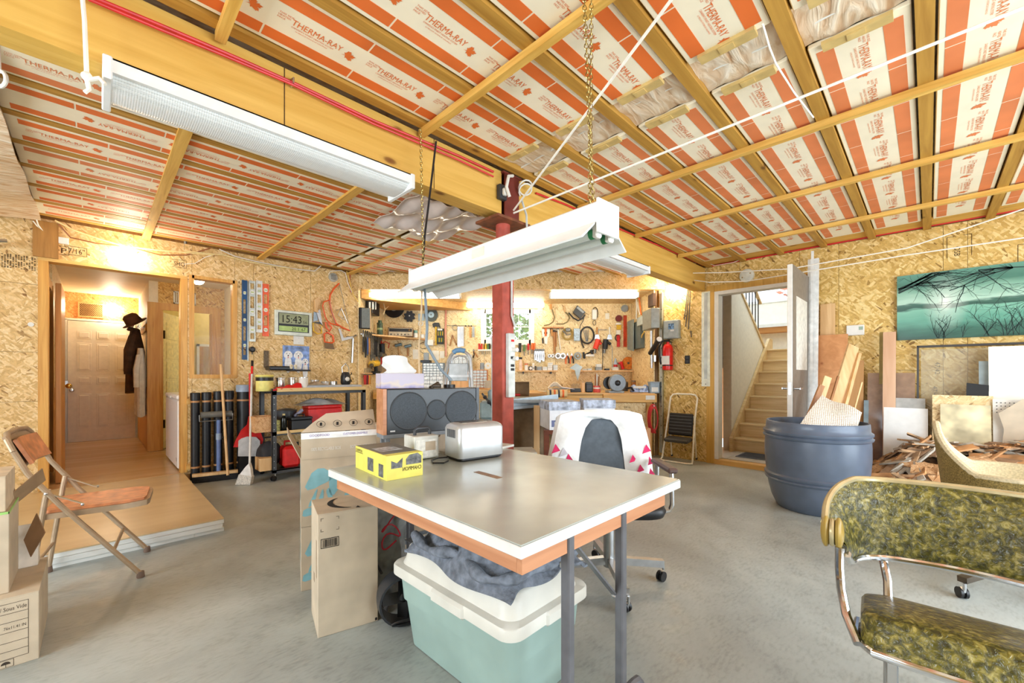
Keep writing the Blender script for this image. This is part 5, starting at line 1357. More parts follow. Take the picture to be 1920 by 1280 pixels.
for i in range(1):
    o = hb.build('peg_hole', BLACK, pgb); o['kind'] = 'stuff'
    p0 = pgb.location; o.matrix_parent_inverse = Matrix.Translation(-p0); o.location = RW.world((xa,-.2885, za)); o.rotation_euler = (math.radians(-6),0, RW.a)
xa, za = RW.p(1872,808,-.36); xb, zb = RW.p(1990,750,-.36)
tag(MB().plate([(0,-.35),(.38,-.35),(.38, zb - za + .02),(.13, zb - za),(.0,(zb - za) * .55),(.03,.02)],-.002,.002).build('cardboard_piece', CARD, None, RW.world((xa,-.37, za)), RW.a), 'torn piece of cardboard standing in front of the pegboard', 'cardboard')
lean('small_board', 'narrow orange-brown board end beside the barrel',1607,1614,794,-.3,.02, wood('orange_board',(190,110,44),(210,132,60),2,.5,9), 'offcut')
lean('small_board', 'short red-brown board end next to the narrow one by the barrel',1615,1628,809,-.3,.03, wood('redbrown',(150,70,34),(176,92,48),2,.4,9), 'offcut')
# ------------------------------------------------------------------ scrap heap
def hh(x, yo):
    r_ = min(1, max(0,(x - 5.22) / .55)); f = min(1, max(0,(1.2 - yo) / .7))
    return (.58 + .05 * math.sin(5 * x)) * r_ ** .8 * f ** .8
rnd = random.Random(21)
core = MB().grid(lambda u, v: (5.35 + 2.1 * u,-.28 - .95 * v, max(.0, hh(5.35 + 2.1 * u,.12 + .95 * v) - .06) + .01 * math.sin(40 * u) * math.cos(31 * v)),30,16)
SCM = [osb('scrap_osb',(130,92,56),(176,130,86),(196,152,108),(216,178,136),1.6), mat('scrap_brown',(178,146,112),.85, var=.25, ns=12), mat('scrap_grey',(176,168,154),.85, var=.2, ns=14), mat('scrap_orange',(190,142,96),.8, var=.2, ns=10), mat('scrap_dark',(142,114,88),.9, var=.2)]
tag(core.build('scrap_rubble', mat('scrap_fill',(106,78,52),.95, var=.4, ns=30, bump=.6, bs=30), None, RW.o, RW.a), 'mass of small broken bits under the wood scraps below the picture', 'rubble', kind='stuff')
protos = []
for k in range(10):
    mb = MB()
    L, W_ = rnd.uniform(.2,.42), rnd.uniform(.07,.17)
    if k >= 7: W_ = rnd.uniform(.018,.03); L = rnd.uniform(.28,.45)
    P = [(-L / 2,-W_ / 2),(-L * .1,-W_ / 2 * rnd.uniform(.8,1.1)),(L / 2,-W_ / 2 * rnd.uniform(.5,1)),(L / 2 * rnd.uniform(.8,1), W_ * .1),(L / 2 * rnd.uniform(.85,1.05), W_ / 2),(0, W_ / 2 * rnd.uniform(.8,1.1)),(-L / 2 * rnd.uniform(.8,1), W_ / 2 * rnd.uniform(.6,1))]
    th = rnd.uniform(.010,.018); mb.prism(P,0, th)
    me = mb.build('wood_scrap', SCM[0]).data
    o_ = [ob for ob in bpy.data.objects if ob.data == me][0]
    bpy.data.objects.remove(o_); protos.append(me)
for me in list(protos):
    for mi in range(1,5):
        m2 = me.copy(); m2.materials.clear(); m2.materials.append(SCM[mi]); protos.append(m2)
cnt = 0
for _ in range(900):
    x = 5.28 + 1.9 * rnd.random() ** 1.4; yo = .22 + .9 * rnd.random() ** 1.2; hgt = hh(x, yo)
    if hgt < .05 and rnd.random() > .2: continue
    if x < 5.5 and yo > .45: continue
    ki = rnd.randrange(len(protos)); me = protos[ki]; o = bpy.data.objects.new('wood_scrap', me); COL.objects.link(o)
    o.location = RW.world((x,-.16 - yo, max(.004, hgt - .01 + rnd.uniform(0,.02))))
    e = .05; gx = (hh(x + e, yo) - hh(x - e, yo)) / (2 * e); gy = -(hh(x, yo + e) - hh(x, yo - e)) / (2 * e)
    nrm = RW.M.to_3x3() @ Vector((-gx,-gy,1)).normalized()
    qn = Vector((0,0,1)).rotation_difference((nrm + Vector((rnd.uniform(-.35,.35), rnd.uniform(-.35,.35),0))).normalized() if hgt > .08 else Vector((0,0,1)))
    o.rotation_euler = (qn.to_matrix().to_4x4() @ rotm(0,0, rnd.uniform(0,6.3))).to_euler()
    mk = 0 if ki < 10 else (ki - 10) % 4 + 1; thin = (ki if ki < 10 else (ki - 10) // 4) >= 7
    tag(o,('flaky tan', 'plain brown', 'weathered grey', 'orange-brown', 'dark brown')[mk] + (' thin batten' if thin else ' broken board') + ' scrap in the ' + ('left part of the heap by the barrel' if x < 5.75 else 'heap behind the tweed chair'), 'wood scrap', 'wood scraps in the heap'); cnt += 1
    if cnt >= 230: break
# ------------------------------------------------------------------ lake picture
def lake():
    m, nt, b = _new('lake_print'); tc = N(nt, 'ShaderNodeTexCoord'); sp = N(nt, 'ShaderNodeSeparateXYZ'); nt.links.new(tc.outputs['Object'], sp.inputs[0])
    mp = N(nt, 'ShaderNodeMapping'); mp.inputs['Scale'].default_value = (2.2,1,11); nt.links.new(tc.outputs['Object'], mp.inputs['Vector'])
    nz = N(nt, 'ShaderNodeTexNoise'); nz.inputs['Scale'].default_value = 1.5; nz.inputs['Detail'].default_value = 6; nt.links.new(mp.outputs['Vector'], nz.inputs['Vector'])
    zz = N(nt, 'ShaderNodeMath', operation='MULTIPLY_ADD'); zz.inputs[1].default_value = 1.55; nt.links.new(sp.outputs['Z'], zz.inputs[0])
    n2 = N(nt, 'ShaderNodeMath', operation='MULTIPLY_ADD'); n2.inputs[1].default_value = .22; n2.inputs[2].default_value = -.11; nt.links.new(nz.outputs['Fac'], n2.inputs[0]); nt.links.new(n2.outputs[0], zz.inputs[2])
    r = ramp(nt,[(0, lin((30,74,60))),(.12, lin((52,104,88))),(.30, lin((96,160,138))),(.44, lin((124,184,160))),(.47, lin((44,84,72))),(.53, lin((60,104,90))),(.56, lin((176,212,192))),(.72, lin((128,176,154))),(.85, lin((70,122,106))),(1, lin((96,150,132)))])
    nt.links.new(zz.outputs[0], r.inputs['Fac'])
    sx = N(nt, 'ShaderNodeVectorMath', operation='DISTANCE'); sx.inputs[1].default_value = (.34,0,.33); m3 = N(nt, 'ShaderNodeMapping'); m3.inputs['Scale'].default_value = (1,0,.55); nt.links.new(tc.outputs['Object'], m3.inputs['Vector']); nt.links.new(m3.outputs['Vector'], sx.inputs[0])
    sx.inputs[1].default_value = (.34,0,.19)
    rg = ramp(nt,[(0,(1,1,1,1)),(.05,(.35,.35,.35,1)),(.16,(0,0,0,1))]); nt.links.new(sx.outputs['Value'], rg.inputs['Fac'])
    mx = N(nt, 'ShaderNodeMix', data_type='RGBA'); mx.inputs['B'].default_value = lin((236,244,232)); nt.links.new(rg.outputs['Color'], mx.inputs['Factor']); nt.links.new(r.outputs['Color'], mx.inputs['A'])
    nt.links.new(mx.outputs['Result'], b.inputs['Base Color']); b.inputs['Roughness'].default_value = .3
    return m
px0, pz0 = RW.p(1682,638,-.03); px1, pz1 = 6.95, RW.p(1680,519,-.03)[1]
pic = thing('lake_picture', 'wide canvas print of a green dusk lake framed by bare branches', 'picture', RW.world((px0,-.002, pz0)), RW.a)
PW, PH = px1 - px0, pz1 - pz0
MB().bb(0, PW,-.035,0,0, PH).build('canvas', lake(), pic)
tw = MB(); rb = random.Random(5)
def twig(p, ang, L, r, dep):
    pts = [Vector((p[0],-.036, p[1]))]; a = ang
    for _ in range(4):
        a += rb.uniform(-.25,.25); p = (p[0] + math.cos(a) * L / 4, p[1] + math.sin(a) * L / 4)
        if not (.004 < p[0] < PW - .004 and .004 < p[1] < PH - .004): break
        pts.append(Vector((p[0],-.036, p[1])))
    for i in range(len(pts) - 1):
        d = (pts[i + 1] - pts[i]); s_ = Vector((-d.z,0, d.x)).normalized() * r * (1 - .12 * i)
        tw.add([pts[i] - s_, pts[i] + s_, pts[i + 1] + s_ * .8, pts[i + 1] - s_ * .8],[(0,1,2,3)])
    if dep > 0:
        for _ in range(3): q = rb.choice(pts); twig((q.x, q.z), ang + rb.uniform(-.9,.9), L * .62, r * .55, dep - 1)
for k in range(3): twig((.01, PH * .80 - k * .02),.35 + .06 * k,.55,.009,3)
for k in range(2): twig((PW * .55, PH * .93),3.0 + .5 * k,.42,.007,3)
twig((PW * .95, PH * .97),3.5,.5,.006,3); twig((PW * .4, PH * .95),-.15,.55,.006,3)
for k in range(16): twig((rb.uniform(.25, PW * .75),.006), rb.uniform(1.1,2.1), rb.uniform(.12,.22),.003,2)
tw.build('branch_print', mat('branch_ink',(26,52,46),.5), pic, smooth=False)
thr = thing('thermostat', 'small white thermostat on the strand board left of the picture', 'thermostat', RW.world((*[RW.p(1604,619)[0],0], RW.p(1604,619)[1])), RW.a)
MB().bb(-.075,.075,-.03,0,-.055,.055, bev=.005).build('case', WHITE, thr); MB().bb(.03,.065,-.0315,-.029,.0,.035).build('screen', mat('lcd',(140,160,140),.3), thr)
smk = thing('smoke_alarm', 'round white alarm on the wall above the stair doorway', 'alarm', RW.world((RW.p(1401,517)[0],0, RW.p(1401,517)[1])), RW.a)
MB().lathe([(.085,0),(.085,.02),(.08,.034),(.07,.038),(.001,.04)],(0,0,0),30,0, rotm(PI / 2)).build('cover', mat('alarm_white',(226,230,220),.4), smk)
for s_ in (-1,1): MB().cyl((s_ * .045,-.036,.02 * s_),(s_ * .045,-.042,.02 * s_),.009, n=10).build('lens', mat('lens_tan',(170,150,100),.4), smk)
st_ = MB()
for (a, b) in ((1775,465),(1908,480)):
    x, z = RW.p(a, b)
    for (u0, u1, v0, v1) in ((0,.004,-.10,.10),(.16,.164,-.10,.10),(0,.05,.098,.102),(.11,.164,.098,.102)): st_.bb(x + u0, x + u1,-.0015,-.001, z + v0, z + v1)
    st_.text('OSB',.04,(x + .05,-.0015, z + .0), rotm(PI / 2) @ rotm(0,0,-PI / 2),0, False,.09)
for (a, b) in ((1745,690),(1740,735)):
    x, z = RW.p(a, b)
    st_.text('47/42',.035,(x + .03,-.0015, z + .06), rotm(PI / 2) @ rotm(0,0,-PI / 2),0, False,.12)
st_.build('stamp', STAMP, bpy.data.objects['wall_right'], smooth=False)
# ------------------------------------------------------------------ wall beside the alcove: metal strips, stool, extinguisher
def rwthing(name, label, cat, px, py, group=None):
    x, z = RW.p(px, py); return thing(name, label, cat, RW.world((x,0, z)), RW.a, group)
STRIP = mat('galvanised',(196,204,200),.3,.7, var=.1, ns=6)
ms = rwthing('steel_ruler', 'long galvanised straightedge hanging beside the stair doorway', 'straightedge',1324,640)
z0 = RW.p(1324,724)[1] - RW.p(1324,640)[1]; z1 = RW.p(1324,547)[1] - RW.p(1324,640)[1]
MB().bb(-.055,.055,-.014,-.006, z0, z1).build('blade', mat('ruler_pale',(226,230,214),.35,.3), ms); MB().bb(-.02,.02,-.018,-.014, z0 + .1, z1 - .02).build('groove', STRIP, ms); MB().cyl((0,-.02, z0 + .03),(0,-.0, z0 + .03),.006).build('nail', DARK, ms)
# perforated corner post at the alcove edge, floor to header
cp = thing('steel_angle', 'perforated galvanised steel angle standing at the alcove corner by the extinguisher', 'steel angle', RW.world((RW.p(1243,700)[0],-.004,.0)), RW.a)
MB().bb(-.05,.012,-.006,0,.05,2.36).bb(.006,.012,-.05,0,.05,2.36).build('angle', STRIP, cp)
for k in range(14): MB().cyl((-.02,-.0075,.3 + k * .14),(-.02,-.005,.3 + k * .14),.008, n=8).build('hole', DARK, cp)
rd = rwthing('steel_rods', 'three thin grey rods hanging in a bunch on a nail below the beam', 'rods',1291,542)
for k,(dx, L) in enumerate(((-.05,.42),(-.03,.52),(.01,.56))): MB().bar((.0 + .02 * k,-.02 - .006 * k,0),(dx,-.02 - .006 * k,-L),.012,.006,(0,1,0)).build('rod', mat('rod_grey',(96,92,86),.4,.6), rd)
MB().cyl((.02,-.05,.0),(.02,0,.0),.004).build('nail', DARK, rd)
eb = rwthing('breaker_box', 'grey electrical breaker box above the fire extinguisher', 'electrical box',1262,618)
MB().bb(-.11,.11,-.08,0,-.13,.13, bev=.006).build('box', mat('panel_grey',(168,176,172),.45), eb); MB().bb(-.10,.10,-.086,-.08,-.12,.12, bev=.004).build('door', mat('panel_grey',()), eb)
MB().bb(-.03,.05,-.089,-.086,.0,.08).build('label', mat('label_mix',(90,120,150),.5, var=.5, ns=60), eb); MB().bb(.0,.05,-.089,-.086,-.03,-.005).build('label', WHITE, eb)
fe = rwthing('fire_extinguisher', 'red fire extinguisher with black hose hung on the wall by the alcove', 'fire extinguisher',1257,694)
REDX = mat('extinguisher_red',(214,32,26),.28)
MB().lathe([(.05,0),(.068,.006),(.07,.02),(.07,.30),(.062,.34),(.04,.365),(.022,.37),(.022,.40)],(0,-.085,0),24).build('cylinder', REDX, fe)
MB().bb(-.055,.055,-.158,-.150,.08,.2).build('label', WHITE, fe); MB().lathe([(.0712,.06),(.0712,.075)],(0,-.085,0),24, cap=False).build('strap', BLACK, fe)
MB().bb(-.02,.02,-.11,-.06,.40,.43).bar((.0,-.085,.44),(.08,-.1,.42),.02,.008).bar((0,-.085,.425),(.07,-.1,.39),.02,.006).build('valve', BLACK, fe)
MB().tube([(-.02,-.09,.42),(-.08,-.1,.41),(-.12,-.1,.33),(-.115,-.1,.2),(-.10,-.1,.12),(-.085,-.12,.09)],.013,8).build('hose', BLACK, fe)
MB().bb(-.02,.02,-.02,0,.15,.40).build('bracket', STEEL, fe)
ot = rwthing('wall_outlet', 'black double wall outlet above the step stool', 'outlet',1289,674)
MB().bb(-.035,.035,-.008,0,-.057,.057, bev=.003).build('plate', BLACK, ot)
for s_ in (-1,1): MB().bb(-.018,.018,-.0105,-.008, s_ * .026 - .017, s_ * .026 + .017, bev=.004).build('socket', DARK, ot)
tag(MB().tube([RW.world((RW.p(1296,620)[0],-.012, RW.p(1296,620)[1])), RW.world((RW.p(1297,628)[0],-.012, RW.p(1297,632)[1]))],.006,6).build('wall_key', DARK), 'small dark key hanging on the board above the black outlet', 'key')
# step stool, folded, standing against the wall
sp0_ = onz(1274,866); xs_, _ = RW.p(1274,800,-.2)
ss = thing('step_stool', 'folded step stool with black ribbed treads and cream tube frame', 'step stool', RW.world((xs_,-.16,0)), RW.a)
CRM = mat('cream_tube',(236,228,206),.35)
wv = .185
MB().tube([(-wv - .02,-.12,.04),(-wv - .03,-.16,.015),(-wv + .03,-.19,.014),(wv - .03,-.19,.014),(wv + .03,-.16,.015),(wv + .02,-.12,.05),(wv,.02,.6),(wv,.1,.86),(wv - .03,.108,.90),(wv - .09,.11,.91),(-wv + .09,.11,.91),(-wv + .03,.108,.90),(-wv,.1,.86),(-wv,.02,.6)],.012,8, closed=True).build('frame', CRM, ss)
for s_ in (-1,1):
    MB().tube([(s_ * (wv - .015),.10,.05),(s_ * (wv - .015),.02,.62)],.010,8).build('rear_leg', CRM, ss); MB().lathe([(.014,0),(.014,.03)],(s_ * (wv - .015),.105,.03),10).build('rubber_foot', BLACK, ss)
MB().box((0,.0,.50),(.33,.03,.30), rotm(-.16), bev=.014).build('upper_tread', BLACK, ss)
for k in range(6): MB().box((0,-.018 - .009 * (2.5 - k) * .9 + .0,.40 + k * .042),(.30,.008,.010), rotm(-.16)).build('tread_rib', mat('rib_grey',(86,90,92),.5), ss)
MB().box((0,-.09,.30),(.33,.17,.05), rotm(.12), bev=.014).build('lower_tread', mat('tread_dark',(66,64,60),.55), ss)
# ------------------------------------------------------------------ green vinyl armchair in front
def vinyl():
    m, nt, b = _new('green_vinyl'); tc = N(nt, 'ShaderNodeTexCoord')
    n1 = N(nt, 'ShaderNodeTexNoise'); n1.inputs['Scale'].default_value = 52; n1.inputs['Detail'].default_value = 5; n1.inputs['Distortion'].default_value = .7; nt.links.new(tc.outputs['Object'], n1.inputs['Vector'])
    r = ramp(nt,[(.32, lin((52,50,20))),(.46, lin((84,80,30))),(.56, lin((118,108,42))),(.7, lin((168,156,88)))]); nt.links.new(n1.outputs['Fac'], r.inputs['Fac']); nt.links.new(r.outputs['Color'], b.inputs['Base Color'])
    b.inputs['Roughness'].default_value = .17
    vo = N(nt, 'ShaderNodeTexVoronoi'); vo.feature = 'DISTANCE_TO_EDGE'; vo.inputs['Scale'].default_value = 55
    ad = N(nt, 'ShaderNodeVectorMath', operation='ADD'); sc = N(nt, 'ShaderNodeVectorMath', operation='SCALE'); sc.inputs['Scale'].default_value = .05
    nt.links.new(n1.outputs['Color'], sc.inputs[0]); nt.links.new(tc.outputs['Object'], ad.inputs[0]); nt.links.new(sc.outputs[0], ad.inputs[1]); nt.links.new(ad.outputs[0], vo.inputs['Vector'])
    bp_ = N(nt, 'ShaderNodeBump'); bp_.inputs['Strength'].default_value = .7; bp_.inputs['Distance'].default_value = .005
    nt.links.new(vo.outputs['Distance'], bp_.inputs['Height']); nt.links.new(bp_.outputs['Normal'], b.inputs['Normal']); return m
VIN = vinyl()
GOLD = mat('gold_trim',(206,192,150),.22,.5)
o0 = c2w(1.015,1.214)
gc = thing('vinyl_armchair', 'olive green crushed vinyl armchair with chrome tube frame in the near right corner', 'chair',(o0.x, o0.y,0), math.radians(-85.5))
SW, SD = .52,.37
# seat: thick rounded cushion, front higher than back
seat = roundbox(MB(),-.0, SW,0, SD,[(-.068,.012),(-.062,.0),(.028,0),(.040,.008),(.048,.03),(.053,.08),(.055,.14)],.07,8)
TS = Matrix.Translation((0,0,.435)) @ rotm(-.2)
seat.V = [tuple(TS @ Vector(v)) for v in seat.V]
seat.build('seat', VIN, gc, ang=1.0)
# backrest: curved in plan, rounded outline
plan = [(-.055,.20),(-.05,.30),(-.01,.395),(.08,.455),(.26,.485),(.44,.455),(.53,.395),(.57,.30),(.575,.20)]
def pl_at(t):
    f = t * (len(plan) - 1); i = min(int(f), len(plan) - 2); k = f - i
    P = [Vector(plan[max(0, min(len(plan) - 1, j))]) for j in (i - 1, i, i + 1, i + 2)]
    return .5 * ((2 * P[1]) + (-P[0] + P[2]) * k + (2 * P[0] - 5 * P[1] + 4 * P[2] - P[3]) * k * k + (-P[0] + 3 * P[1] - 3 * P[2] + P[3]) * k ** 3)
def ztop(t):
    e = min(t,1 - t); return .665 + .115 * min(1, max(0,(e - .06) / .22)) ** .55
def zbot(t):
    e = min(t,1 - t); return .60 - .08 * min(1, e / .14)
def back_side(off):
    def f(u, v):
        p = pl_at(u); q_ = pl_at(min(1, u + .01)) - pl_at(max(0, u - .01)); n_ = Vector((-q_.y, q_.x)).normalized()
        z = zbot(u) + (ztop(u) - zbot(u)) * v
        bulge = off * (math.sin(PI * min(1, max(0, v))) ** .5) * min(1,8 * min(u,1 - u) + .2)
        lean_ = .06 * (v - .3)
        return (p.x + n_.x * (bulge + lean_), p.y + n_.y * (bulge + lean_), z)
    return f
bk = MB().grid(back_side(-.028),48,14); nb = len(bk.V); bk2 = MB().grid(back_side(.018),48,14)
bk.build('backrest', VIN, gc, ang=1.4)
bk2.Fc = [f[::-1] for f in bk2.Fc]; bk2.build('back_cover', VIN, gc, ang=1.4)
edge = [Vector(back_side(0)(u / 60,1.0)) for u in range(61)]
MB().tube(edge,.011,8).build('top_piping', GOLD, gc); MB().tube([p + Vector((0,0,-.0)) + Vector((0,.022,-.004)) for p in edge],.009,8).build('back_piping', VIN, gc)
low = [Vector(back_side(0)(.06 + .88 * u / 50,.0)) + Vector((0,0,-.006)) for u in range(51)]
MB().tube(low,.012,10).build('lower_rail', CHROME, gc)
for s_ in (0,1):
    p = pl_at(0.0 if s_ == 0 else 1.0); sx = -1 if s_ == 0 else 1
    [MB().sphere((p.x + sx * .02 + d_, p.y - .002,.638),.044,16,0,(.36,.8,1.2)).build('arm_pad', mat('arm_gold',(170,142,70),.3), gc) for d_ in (-.017,.017)]; MB().lathe([(.036,-.006),(.038,0),(.036,.006)],(p.x + sx * .02, p.y - .004,.638),20,0, Matrix.Diagonal((1,1,1.25,1)) @ rotm(0, PI / 2,0)).build('arm_band', GOLD, gc)
    MB().tube([(p.x, p.y - .014,.595),(p.x, p.y - .02,.53),(p.x + sx * -.005, p.y - .04,.47),(p.x - sx * .02, p.y - .09,.41),(p.x - sx * .05, p.y - .16,.365)],.0125,10).build('arm_tube', CHROME, gc)
    xq = .07 if s_ == 0 else SW - .07
    MB().tube([(xq - sx * -.02,.47,.555),(xq,.40,.44),(xq,.36,.37)],.0125,10).build('back_support', CHROME, gc)
MB().tube([(SW + .01,.33,.305),(SW + .012,.08,.36),(SW - .03,-.005,.375),(SW - .1,-.012,.377),(.1,-.012,.377),(.03,-.005,.375),(-.012,.08,.36),(-.01,.33,.305)],.012,10).build('seat_rail', CHROME, gc)
for x in (.07, SW - .07):
    for y in (.06,.28): MB().bb(x - .014, x + .014, y - .014, y + .014,.0,.365 - .19 * y, bev=.004).build('leg', CHROME, gc)
# ------------------------------------------------------------------ cream shell office chair at the right edge
def caster(par, x, y, rz=0.0, m=BLACK):
    g = MB(); c, s_ = math.cos(rz), math.sin(rz)
    M = Matrix.Translation((x, y,0)) @ Matrix.Rotation(rz,4, 'Z')
    w1 = MB().cyl((.0,-.017,.028),(.0,-.005,.028),.028, n=16).cyl((0,.005,.028),(0,.017,.028),.028, n=16)
    MB().add(w1.V, w1.Fc,0, M).build('caster_wheel', m, par)
    w2 = MB().box((.008,0,.045),(.03,.02,.03), None,0,.006).cyl((.02,0,.05),(.02,0,.085),.007)
    MB().add(w2.V, w2.Fc,0, M).build('caster_fork', STEEL, par)
oc = c2w(2.75,2.30)
of = thing('shell_chair', 'cream and olive tweed shell office chair seen behind the green armchair', 'chair', oc, math.radians(-90))
TWD = mat('tweed_olive',(128,108,60),.9, var=.25, ns=160, bump=.3, bs=200)
TWC = mat('tweed_cream',(196,182,148),.8, var=.08, ns=120, bump=.2, bs=200)
def shell(off):
    def f(u, v):
        a = math.radians(60 + 240 * u)                    # sweeps round the back, open to the chair's front (+x)
        top = .40 + .11 * 0; r = .22 + .05 * v + off
        e = abs(u - .5) * 2
        zt = .88 - .25 * min(1, max(0,(e - .06) / .45)) ** .8
        return (r * math.cos(a) * (1.0), r * 1.0 * math.sin(a),.42 + (zt - .42) * v)
    return f
MB().grid(shell(0),40,12).build('inner_pad', TWC, of, ang=1.3)
g = MB().grid(shell(.035),40,12); g.Fc = [f[::-1] for f in g.Fc]; g.build('outer_shell', TWD, of, ang=1.3)
ed = [(Vector(shell(.0)(u / 50,1)) + Vector(shell(.035)(u / 50,1))) / 2 for u in range(51)]
MB().tube(ed,.018,8).build('rim', TWC, of)
roundbox(MB(),-.24,.26,-.25,.25,[(.40,.02),(.41,0),(.46,0),(.48,.02),(.49,.08)],.1).build('seat', TWC, of, ang=1.0)
MB().cyl((0,0,.10),(0,0,.40),.03, n=16).build('column', STEEL, of)
for k in range(4):
    a = math.radians(241 + 90 * k); MB().bar((0,0,.12),(.40 * math.cos(a),.40 * math.sin(a),.095),.04,.03).build('base_leg', mat('chair_bronze',(96,84,70),.3,.8), of); caster(of,.40 * math.cos(a),.40 * math.sin(a), a + 1)
# ------------------------------------------------------------------ swivel chair with quilt behind the table
qc = c2w(.55,2.36)
qf = thing('office_chair', 'grey swivel chair with steel base pushed up to the work table', 'chair', qc, math.radians(-45))
PADG = mat('pad_grey',(82,90,98),.6, var=.06, ns=30)
MB().cyl((0,0,.09),(0,0,.30),.032, n=18).build('column', STEEL, qf); MB().cyl((0,0,.30),(0,0,.345),.036, n=18).cyl((0,0,.345),(0,0,.42),.02, n=12).build('collar', BLACK, qf)
for k in range(4):
    a = math.radians(2 + 90 * k)
    MB().bar((.02 * math.cos(a),.02 * math.sin(a),.125),(.31 * math.cos(a),.31 * math.sin(a),.10),.035,.04).build('base_leg', STEEL, qf); caster(qf,.30 * math.cos(a),.30 * math.sin(a), a + .6)
roundbox(MB(),-.23,.26,-.24,.22,[(.42,.03),(.43,.01),(.46,0),(.485,.01),(.495,.04)],.08).build('seat', BLACK, qf, ang=1.0)
bkp = []
for k in range(25):
    a = PI * k / 24; bkp.append((.20 * math.cos(a) if abs(math.cos(a)) < .97 else .2 * (1 if math.cos(a) > 0 else -1),.74 + .17 * math.sin(a)))
bkp += [(-.25,.50),(.25,.50)]
MB().plate(bkp,.215,.265).build('backrest', PADG, qf)
MB().bar((0,.24,.42),(0,.28,.6),.06,.012,(0,1,0)).build('back_stem', STEEL, qf)
for s_ in (-1,1):
    MB().tube([(s_ * .26,.15,.44),(s_ * .30,.13,.44),(s_ * .315,.13,.47),(s_ * .315,.12,.64)],.012,8).tube([(s_ * .315,-.1,.64),(s_ * .315,-.11,.47),(s_ * .30,-.11,.44),(s_ * .2,-.11,.42)],.012,8).build('arm_frame', STEEL, qf)
    MB().bb(s_ * .315 - .028, s_ * .315 + .028,-.13,.16,.64,.67, bev=.01).build('armrest', mat('arm_brown',(92,72,66),.5), qf)
ql = thing('quilt', 'white quilt with pink triangles draped over the back of the swivel chair', 'quilt', qc, math.radians(-45))
QW = mat('quilt_white',(236,236,234),.85, var=.03, ns=30, bump=.1, bs=60)
def poly_at(P, t):
    f = t * (len(P) - 1); i = min(int(f), len(P) - 2); k = f - i
    return P[i][0] + (P[i + 1][0] - P[i][0]) * k, P[i][1] + (P[i + 1][1] - P[i][1]) * k
QI = [(-.155,.50),(-.14,.66),(-.12,.77),(-.10,.85),(-.06,.895),(0,.905),(.06,.895),(.10,.85),(.12,.77),(.14,.66),(.155,.50)]
QO = [(-.33,.50),(-.31,.66),(-.275,.82),(-.25,.93),(-.15,.955),(0,.958),(.15,.955),(.25,.93),(.275,.82),(.31,.66),(.33,.50)]
def quilt_f(u, v):
    xi, zi = poly_at(QI, u); xo, zo_ = poly_at(QO, u)
    return (xi + (xo - xi) * v,.20 - .012 * math.sin(26 * u + 5 * v) - .02 * math.sin(PI * v), zi + (zo_ - zi) * v)
def quilt_b(u, v):
    xo, zo_ = poly_at(QO, u); return (xo * (1 + .05 * v),.20 + .012 * math.sin(26 * u + 5) * -1 + .12 * v, zo_ - .03 * v * v)
g = MB().grid(quilt_f,44,6); g.grid(quilt_b,44,4)
g.grid(lambda u, v: (quilt_b(.25 + .5 * u,1)[0],.33 + .02 * math.sin(9 * u), quilt_b(.25 + .5 * u,1)[2] - .42 * v),20,4)
g.build('cloth', QW, ql, ang=1.5)
PNK = mat('quilt_pink',(206,46,96),.85, var=.15)
for (u, v, s_, m) in ((.1,.35,.03,0),(.13,.6,.03,1),(.9,.3,.026,0),(.935,.5,.026,0),(.965,.35,.026,0),(.86,.85,.03,0),(.91,.9,.03,0),(.955,.9,.03,0),(.14,.9,.03,0),(.09,.92,.03,0),(.05,.85,.03,0),(.05,.5,.028,1)):
    x, y, z = quilt_f(u, v); MB().add([(x - s_, y - .006, z - s_),(x + s_ * .8, y - .006, z - s_ * .4),(x - s_ * .2, y - .006, z + s_)],[(0,1,2)]).build('quilt_patch', PNK if m == 0 else mat('quilt_grey',(196,190,196),.85), ql)
# ------------------------------------------------------------------ things on the long wall
def lw(name, label, cat, px, py, group=None, y=0.0):
    x, z = LW.p(px, py, y); return thing(name, label, cat, LW.world((x, y, z)),0, group)
def lwbox(px0, px1, py0, py1, y=-.02):
    x0, z1 = LW.p(px0, py0, y); x1, z0 = LW.p(px1, py1, y); zt = LW.p((px0 + px1) / 2, py0, y)[1]; zb = LW.p((px0 + px1) / 2, py1, y)[1]
    return x0, x1, zb, zt
def level(label, px0, px1, py0, py1, m, vials, holes, mw=WHITE, th=.022):
    x0, x1, z0, z1 = lwbox(px0, px1, py0, py1)
    t = thing('spirit_level', label, 'spirit level',(x0,5.8, z0),0, 'spirit levels on the long wall')
    W_, H = x1 - x0, z1 - z0
    e = .012
    for xx in (0, W_ - e): MB().bb(xx, xx + e,-th,-.002,0, H).build('flange', m, t)
    zs = sorted([0.0] + [h_ for ab in holes for h_ in ab] + [1.0]); pass
    for i in range(0, len(zs),2): MB().bb(e, W_ - e,-th * .7,-.005, zs[i] * H, zs[i + 1] * H).build('web', m, t)
    for v in vials:
        MB().lathe([(W_ * .36,0),(W_ * .36,.006)],(W_ / 2,-th * .7, v * H),16,0, rotm(PI / 2)).build('vial_block', mw, t)
        MB().cyl((W_ * .28,-th * .7 - .007, v * H),(W_ * .72,-th * .7 - .007, v * H),.006, n=8).build('vial', mat('vial_green',(190,206,120),.2), t)
    return t
LB = mat('level_blue',(24,72,116),.4, var=.25, ns=3); LT = mat('level_grey',(200,204,196),.4,.3)
level('long dark blue spirit level hanging first beside the inside window',454,463.5,525,674, LB,(.18,.5,.84),((.06,.16),(.24,.42),(.58,.76)))
level('grey aluminium spirit level second from the inside window',467,479,526,640, LT,(.19,.49,.81),((.04,.14),(.25,.42),(.55,.74),(.86,.96)))
level('shorter white spirit level third from the inside window',480.5,492,526,623, mat('level_white',(226,228,224),.4),(.2,.5,.8),((.06,.14),(.27,.43),(.57,.73),(.87,.94)), LT)
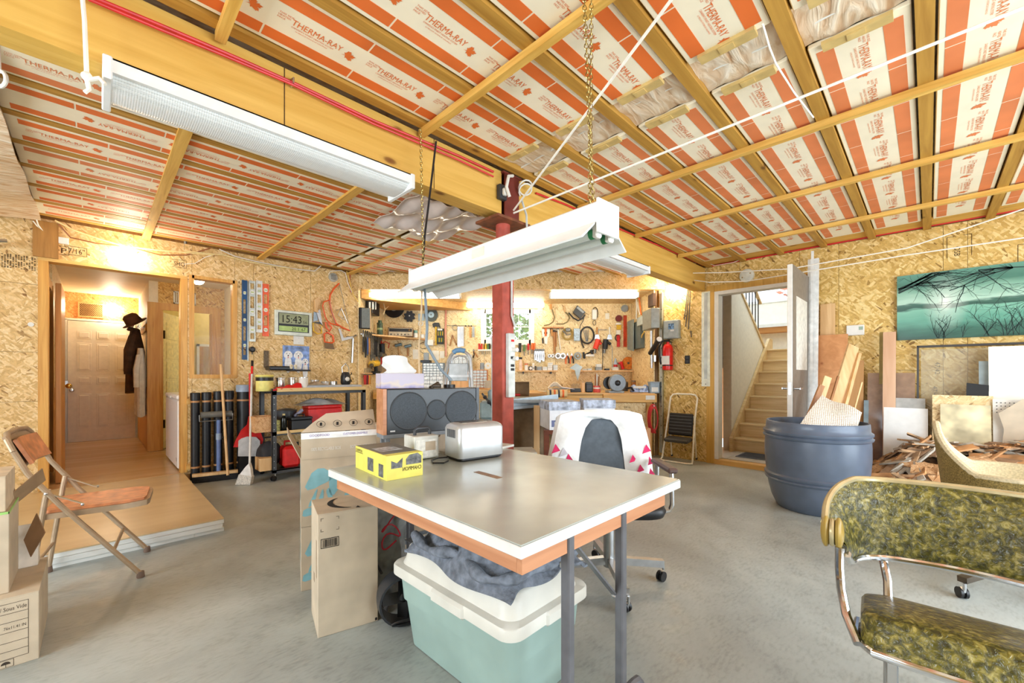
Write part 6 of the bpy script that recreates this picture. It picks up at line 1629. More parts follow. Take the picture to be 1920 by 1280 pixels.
level('orange plastic spirit level last in the row before the clock',492.5,504,532,630, mat('level_orange',(240,104,60),.45),(.12,.5,.88),((.2,.4),(.62,.8)))
x0, x1, z0, z1 = lwbox(464.2,466.4,527,676)
tag(MB().bb(0, x1 - x0,-.008,0,0, z1 - z0).build('steel_rule', mat('rule_grey',(150,150,140),.35,.7), None,(x0,5.798, z0)), 'narrow steel rule between the blue and the grey spirit level', 'ruler')
ck = thing('wall_clock', 'large digital wall clock showing 15:43', 'clock',(0,0,0))
x0, x1, z0, z1 = lwbox(515,585.5,583,629,-.03); ck.location = (x0,5.8, z0); W_, H = x1 - x0, z1 - z0
MB().bb(0, W_,-.03,0,0, H, bev=.006).build('case', mat('clock_silver',(206,210,196),.4,.2), ck)
MB().bb(W_ * .09, W_ * .91,-.0315,-.029, H * .14, H * .90).build('bezel', BLACK, ck)
LCD = mat('lcd_olive',(146,152,116),.3)
MB().bb(W_ * .11, W_ * .89,-.0325,-.031, H * .46, H * .88).build('time_display', LCD, ck); MB().bb(W_ * .11, W_ * .87,-.0325,-.031, H * .17, H * .37).build('lower_display', mat('lcd_green',(170,196,110),.3), ck)
for (tx, hh2, xx, zz, ww) in (('15:43',.30,.20,.51,.50),('56',.12,.74,.51,.11),('67',.13,.70,.205,.11),('20.1',.13,.44,.205,.18)):
    MB().wtext(tx, H * hh2, W_ * xx,-.0332, H * zz,0, False, W_ * ww).build('digits', INK, ck, smooth=False)
sw = lw('switch_plate', 'white blank wall plate below the digital clock', 'wall plate',560,638)
MB().bb(-.065,.065,-.008,0,-.055,.055, bev=.003).build('plate', WHITE, sw); MB().cyl((0,-.010,.03),(0,-.007,.03),.004).cyl((0,-.010,-.03),(0,-.007,-.03),.004).build('screw', STEEL, sw)
po = thing('puppy_poster', 'blue poster of three white puppies in snow pinned to the board', 'poster',(0,0,0)); x0, x1, z0, z1 = lwbox(530,580,648,694,-.003); po.location = (x0,5.8, z0); W_, H = x1 - x0, z1 - z0
MB().bb(0, W_,-.003,0,0, H).build('sheet', mat('poster_blue',(120,146,196),.5, var=.3, ns=16), po)
g, g2, g3 = MB(), MB(), MB()
def disc(m_, x, z, rx, rz, y): m_.add([(x + rx * math.cos(2 * PI * k / 16), y, z + rz * math.sin(2 * PI * k / 16)) for k in range(16)],[list(range(16))])
for (x, z, r) in ((.2,.62,.15),(.58,.62,.16),(.84,.36,.12)):
    disc(g, W_ * x, H * (z - .36), W_ * r * .85, H * .36,-.0036); disc(g, W_ * x, H * z, W_ * r, H * r * 1.1,-.0040)
    for s_ in (-1,1): disc(g, W_ * (x + s_ * r * .8), H * (z - .02), W_ * r * .3, H * r * .6,-.0038); disc(g2, W_ * (x + s_ * r * .35), H * (z + .05), W_ * .014, H * .018,-.0046)
    disc(g2, W_ * x, H * (z - .03), W_ * .026, H * .026,-.0046); disc(g3, W_ * x, H * (z - .10), W_ * .02, H * .035,-.0044)
g.build('puppy_print', mat('fur_white',(236,238,240),.6, var=.08, ns=30), po, smooth=False); g2.build('eye_print', INK, po, smooth=False); g3.build('tongue_print', mat('tongue',(216,130,130),.6), po, smooth=False)
vr = lw('round_vent', 'round grey vent cover at the top of the long wall', 'vent',624.5,520)
MB().lathe([(.062,0),(.062,.012),(.05,.018),(.001,.018)],(0,0,0),24,0, rotm(PI / 2)).build('cover', mat('vent_grey',(176,172,158),.5), vr)
for k in range(5): MB().bb(-.035,.035,-.02,-.018,-.03 + .014 * k,-.025 + .014 * k).build('slit', DARK, vr)
SAWO = mat('saw_orange',(226,88,36),.4)
def path(pts, y): return [(LW.p(a, b, y)[0],5.8 + y, LW.p(a, b, y)[1]) for a, b in pts]
def sawthing(name, label, cat, group=None): return thing(name, label, cat,(0,0,0),0, group)
bs = sawthing('bow_saw', 'big orange bow saw hanging at the corner of the long wall', 'bow saw')
MB().tube(path([(636,531),(626,541),(619,553),(618,566),(622,585),(630,606),(642,614),(656,620)],-.04),.011,8).build('bow', SAWO, bs)
MB().tube(path([(636,531),(642,555),(650,590),(657,621)],-.04),.004,5).build('blade', mat('saw_blade',(120,112,100),.4,.7), bs)
hs = sawthing('hacksaw', 'smaller orange-framed hacksaw hanging left of the bow saw', 'hacksaw')
MB().tube(path([(619,562),(607,566),(605,573),(610,594),(613,600),(620,606),(634,610)],-.05),.008,8).build('frame', SAWO, hs)
MB().tube(path([(617,562),(622,585),(629,607)],-.05),.004,5).build('blade', mat('saw_blade',()), hs)
MB().tube(path([(610,604),(612,614),(618,621),(622,614),(616,606)],-.05),.011,8, closed=True).build('handle', SAWO, hs)
h2 = sawthing('hand_saw', 'hand saw with worn wooden handle and pale blade by the clock', 'hand saw')
P = path([(589,562),(596,557),(599,566),(594,580),(597,586),(590,584)],-.03)
MB().plate([(p[0], p[2]) for p in P],5.755,5.785).build('handle', FIR, h2)
P = path([(593,584),(600,580),(606,620),(608,624),(603,616)],-.03); MB().plate([(p[0], p[2]) for p in P],5.768,5.772).build('blade', STEEL, h2)
P = path([(589,584),(594,586),(597,600),(588,603)],-.03); MB().plate([(p[0], p[2]) for p in P],5.782,5.785).build('back_plate', mat('saw_blue',(160,180,196),.4), h2)
cpg = sawthing('coping_saw', 'yellow-handled keyhole saw next to the clock corner', 'saw')
P = path([(587,606),(597,604),(604,612),(603,624),(596,626),(588,620)],-.03); MB().tube(P,.009,8, closed=True).build('handle', mat('handle_yellow',(226,180,60),.45), cpg)
P = path([(586,604),(600,603),(606,612),(601,608)],-.035); MB().plate([(p[0], p[2]) for p in P],5.76,5.765).build('blade', DARK, cpg)
h3 = sawthing('hand_saw', 'panel saw with bright orange grip hanging below the hacksaw', 'hand saw')
P = path([(608,626),(614,623),(624,629),(626,640),(622,643),(609,641)],-.03); MB().tube(P,.012,8, closed=True).build('handle', SAWO, h3)
P = path([(608,642),(624,643),(627,655),(609,653)],-.03); MB().plate([(p[0], p[2]) for p in P],5.762,5.766).build('blade', mat('saw_rust',(120,92,60),.5), h3)
sq_ = sawthing('framing_square', 'steel framing square and pull saw hanging under the bow saw', 'square')
P = path([(634,616),(638,616),(644,633),(662,630),(662,634),(641,639)],-.03); MB().plate([(p[0], p[2]) for p in P],5.765,5.768).build('square', STEEL, sq_)
pw = sawthing('pull_saw', 'thin pull saw with crossed arms inside the bow saw', 'saw')
MB().tube(path([(630,582),(640,578),(652,606)],-.03),.004,5).build('rod', STEEL, pw); MB().tube(path([(641,576),(634,590),(646,600)],-.03),.004,5).build('rod', STEEL, pw)
kn = lw('wall_button', 'black round knob screwed to the board below the spirit levels', 'knob',472,655)
MB().lathe([(.022,0),(.03,.01),(.034,.03),(.02,.045),(.001,.046)],(0,0,0),14,0, rotm(PI / 2)).build('grip', BLACK, kn); MB().tube([(0,-.02,0),(.0,-.02,-.06)],.006,6).build('stem', DARK, kn)
x0, x1, z0, z1 = lwbox(495,504,657,689); tag(MB().bb(0, x1 - x0,-.02,0,0, z1 - z0, bev=.004).build('sanding_float', mat('abrasive',(110,96,78),.9, var=.2, ns=90), None,(x0,5.798, z0)), 'narrow brown abrasive strip hanging left of the puppy poster', 'sanding strip')
tag(MB().lathe([(.02,0),(.02,.008),(.001,.01)],(LW.p(58,608)[0],5.8, LW.p(58,608)[1]),16,0, rotm(PI / 2)).build('round_button', WHITE), 'small white round disc on the board left of the hall opening', 'wall disc')
gh = sawthing('chrome_bracket', 'chrome bracket end sticking in at the left edge above the stamped board', 'bracket')
MB().tube([(LW.p(-12,451,-.2)[0],5.6, LW.p(-12,451,-.2)[1]),(LW.p(14,452,-.2)[0],5.6, LW.p(14,452,-.2)[1])],.018,10).build('tube', CHROME, gh)
MB().tube([(LW.p(-12,451,-.2)[0],5.6, LW.p(-12,451,-.2)[1]),(LW.p(-12,451,-.2)[0],5.8, LW.p(-12,451,-.2)[1])],.012,8).build('arm', CHROME, gh)
# pipes in their rack
rk = thing('pipe_rack', 'two pine battens with straps holding the black pipes', 'rack',(0,5.8,0))
for (ya, yb) in ((747,757),(868,878)):
    zb, zt = LW.p(366, yb)[1], LW.p(366, ya)[1]
    MB().bb(LW.x(349), LW.x(472),-.03,0, zb, zt).build('batten', PINE, rk)
PIPE = mat('pipe_black',(26,27,30),.42, var=.12, ns=30)
def pipe(label, pxc, ptop, r, capm, y=-.08, zb=.02):
    x, zt = LW.p(pxc, ptop, y); t = thing('black_pipe', label, 'pipe',(x,5.8 + y,0),0, 'black pipes in the rack')
    MB().cyl((0,0, zb),(0,0, zt), r, n=18).build('tube', PIPE, t)
    MB().lathe([(r * 1.12,0),(r * 1.12,.07),(r * 1.05,.08),(r * .9,.08)],(0,0, zt - .075),18).build('top_cap', capm, t); MB().lathe([(r * 1.12,0),(r * 1.12,.07)],(0,0, zb),18).build('bottom_cap', PIPE, t)
    for zz in (LW.p(366,752)[1], LW.p(366,873)[1]): MB().lathe([(r * 1.04,0),(r * 1.04,.02)],(0,0, zz - .01),18, cap=False).build('strap', mat('strap_tan',(176,130,84),.5), t)
    return t
pipe('first black pipe of the rack, nearest the hall opening',366,737,.041, PIPE)
pipe('second black pipe in the rack, behind the roller head end',387,736,.041, PIPE)
pipe('third black pipe in the rack, behind the blue pole',409,734,.041, PIPE)
pipe('fourth black pipe in the rack, right of the wooden broom handle',430,733,.041, PIPE)
pipe('thick black pipe with a grey-blue lid behind the red dustpan',458,722,.075, mat('lid_bluegrey',(150,168,190),.4),-.10)
rs = thing('floor_roller', 'floor squeegee with blue pole and grey roller head upside down against the pipes', 'squeegee', LW.world((LW.x(410,-.18),-.18,0)))
fr_ = Fr(rs.location,0)
zt = LW.p(409,787,-.18)[1]
MB().cyl((0,0,.03),(0,0, zt),.021, n=14).build('pole', mat('pole_blue',(104,126,176),.35), rs); MB().cyl((0,0, zt - .22),(0,0, zt - .15),.026, n=14).build('collar', mat('lid_bluegrey',()), rs); MB().tube([(0,0, zt - .19),(.05,-.02, zt - .2)],.009,6).build('lever', BLACK, rs)
xa, xb = LW.x(374,-.18) - rs.location.x, LW.x(436,-.18) - rs.location.x; zr = LW.p(405,778,-.18)[1]
MB().tube([(0,0, zt),(0,0, zr - .06),(xa,0, zr - .06),(xa,0, zr + .01)],.006,6).tube([(0,0, zr - .06),(xb,0, zr - .06),(xb,0, zr + .01)],.006,6).build('yoke', STEEL, rs)
MB().cyl((xa + .01,-.01, zr + .01),(xb - .01,-.01, zr + .01),.034, n=16).build('roller', mat('roller_grey',(104,104,98),.5), rs)
def floorat(px, py): p = onz(px, py); return p
pbm = thing('push_broom', 'push broom with long wooden handle and black bristles along the pipe feet', 'broom', floorat(428,905))
b0 = floorat(428,905); hp = LW.world((LW.p(414,683,-.1)[0],-.1, LW.p(414,683,-.1)[1])) - b0
MB().cyl((0,.02,.08), hp,.014, n=10).build('handle', FIR, pbm)
e0, e1 = floorat(361,907) - b0, floorat(447,897) - b0
MB().bar(e0 + Vector((0,.02,.085)), e1 + Vector((0,.02,.085)),.06,.03).build('block', FIR, pbm)
MB().bar(e0 + Vector((0,.02,.038)), e1 + Vector((0,.02,.038)),.05,.066).build('bristles', mat('bristle_black',(34,33,34),.95, var=.3, ns=200, bump=.5, bs=200), pbm)
dp_ = thing('dustpan', 'red long-handled dustpan standing before the thick pipe', 'dustpan', LW.world((LW.x(466,-.26),-.26,0)))
def dq(px, py, y=-.26): x, z = LW.p(px, py, y); return (x - dp_.location.x, z)
MB().plate([dq(*p) for p in ((437,838),(441,826),(452,806),(463,796),(466,780),(472,780),(476,795),(487,806),(494,826),(496,836),(484,838),(466,836),(450,838))],-.012,.0).build('pan', RED, dp_)
MB().plate([dq(*p,-.28) for p in ((446,855),(447,826),(452,822),(463,818),(480,819),(487,826),(488,855))],-.03,-.018).build('grey_pan', mat('pan_grey',(206,206,206),.4), dp_)
MB().tube([(dq(469,782)[0],-.01, dq(469,782)[1]),(dq(471,700)[0],.06, dq(471,700)[1])],.012,10).build('handle', RED, dp_)
MB().plate([dq(*p,-.26) for p in ((448,888),(449,855),(486,855),(488,888))],.0,.08).build('hopper', BLACK, dp_)
ab = thing('angle_broom', 'white-handled angle broom with pale bristles leaning in front of the dustpan', 'broom', floorat(461,908))
b0 = floorat(461,908); top = LW.world((LW.p(473,676,-.2)[0],-.2, LW.p(473,676,-.2)[1])) - b0; jn = at(468,872,4.45) - b0
MB().tube([jn, jn.lerp(top,.86)],.011,10).build('handle', mat('handle_white',(226,224,218),.4), ab); MB().tube([jn.lerp(top,.86), jn.lerp(top,.95)],.012,10).build('red_grip', RED, ab); MB().tube([jn.lerp(top,.94), top],.013,10).build('grip_end', BLACK, ab)
hd_ = [at(468,868,4.45) - b0, at(462,874,4.45) - b0, at(447,890,4.42) - b0, at(478,890,4.5) - b0, at(474,876,4.48) - b0]
P2 = [(c.dot(cx), c.z) for c in hd_]
Mb = Matrix.Rotation(-PI / 4,4, 'Z')
g = MB().plate(P2,-.02,.02); g.V = [tuple(Mb @ Vector(v)) for v in g.V]; g.build('head', mat('broom_white',(232,230,226),.5), ab)
bl = [at(446,890,4.42) - b0, at(437,910,4.40) - b0, at(476,906,4.5) - b0, at(479,890,4.5) - b0]
P2 = [(c.dot(cx), max(.002, c.z)) for c in bl]; g = MB().plate(P2,-.025,.025); g.V = [tuple(Mb @ Vector(v)) for v in g.V]; g.build('bristles', mat('bristle_pale',(206,200,190),.95, var=.2, ns=150, bump=.5, bs=200), ab)
# ------------------------------------------------------------------ steel cart with workshop things
CX0, CX1, CY0, CY1 = 1.37,2.44,5.09,5.60
ct_ = thing('steel_cart', 'dark steel rolling shelf cart with wood edging against the long wall', 'cart',(CX0, CY0,0))
W_, D_ = CX1 - CX0, CY1 - CY0
DST = mat('cart_steel',(78,80,82),.45,.4)
for x in (0, W_ - .04):
    for y in (0, D_ - .04):
        MB().bb(x, x + .045, y, y + .005,.09,1.02).bb(x, x + .005, y, y + .045,.09,1.02).build('post', DST, ct_)
        caster(ct_, x + .02, y + .02,.4)
for z in (.11,.53,.98):
    MB().bb(0, W_,0, D_, z, z + .012).bb(0, W_,0,.004, z - .03, z + .012).bb(0, W_, D_ - .004, D_, z - .03, z + .012).build('shelf', DST, ct_)
MB().bb(.045, W_ - .01,-.03,.0,.985,1.025).build('edge_strip', wood('edge_pine',(214,178,112),(236,206,146),0,.5,18), ct_); MB().bb(.045, W_ - .01,-.02,.0,.52,.55).build('edge_strip', wood('edge_pine',()), ct_)
for k in range(12): MB().cyl((.02,-.002,.15 + k * .07),(.02,.001,.15 + k * .07),.004, n=6).build('hole', STEEL, ct_)
TOPZ = .992
def crt(name, label, cat, px, z=TOPZ, y=.1, group=None):
    x = LW.p(px,700, CY0 + y - 5.8)[0]; return thing(name, label, cat,(x, CY0 + y, z),0, group)
def can(label, px, r, hgt, m, y=.12, z=TOPZ, name='can', lid=None, cat='can', group='cans on the steel cart'):
    t = crt(name, label, cat, px, z, y, group)
    MB().lathe([(r * .97,0),(r,.004),(r, hgt - .006),(r * .96, hgt),(r * .85, hgt),(r * .83, hgt - .005),(.001, hgt - .005)],(0,0,0),20).build('body', m, t)
    MB().lathe([(r * 1.03,0),(r * 1.03,.006)],(0,0, hgt - .008),20, cap=False).build('rim', lid or STEEL, t)
    return t
TIN = mat('tin_can',(206,206,204),.25,.9, var=.1, ns=20)
yb = can('yellow paint tub with a pale lid on the end of the cart',496,.085,.16, mat('tub_yellow',(232,222,130),.5),.14, name='paint_tub', lid=BLACK, cat='tub', group=None)
MB().lathe([(.09,0),(.09,.018),(.08,.022)],(0,0,.16),20).build('lid', mat('lid_yellow',(228,214,110),.5), yb); MB().lathe([(.0865,.115),(.0865,.15)],(0,0,0),20, cap=False).build('dark_band', BLACK, yb)
for i,(px, r, hgt, lb, m, yy) in enumerate(((525,.05,.15, 'tall tin can beside the yellow tub', TIN,.2),(549,.052,.15, 'tin can behind the red gloves', TIN,.25),(569,.05,.155, 'white enamel can at the front of the cart', WHITE,.06),(590,.05,.12, 'shiny tin can right of the white can', TIN,.22),(609,.045,.10, 'small pale tin in the row of cans', mat('can_pale',(226,226,222),.3),.24),(625,.045,.10, 'last tin can of the row on the cart', TIN,.24))):
    can(lb, px, r, hgt, m, yy)
tag(MB().bb(-.13,.13,-.1,.1,0,.05, bev=.012).build('black_case', BLACK, None,(LW.p(524,690,-.15)[0],5.66, LW.p(524,694,-.15)[1])), 'black plastic case lying on top of the tins at the wall', 'case')
tag(MB().bb(-.12,.12,-.09,.09,0,.02, bev=.006).build('black_tray', BLACK, None,(LW.p(556,692,-.2)[0] + .02,5.6, LW.p(556,694,-.2)[1] - .012)), 'flat black tray below the puppy poster', 'tray')
fgn = thing('dog_figurine', 'tiny cream dog figurine standing in front of the puppy poster', 'figurine',(LW.p(548,690,-.2)[0],5.56, LW.p(548,691,-.2)[1] + .003))
for s_ in (-1,1):
    MB().sphere((s_ * .024,0,.03),.022,10).sphere((s_ * .024,0,.008),.018,8).build('body', mat('figurine',(232,220,190),.5), fgn); MB().sphere((s_ * .024,-.022,.03),.005,6).build('nose', INK, fgn)
gl = crt('work_gloves', 'bright red rubber gloves heaped on the front of the cart', 'gloves',541, TOPZ,.04)
def glv(u, v):
    return (-.13 + .26 * u,-.06 + .14 * v + .01 * math.sin(9 * u),.012 + .075 * math.sin(PI * v) ** .7 * (.25 + .75 * u) * (1 + .15 * math.sin(14 * v + 3)) + .008 * math.sin(17 * u))
MB().sheet(glv,16,14,.006).build('palm', RED, gl, ang=1.3)
for k in range(4): MB().tube([(-.02,-.05 + .025 * k,.04),(-.09,-.06 + .02 * k,.025),(-.17,-.055 + .02 * k,.012)],[.012,.012,.008],8).build('finger', RED, gl)
tag(MB().bb(-.33,.33,-.13,.13,0,.05, bev=.004).bb(-.32,.32,-.12,.12,.05,.056).build('grey_tray', mat('tray_grey',(176,180,184),.4), None,(LW.p(622,720, CY0 + .14 - 5.8)[0], CY0 + .14, TOPZ + .001)), 'long flat grey tray on the right half of the cart', 'tray')
rg = crt('rag', 'crumpled beige rag on the grey tray', 'rag',592, TOPZ + .058,.1)
MB().sheet(lambda u, v: (-.12 + .24 * u,-.09 + .18 * v,.004 + .03 * math.sin(PI * u) * math.sin(PI * v) * (1 + .4 * math.sin(11 * u + 5 * v))),14,12,.004).build('cloth', mat('rag_beige',(168,152,128),.9, var=.1, bump=.3), rg, ang=1.3)
wl_ = crt('work_light', 'black caged work light with cord and hook on the cart', 'work light',648, TOPZ + .058,.2)
MB().lathe([(.05,0),(.06,.02),(.06,.1),(.045,.15),(.03,.16)],(0,0,0),16).build('housing', BLACK, wl_); MB().sphere((0,-.05,.07),.03,10).build('bulb', WHITE, wl_)
MB().tube([(-.04,0,.15),(-.05,0,.22),(0,0,.27),(.04,0,.22),(.045,0,.15)],.005,6).build('hook', STEEL, wl_)
MB().tube([(.06 + .02 * math.sin(k),-.03 * math.cos(k * 1.3),.15 - .012 * k) for k in range(12)],.006,6).build('cord', BLACK, wl_)
# middle shelf
MS = .543
pbx = crt('plywood_box', 'open plywood box on the middle shelf of the cart', 'box',496, MS,.05)
for (a, b, c, d) in ((-.09,.09,0,.01),(-.09,.09,.24,.25),(-.09,-.08,.01,.24),(.08,.09,.01,.24)): MB().bb(a, b, c, d,0,.17).build('side', osb('osb_small',(170,112,60),(206,150,96),(220,170,116),(234,190,140),2), pbx)
MB().bb(-.08,.08,.01,.24,0,.01).build('bottom', FIR, pbx)
pt = crt('enamel_pot', 'dark grey lidded enamel pot on the middle shelf', 'pot',537, MS + .1,.3)
MB().lathe([(.09,0),(.105,.01),(.11,.1),(.115,.105)],(0,0,0),24).build('body', mat('enamel_grey',(74,78,82),.3), pt); MB().lathe([(.116,.105),(.116,.112),(.06,.13),(.001,.135)],(0,0,0),24).build('lid', mat('enamel_grey',()), pt); MB().tube([(-.11,0,.08),(-.14,-.02,.08),(-.14,.02,.08),(-.11,.02,.08)],.006,6).build('handle', STEEL, pt)
tag(MB().bb(-.16,.16,-.12,.12,0,.099, bev=.003).build('wooden_block', FIR, None,(LW.p(537,700, CY0 + .3 - 5.8)[0] + .03, CY0 + .32, MS)), 'low wooden crate under the enamel pot', 'crate')
bo = crt('bottle', 'black bottle standing at the front of the middle shelf', 'bottle',532, MS,.06)
MB().lathe([(.032,0),(.035,.005),(.035,.12),(.03,.145),(.014,.16),(.014,.175)],(0,0,0),16).build('body', mat('bottle_black',(20,24,22),.2), bo); MB().lathe([(.016,0),(.016,.02)],(0,0,.172),12).build('cap', mat('cap_cream',(220,206,150),.4), bo)
tbx = crt('toolbox', 'black plastic toolbox on the middle shelf', 'toolbox',562, MS,.08)
MB().bb(-.10,.12,-.06,.1,0,.11, bev=.008).build('body', BLACK, tbx); MB().bb(-.105,.125,-.065,.105,.112,.145, bev=.01).build('lid', mat('box_black2',(40,42,46),.4), tbx); MB().tube([(-.03,0,.145),(-.03,0,.17),(.05,0,.17),(.05,0,.145)],.008,6).build('handle', BLACK, tbx)
rbx = crt('toolbox', 'red toolbox under a clear plastic bag on the middle shelf', 'toolbox',605, MS,.22)
MB().bb(-.2,.2,-.1,.12,0,.22, bev=.006).build('body', RED, rbx); MB().bb(-.2,.2,-.105,.125,.222,.26, bev=.01).build('lid', RED, rbx)
bgq = crt('plastic_bag', 'crumpled clear plastic bag over the red toolbox', 'bag',600, MS + .262,.24)
MB().sheet(lambda u, v: (-.27 + .56 * u,-.12 + .26 * v,.004 + .06 * math.sin(PI * u) * (1 + .5 * math.sin(13 * u + 7 * v)) * math.sin(PI * v) ** .5),22,10,.002).build('film', mat('clear_film',(206,206,204),.12, alpha=.55, bump=.5, bs=30), bgq, ang=1.4)
tag(MB().cyl((0,0,0),(.09,.05,.06),.02, n=12).build('spray_nozzle', mat('lilac_plastic',(176,182,214),.4), None,(LW.p(556,700, CY0 + .1 - 5.8)[0], CY0 + .14, MS + .15)), 'pale lilac spray nozzle lying on the black toolbox', 'nozzle')
tgl = crt('label_carton', 'small yellow and white printed carton on the middle shelf', 'box',518, MS,.1)
MB().bb(-.03,.03,-.03,.03,0,.12).build('carton', mat('carton_mix',(206,200,120),.5, var=.3, ns=40), tgl)
BS_ = .123
gcn = crt('gas_can', 'red plastic fuel can on the bottom shelf of the cart', 'fuel can',541, BS_,.07)
MB().bb(-.07,.12,-.05,.14,0,.24, bev=.03).build('body', RED, gcn); MB().tube([(-.03,.04,.23),(-.03,.04,.29),(.07,.04,.29),(.07,.04,.23)],.014,8).build('handle', RED, gcn); MB().cyl((.1,.04,.23),(.1,.04,.27),.022).build('cap', BLACK, gcn)
bbg = crt('black_bag', 'black cloth bag on the bottom shelf of the cart', 'bag',505, BS_,.22)
MB().sphere((0,0,.15),.15,16,0,(.9,.8,1)).build('body', mat('bag_black',(52,52,56),.8, bump=.4, bs=20), bbg); MB().tube([(-.06,0,.27),(-.05,0,.34),(.05,0,.34),(.06,0,.27)],.01,6).build('handle', BLACK, bbg)
tag(MB().bb(-.07,.07,-.1,.1,0,.14, bev=.003).build('pale_crate', FIR, None,(LW.p(498,700, CY0 + .08 - 5.8)[0], CY0 + .12, BS_)), 'small pale wooden crate on the bottom shelf behind the post', 'crate')
# ------------------------------------------------------------------ folding chair beside the platform
fc = thing('folding_chair', 'tan steel folding chair with orange vinyl seat and back', 'chair',(0.0,3.47,0), math.radians(-7.4))
TUBT = mat('chair_tan',(176,152,124),.35,.35, var=.05)
OVN = mat('orange_vinyl',(206,134,88),.4, var=.12, ns=20, bump=.1, bs=80)
hw = .22
for s_ in (-1,1):
    y = s_ * hw
    MB().tube([(.215, y,.02),(-.10, y,.47),(-.22, y * .985,.66),(-.27, y * .97,.78)],.0125,10).build('front_leg', TUBT, fc)
    MB().tube([(-.225, y * .9,.02),(-.165, y * .9,.50),(-.155, y * .9,.565)],.0125,10).build('rear_leg', TUBT, fc)
    MB().bar((-.155, y * .97,.55),(-.02, y * .97,.47),.004,.02,(0,1,0)).build('link', mat('link_steel',(206,200,186),.3,.7), fc)
    for (x, z, yy) in ((.215,.0, y),(-.225,.0, y * .9)): MB().lathe([(.017,0),(.019,.005),(.016,.035)],(x, yy, z),12).build('rubber_foot', mat('foot_brown',(120,98,84),.6), fc)
    MB().sphere((-.155, y + s_ * .012,.55),.008,8).build('rivet', STEEL, fc); MB().sphere((-.02, y + s_ * .012,.47),.008,8).build('rivet', STEEL, fc)
MB().tube([(-.27,-hw * .97,.78),(-.295,-hw * .9,.84),(-.305,-hw * .7,.868),(-.31,0,.875),(-.305, hw * .7,.868),(-.295, hw * .9,.84),(-.27, hw * .97,.78)],.0125,10).build('top_rail', TUBT, fc)
MB().sheet(lambda u, v: (-.235 - .07 * v - .02 * math.sin(PI * u),-hw * .93 + 2 * hw * .93 * u,.69 + .165 * v),10,6,.014).build('back_panel', TUBT, fc)
MB().sheet(lambda u, v: (-.222 - .06 * v - .02 * math.sin(PI * u) + .008,-hw * .8 + 2 * hw * .8 * u,.705 + .13 * v),10,6,.016).build('back_pad', OVN, fc)
sp_p = [(-.19,-hw * .82),(-.16,-hw * .9),(.16,-hw * .93),(.24,-hw * .8),(.25,-hw * .6),(.25, hw * .6),(.24, hw * .8),(.16, hw * .93),(-.16, hw * .9),(-.19, hw * .82)]
MB().prism(sp_p,.405,.435).build('seat_pan', TUBT, fc); MB().prism([(x * .93 + .002, y * .9) for x, y in sp_p],.435,.448).build('seat_pad', OVN, fc)
MB().tube([(.10,-hw,.18),(.10, hw,.18)],.009,8).build('front_brace', TUBT, fc); MB().tube([(-.205,-hw * .9,.17),(-.205, hw * .9,.17)],.009,8).build('rear_brace', TUBT, fc)
# ------------------------------------------------------------------ cartons in the near left corner
k1 = carton('carton', 'large cardboard carton lettered Sous Vide at the lower left corner',(-.69,2.6,0),0,.525,.46,.28, tape=False)
g = MB()
for z in (.255,.215,.18,.14,.10,.065,.035): g.bb(.25,.497,-.0008,0, z, z + .0015)
g.bb(.4955,.497,-.0008,0,.035,.255)
g.wtext('/ Sous Vide',.016,.422,-.0009,.228,0, False,.07); g.wtext('76x11.41 IN',.012,.432,-.0009,.153,0, False,.058)
g.bb(.42,.458,-.0008,0,.004,.005).bb(.42,.458,-.0008,0,.032,.033).bb(.4565,.458,-.0008,0,.004,.033)
g.add([(.437 + .013 * math.cos(PI * k / 8),-.0009,.016 + .012 * math.sin(PI * k / 8)) for k in range(9)],[list(range(9))]).bb(.4365,.438,-.0009,0,.006,.016)
g.build('print', mat('box_ink',(60,50,40),.8), k1, smooth=False)
k2 = carton('carton', 'narrow cardboard carton with green tape standing on the Sous Vide carton',(-.58,2.66,.2806),0,.33,.3,.33, tape=False)
MB().bb(-.001,.331,-.001,.004,.322,.331).bb(.328,.3312,-.001,.301,.322,.331).build('green_tape', mat('tape_green',(150,200,110),.5), k2)
k3 = carton('carton', 'small cardboard carton on top of the green-taped one',(-.59,2.67,.612),0,.33,.28,.145, mat('card_pale',(206,186,158),.75), tape=False)
def flapo(label, P, m, name='cardboard_flap'):
    P = [Vector(p) for p in P]; c = P[0].copy(); nn = (P[1] - P[0]).cross(P[2] - P[0]).normalized() * .004; n = len(P)
    o = MB().add([tuple(p - c) for p in P] + [tuple(p - c + nn) for p in P],[list(range(n))[::-1],[n + i for i in range(n)]] + [(i,(i + 1) % n, n + (i + 1) % n, n + i) for i in range(n)]).build(name, m, None, c)
    return tag(o, label, 'cardboard')
flapo('upper bent cardboard flap sticking out towards the folding chair',[at(17,955,1.9), at(82,880,2.0), at(86,905,2.0), at(22,958,1.9)][:1] + [at(20,928,1.85), at(80,878,2.02), at(86,900,2.02)], mat('card_grey',(150,122,92),.5))
flapo('lower brown cardboard flap standing on the Sous Vide carton',[at(44,1012,1.85), at(68,962,1.87), at(84,998,1.86), at(57,1044,1.84)], mat('card_brown',(128,96,66),.6))
wp = thing('white_carton', 'small pale carton standing behind the green-taped one', 'box',(-.29,2.99,.2806))
MB().bb(0,.1,-.04,.05,0,.15, bev=.002).build('body', mat('card_white',(216,206,192),.7), wp); MB().bb(-.005,.08,-.045,-.04,.15,.2).build('flap', mat('card_white',()), wp)
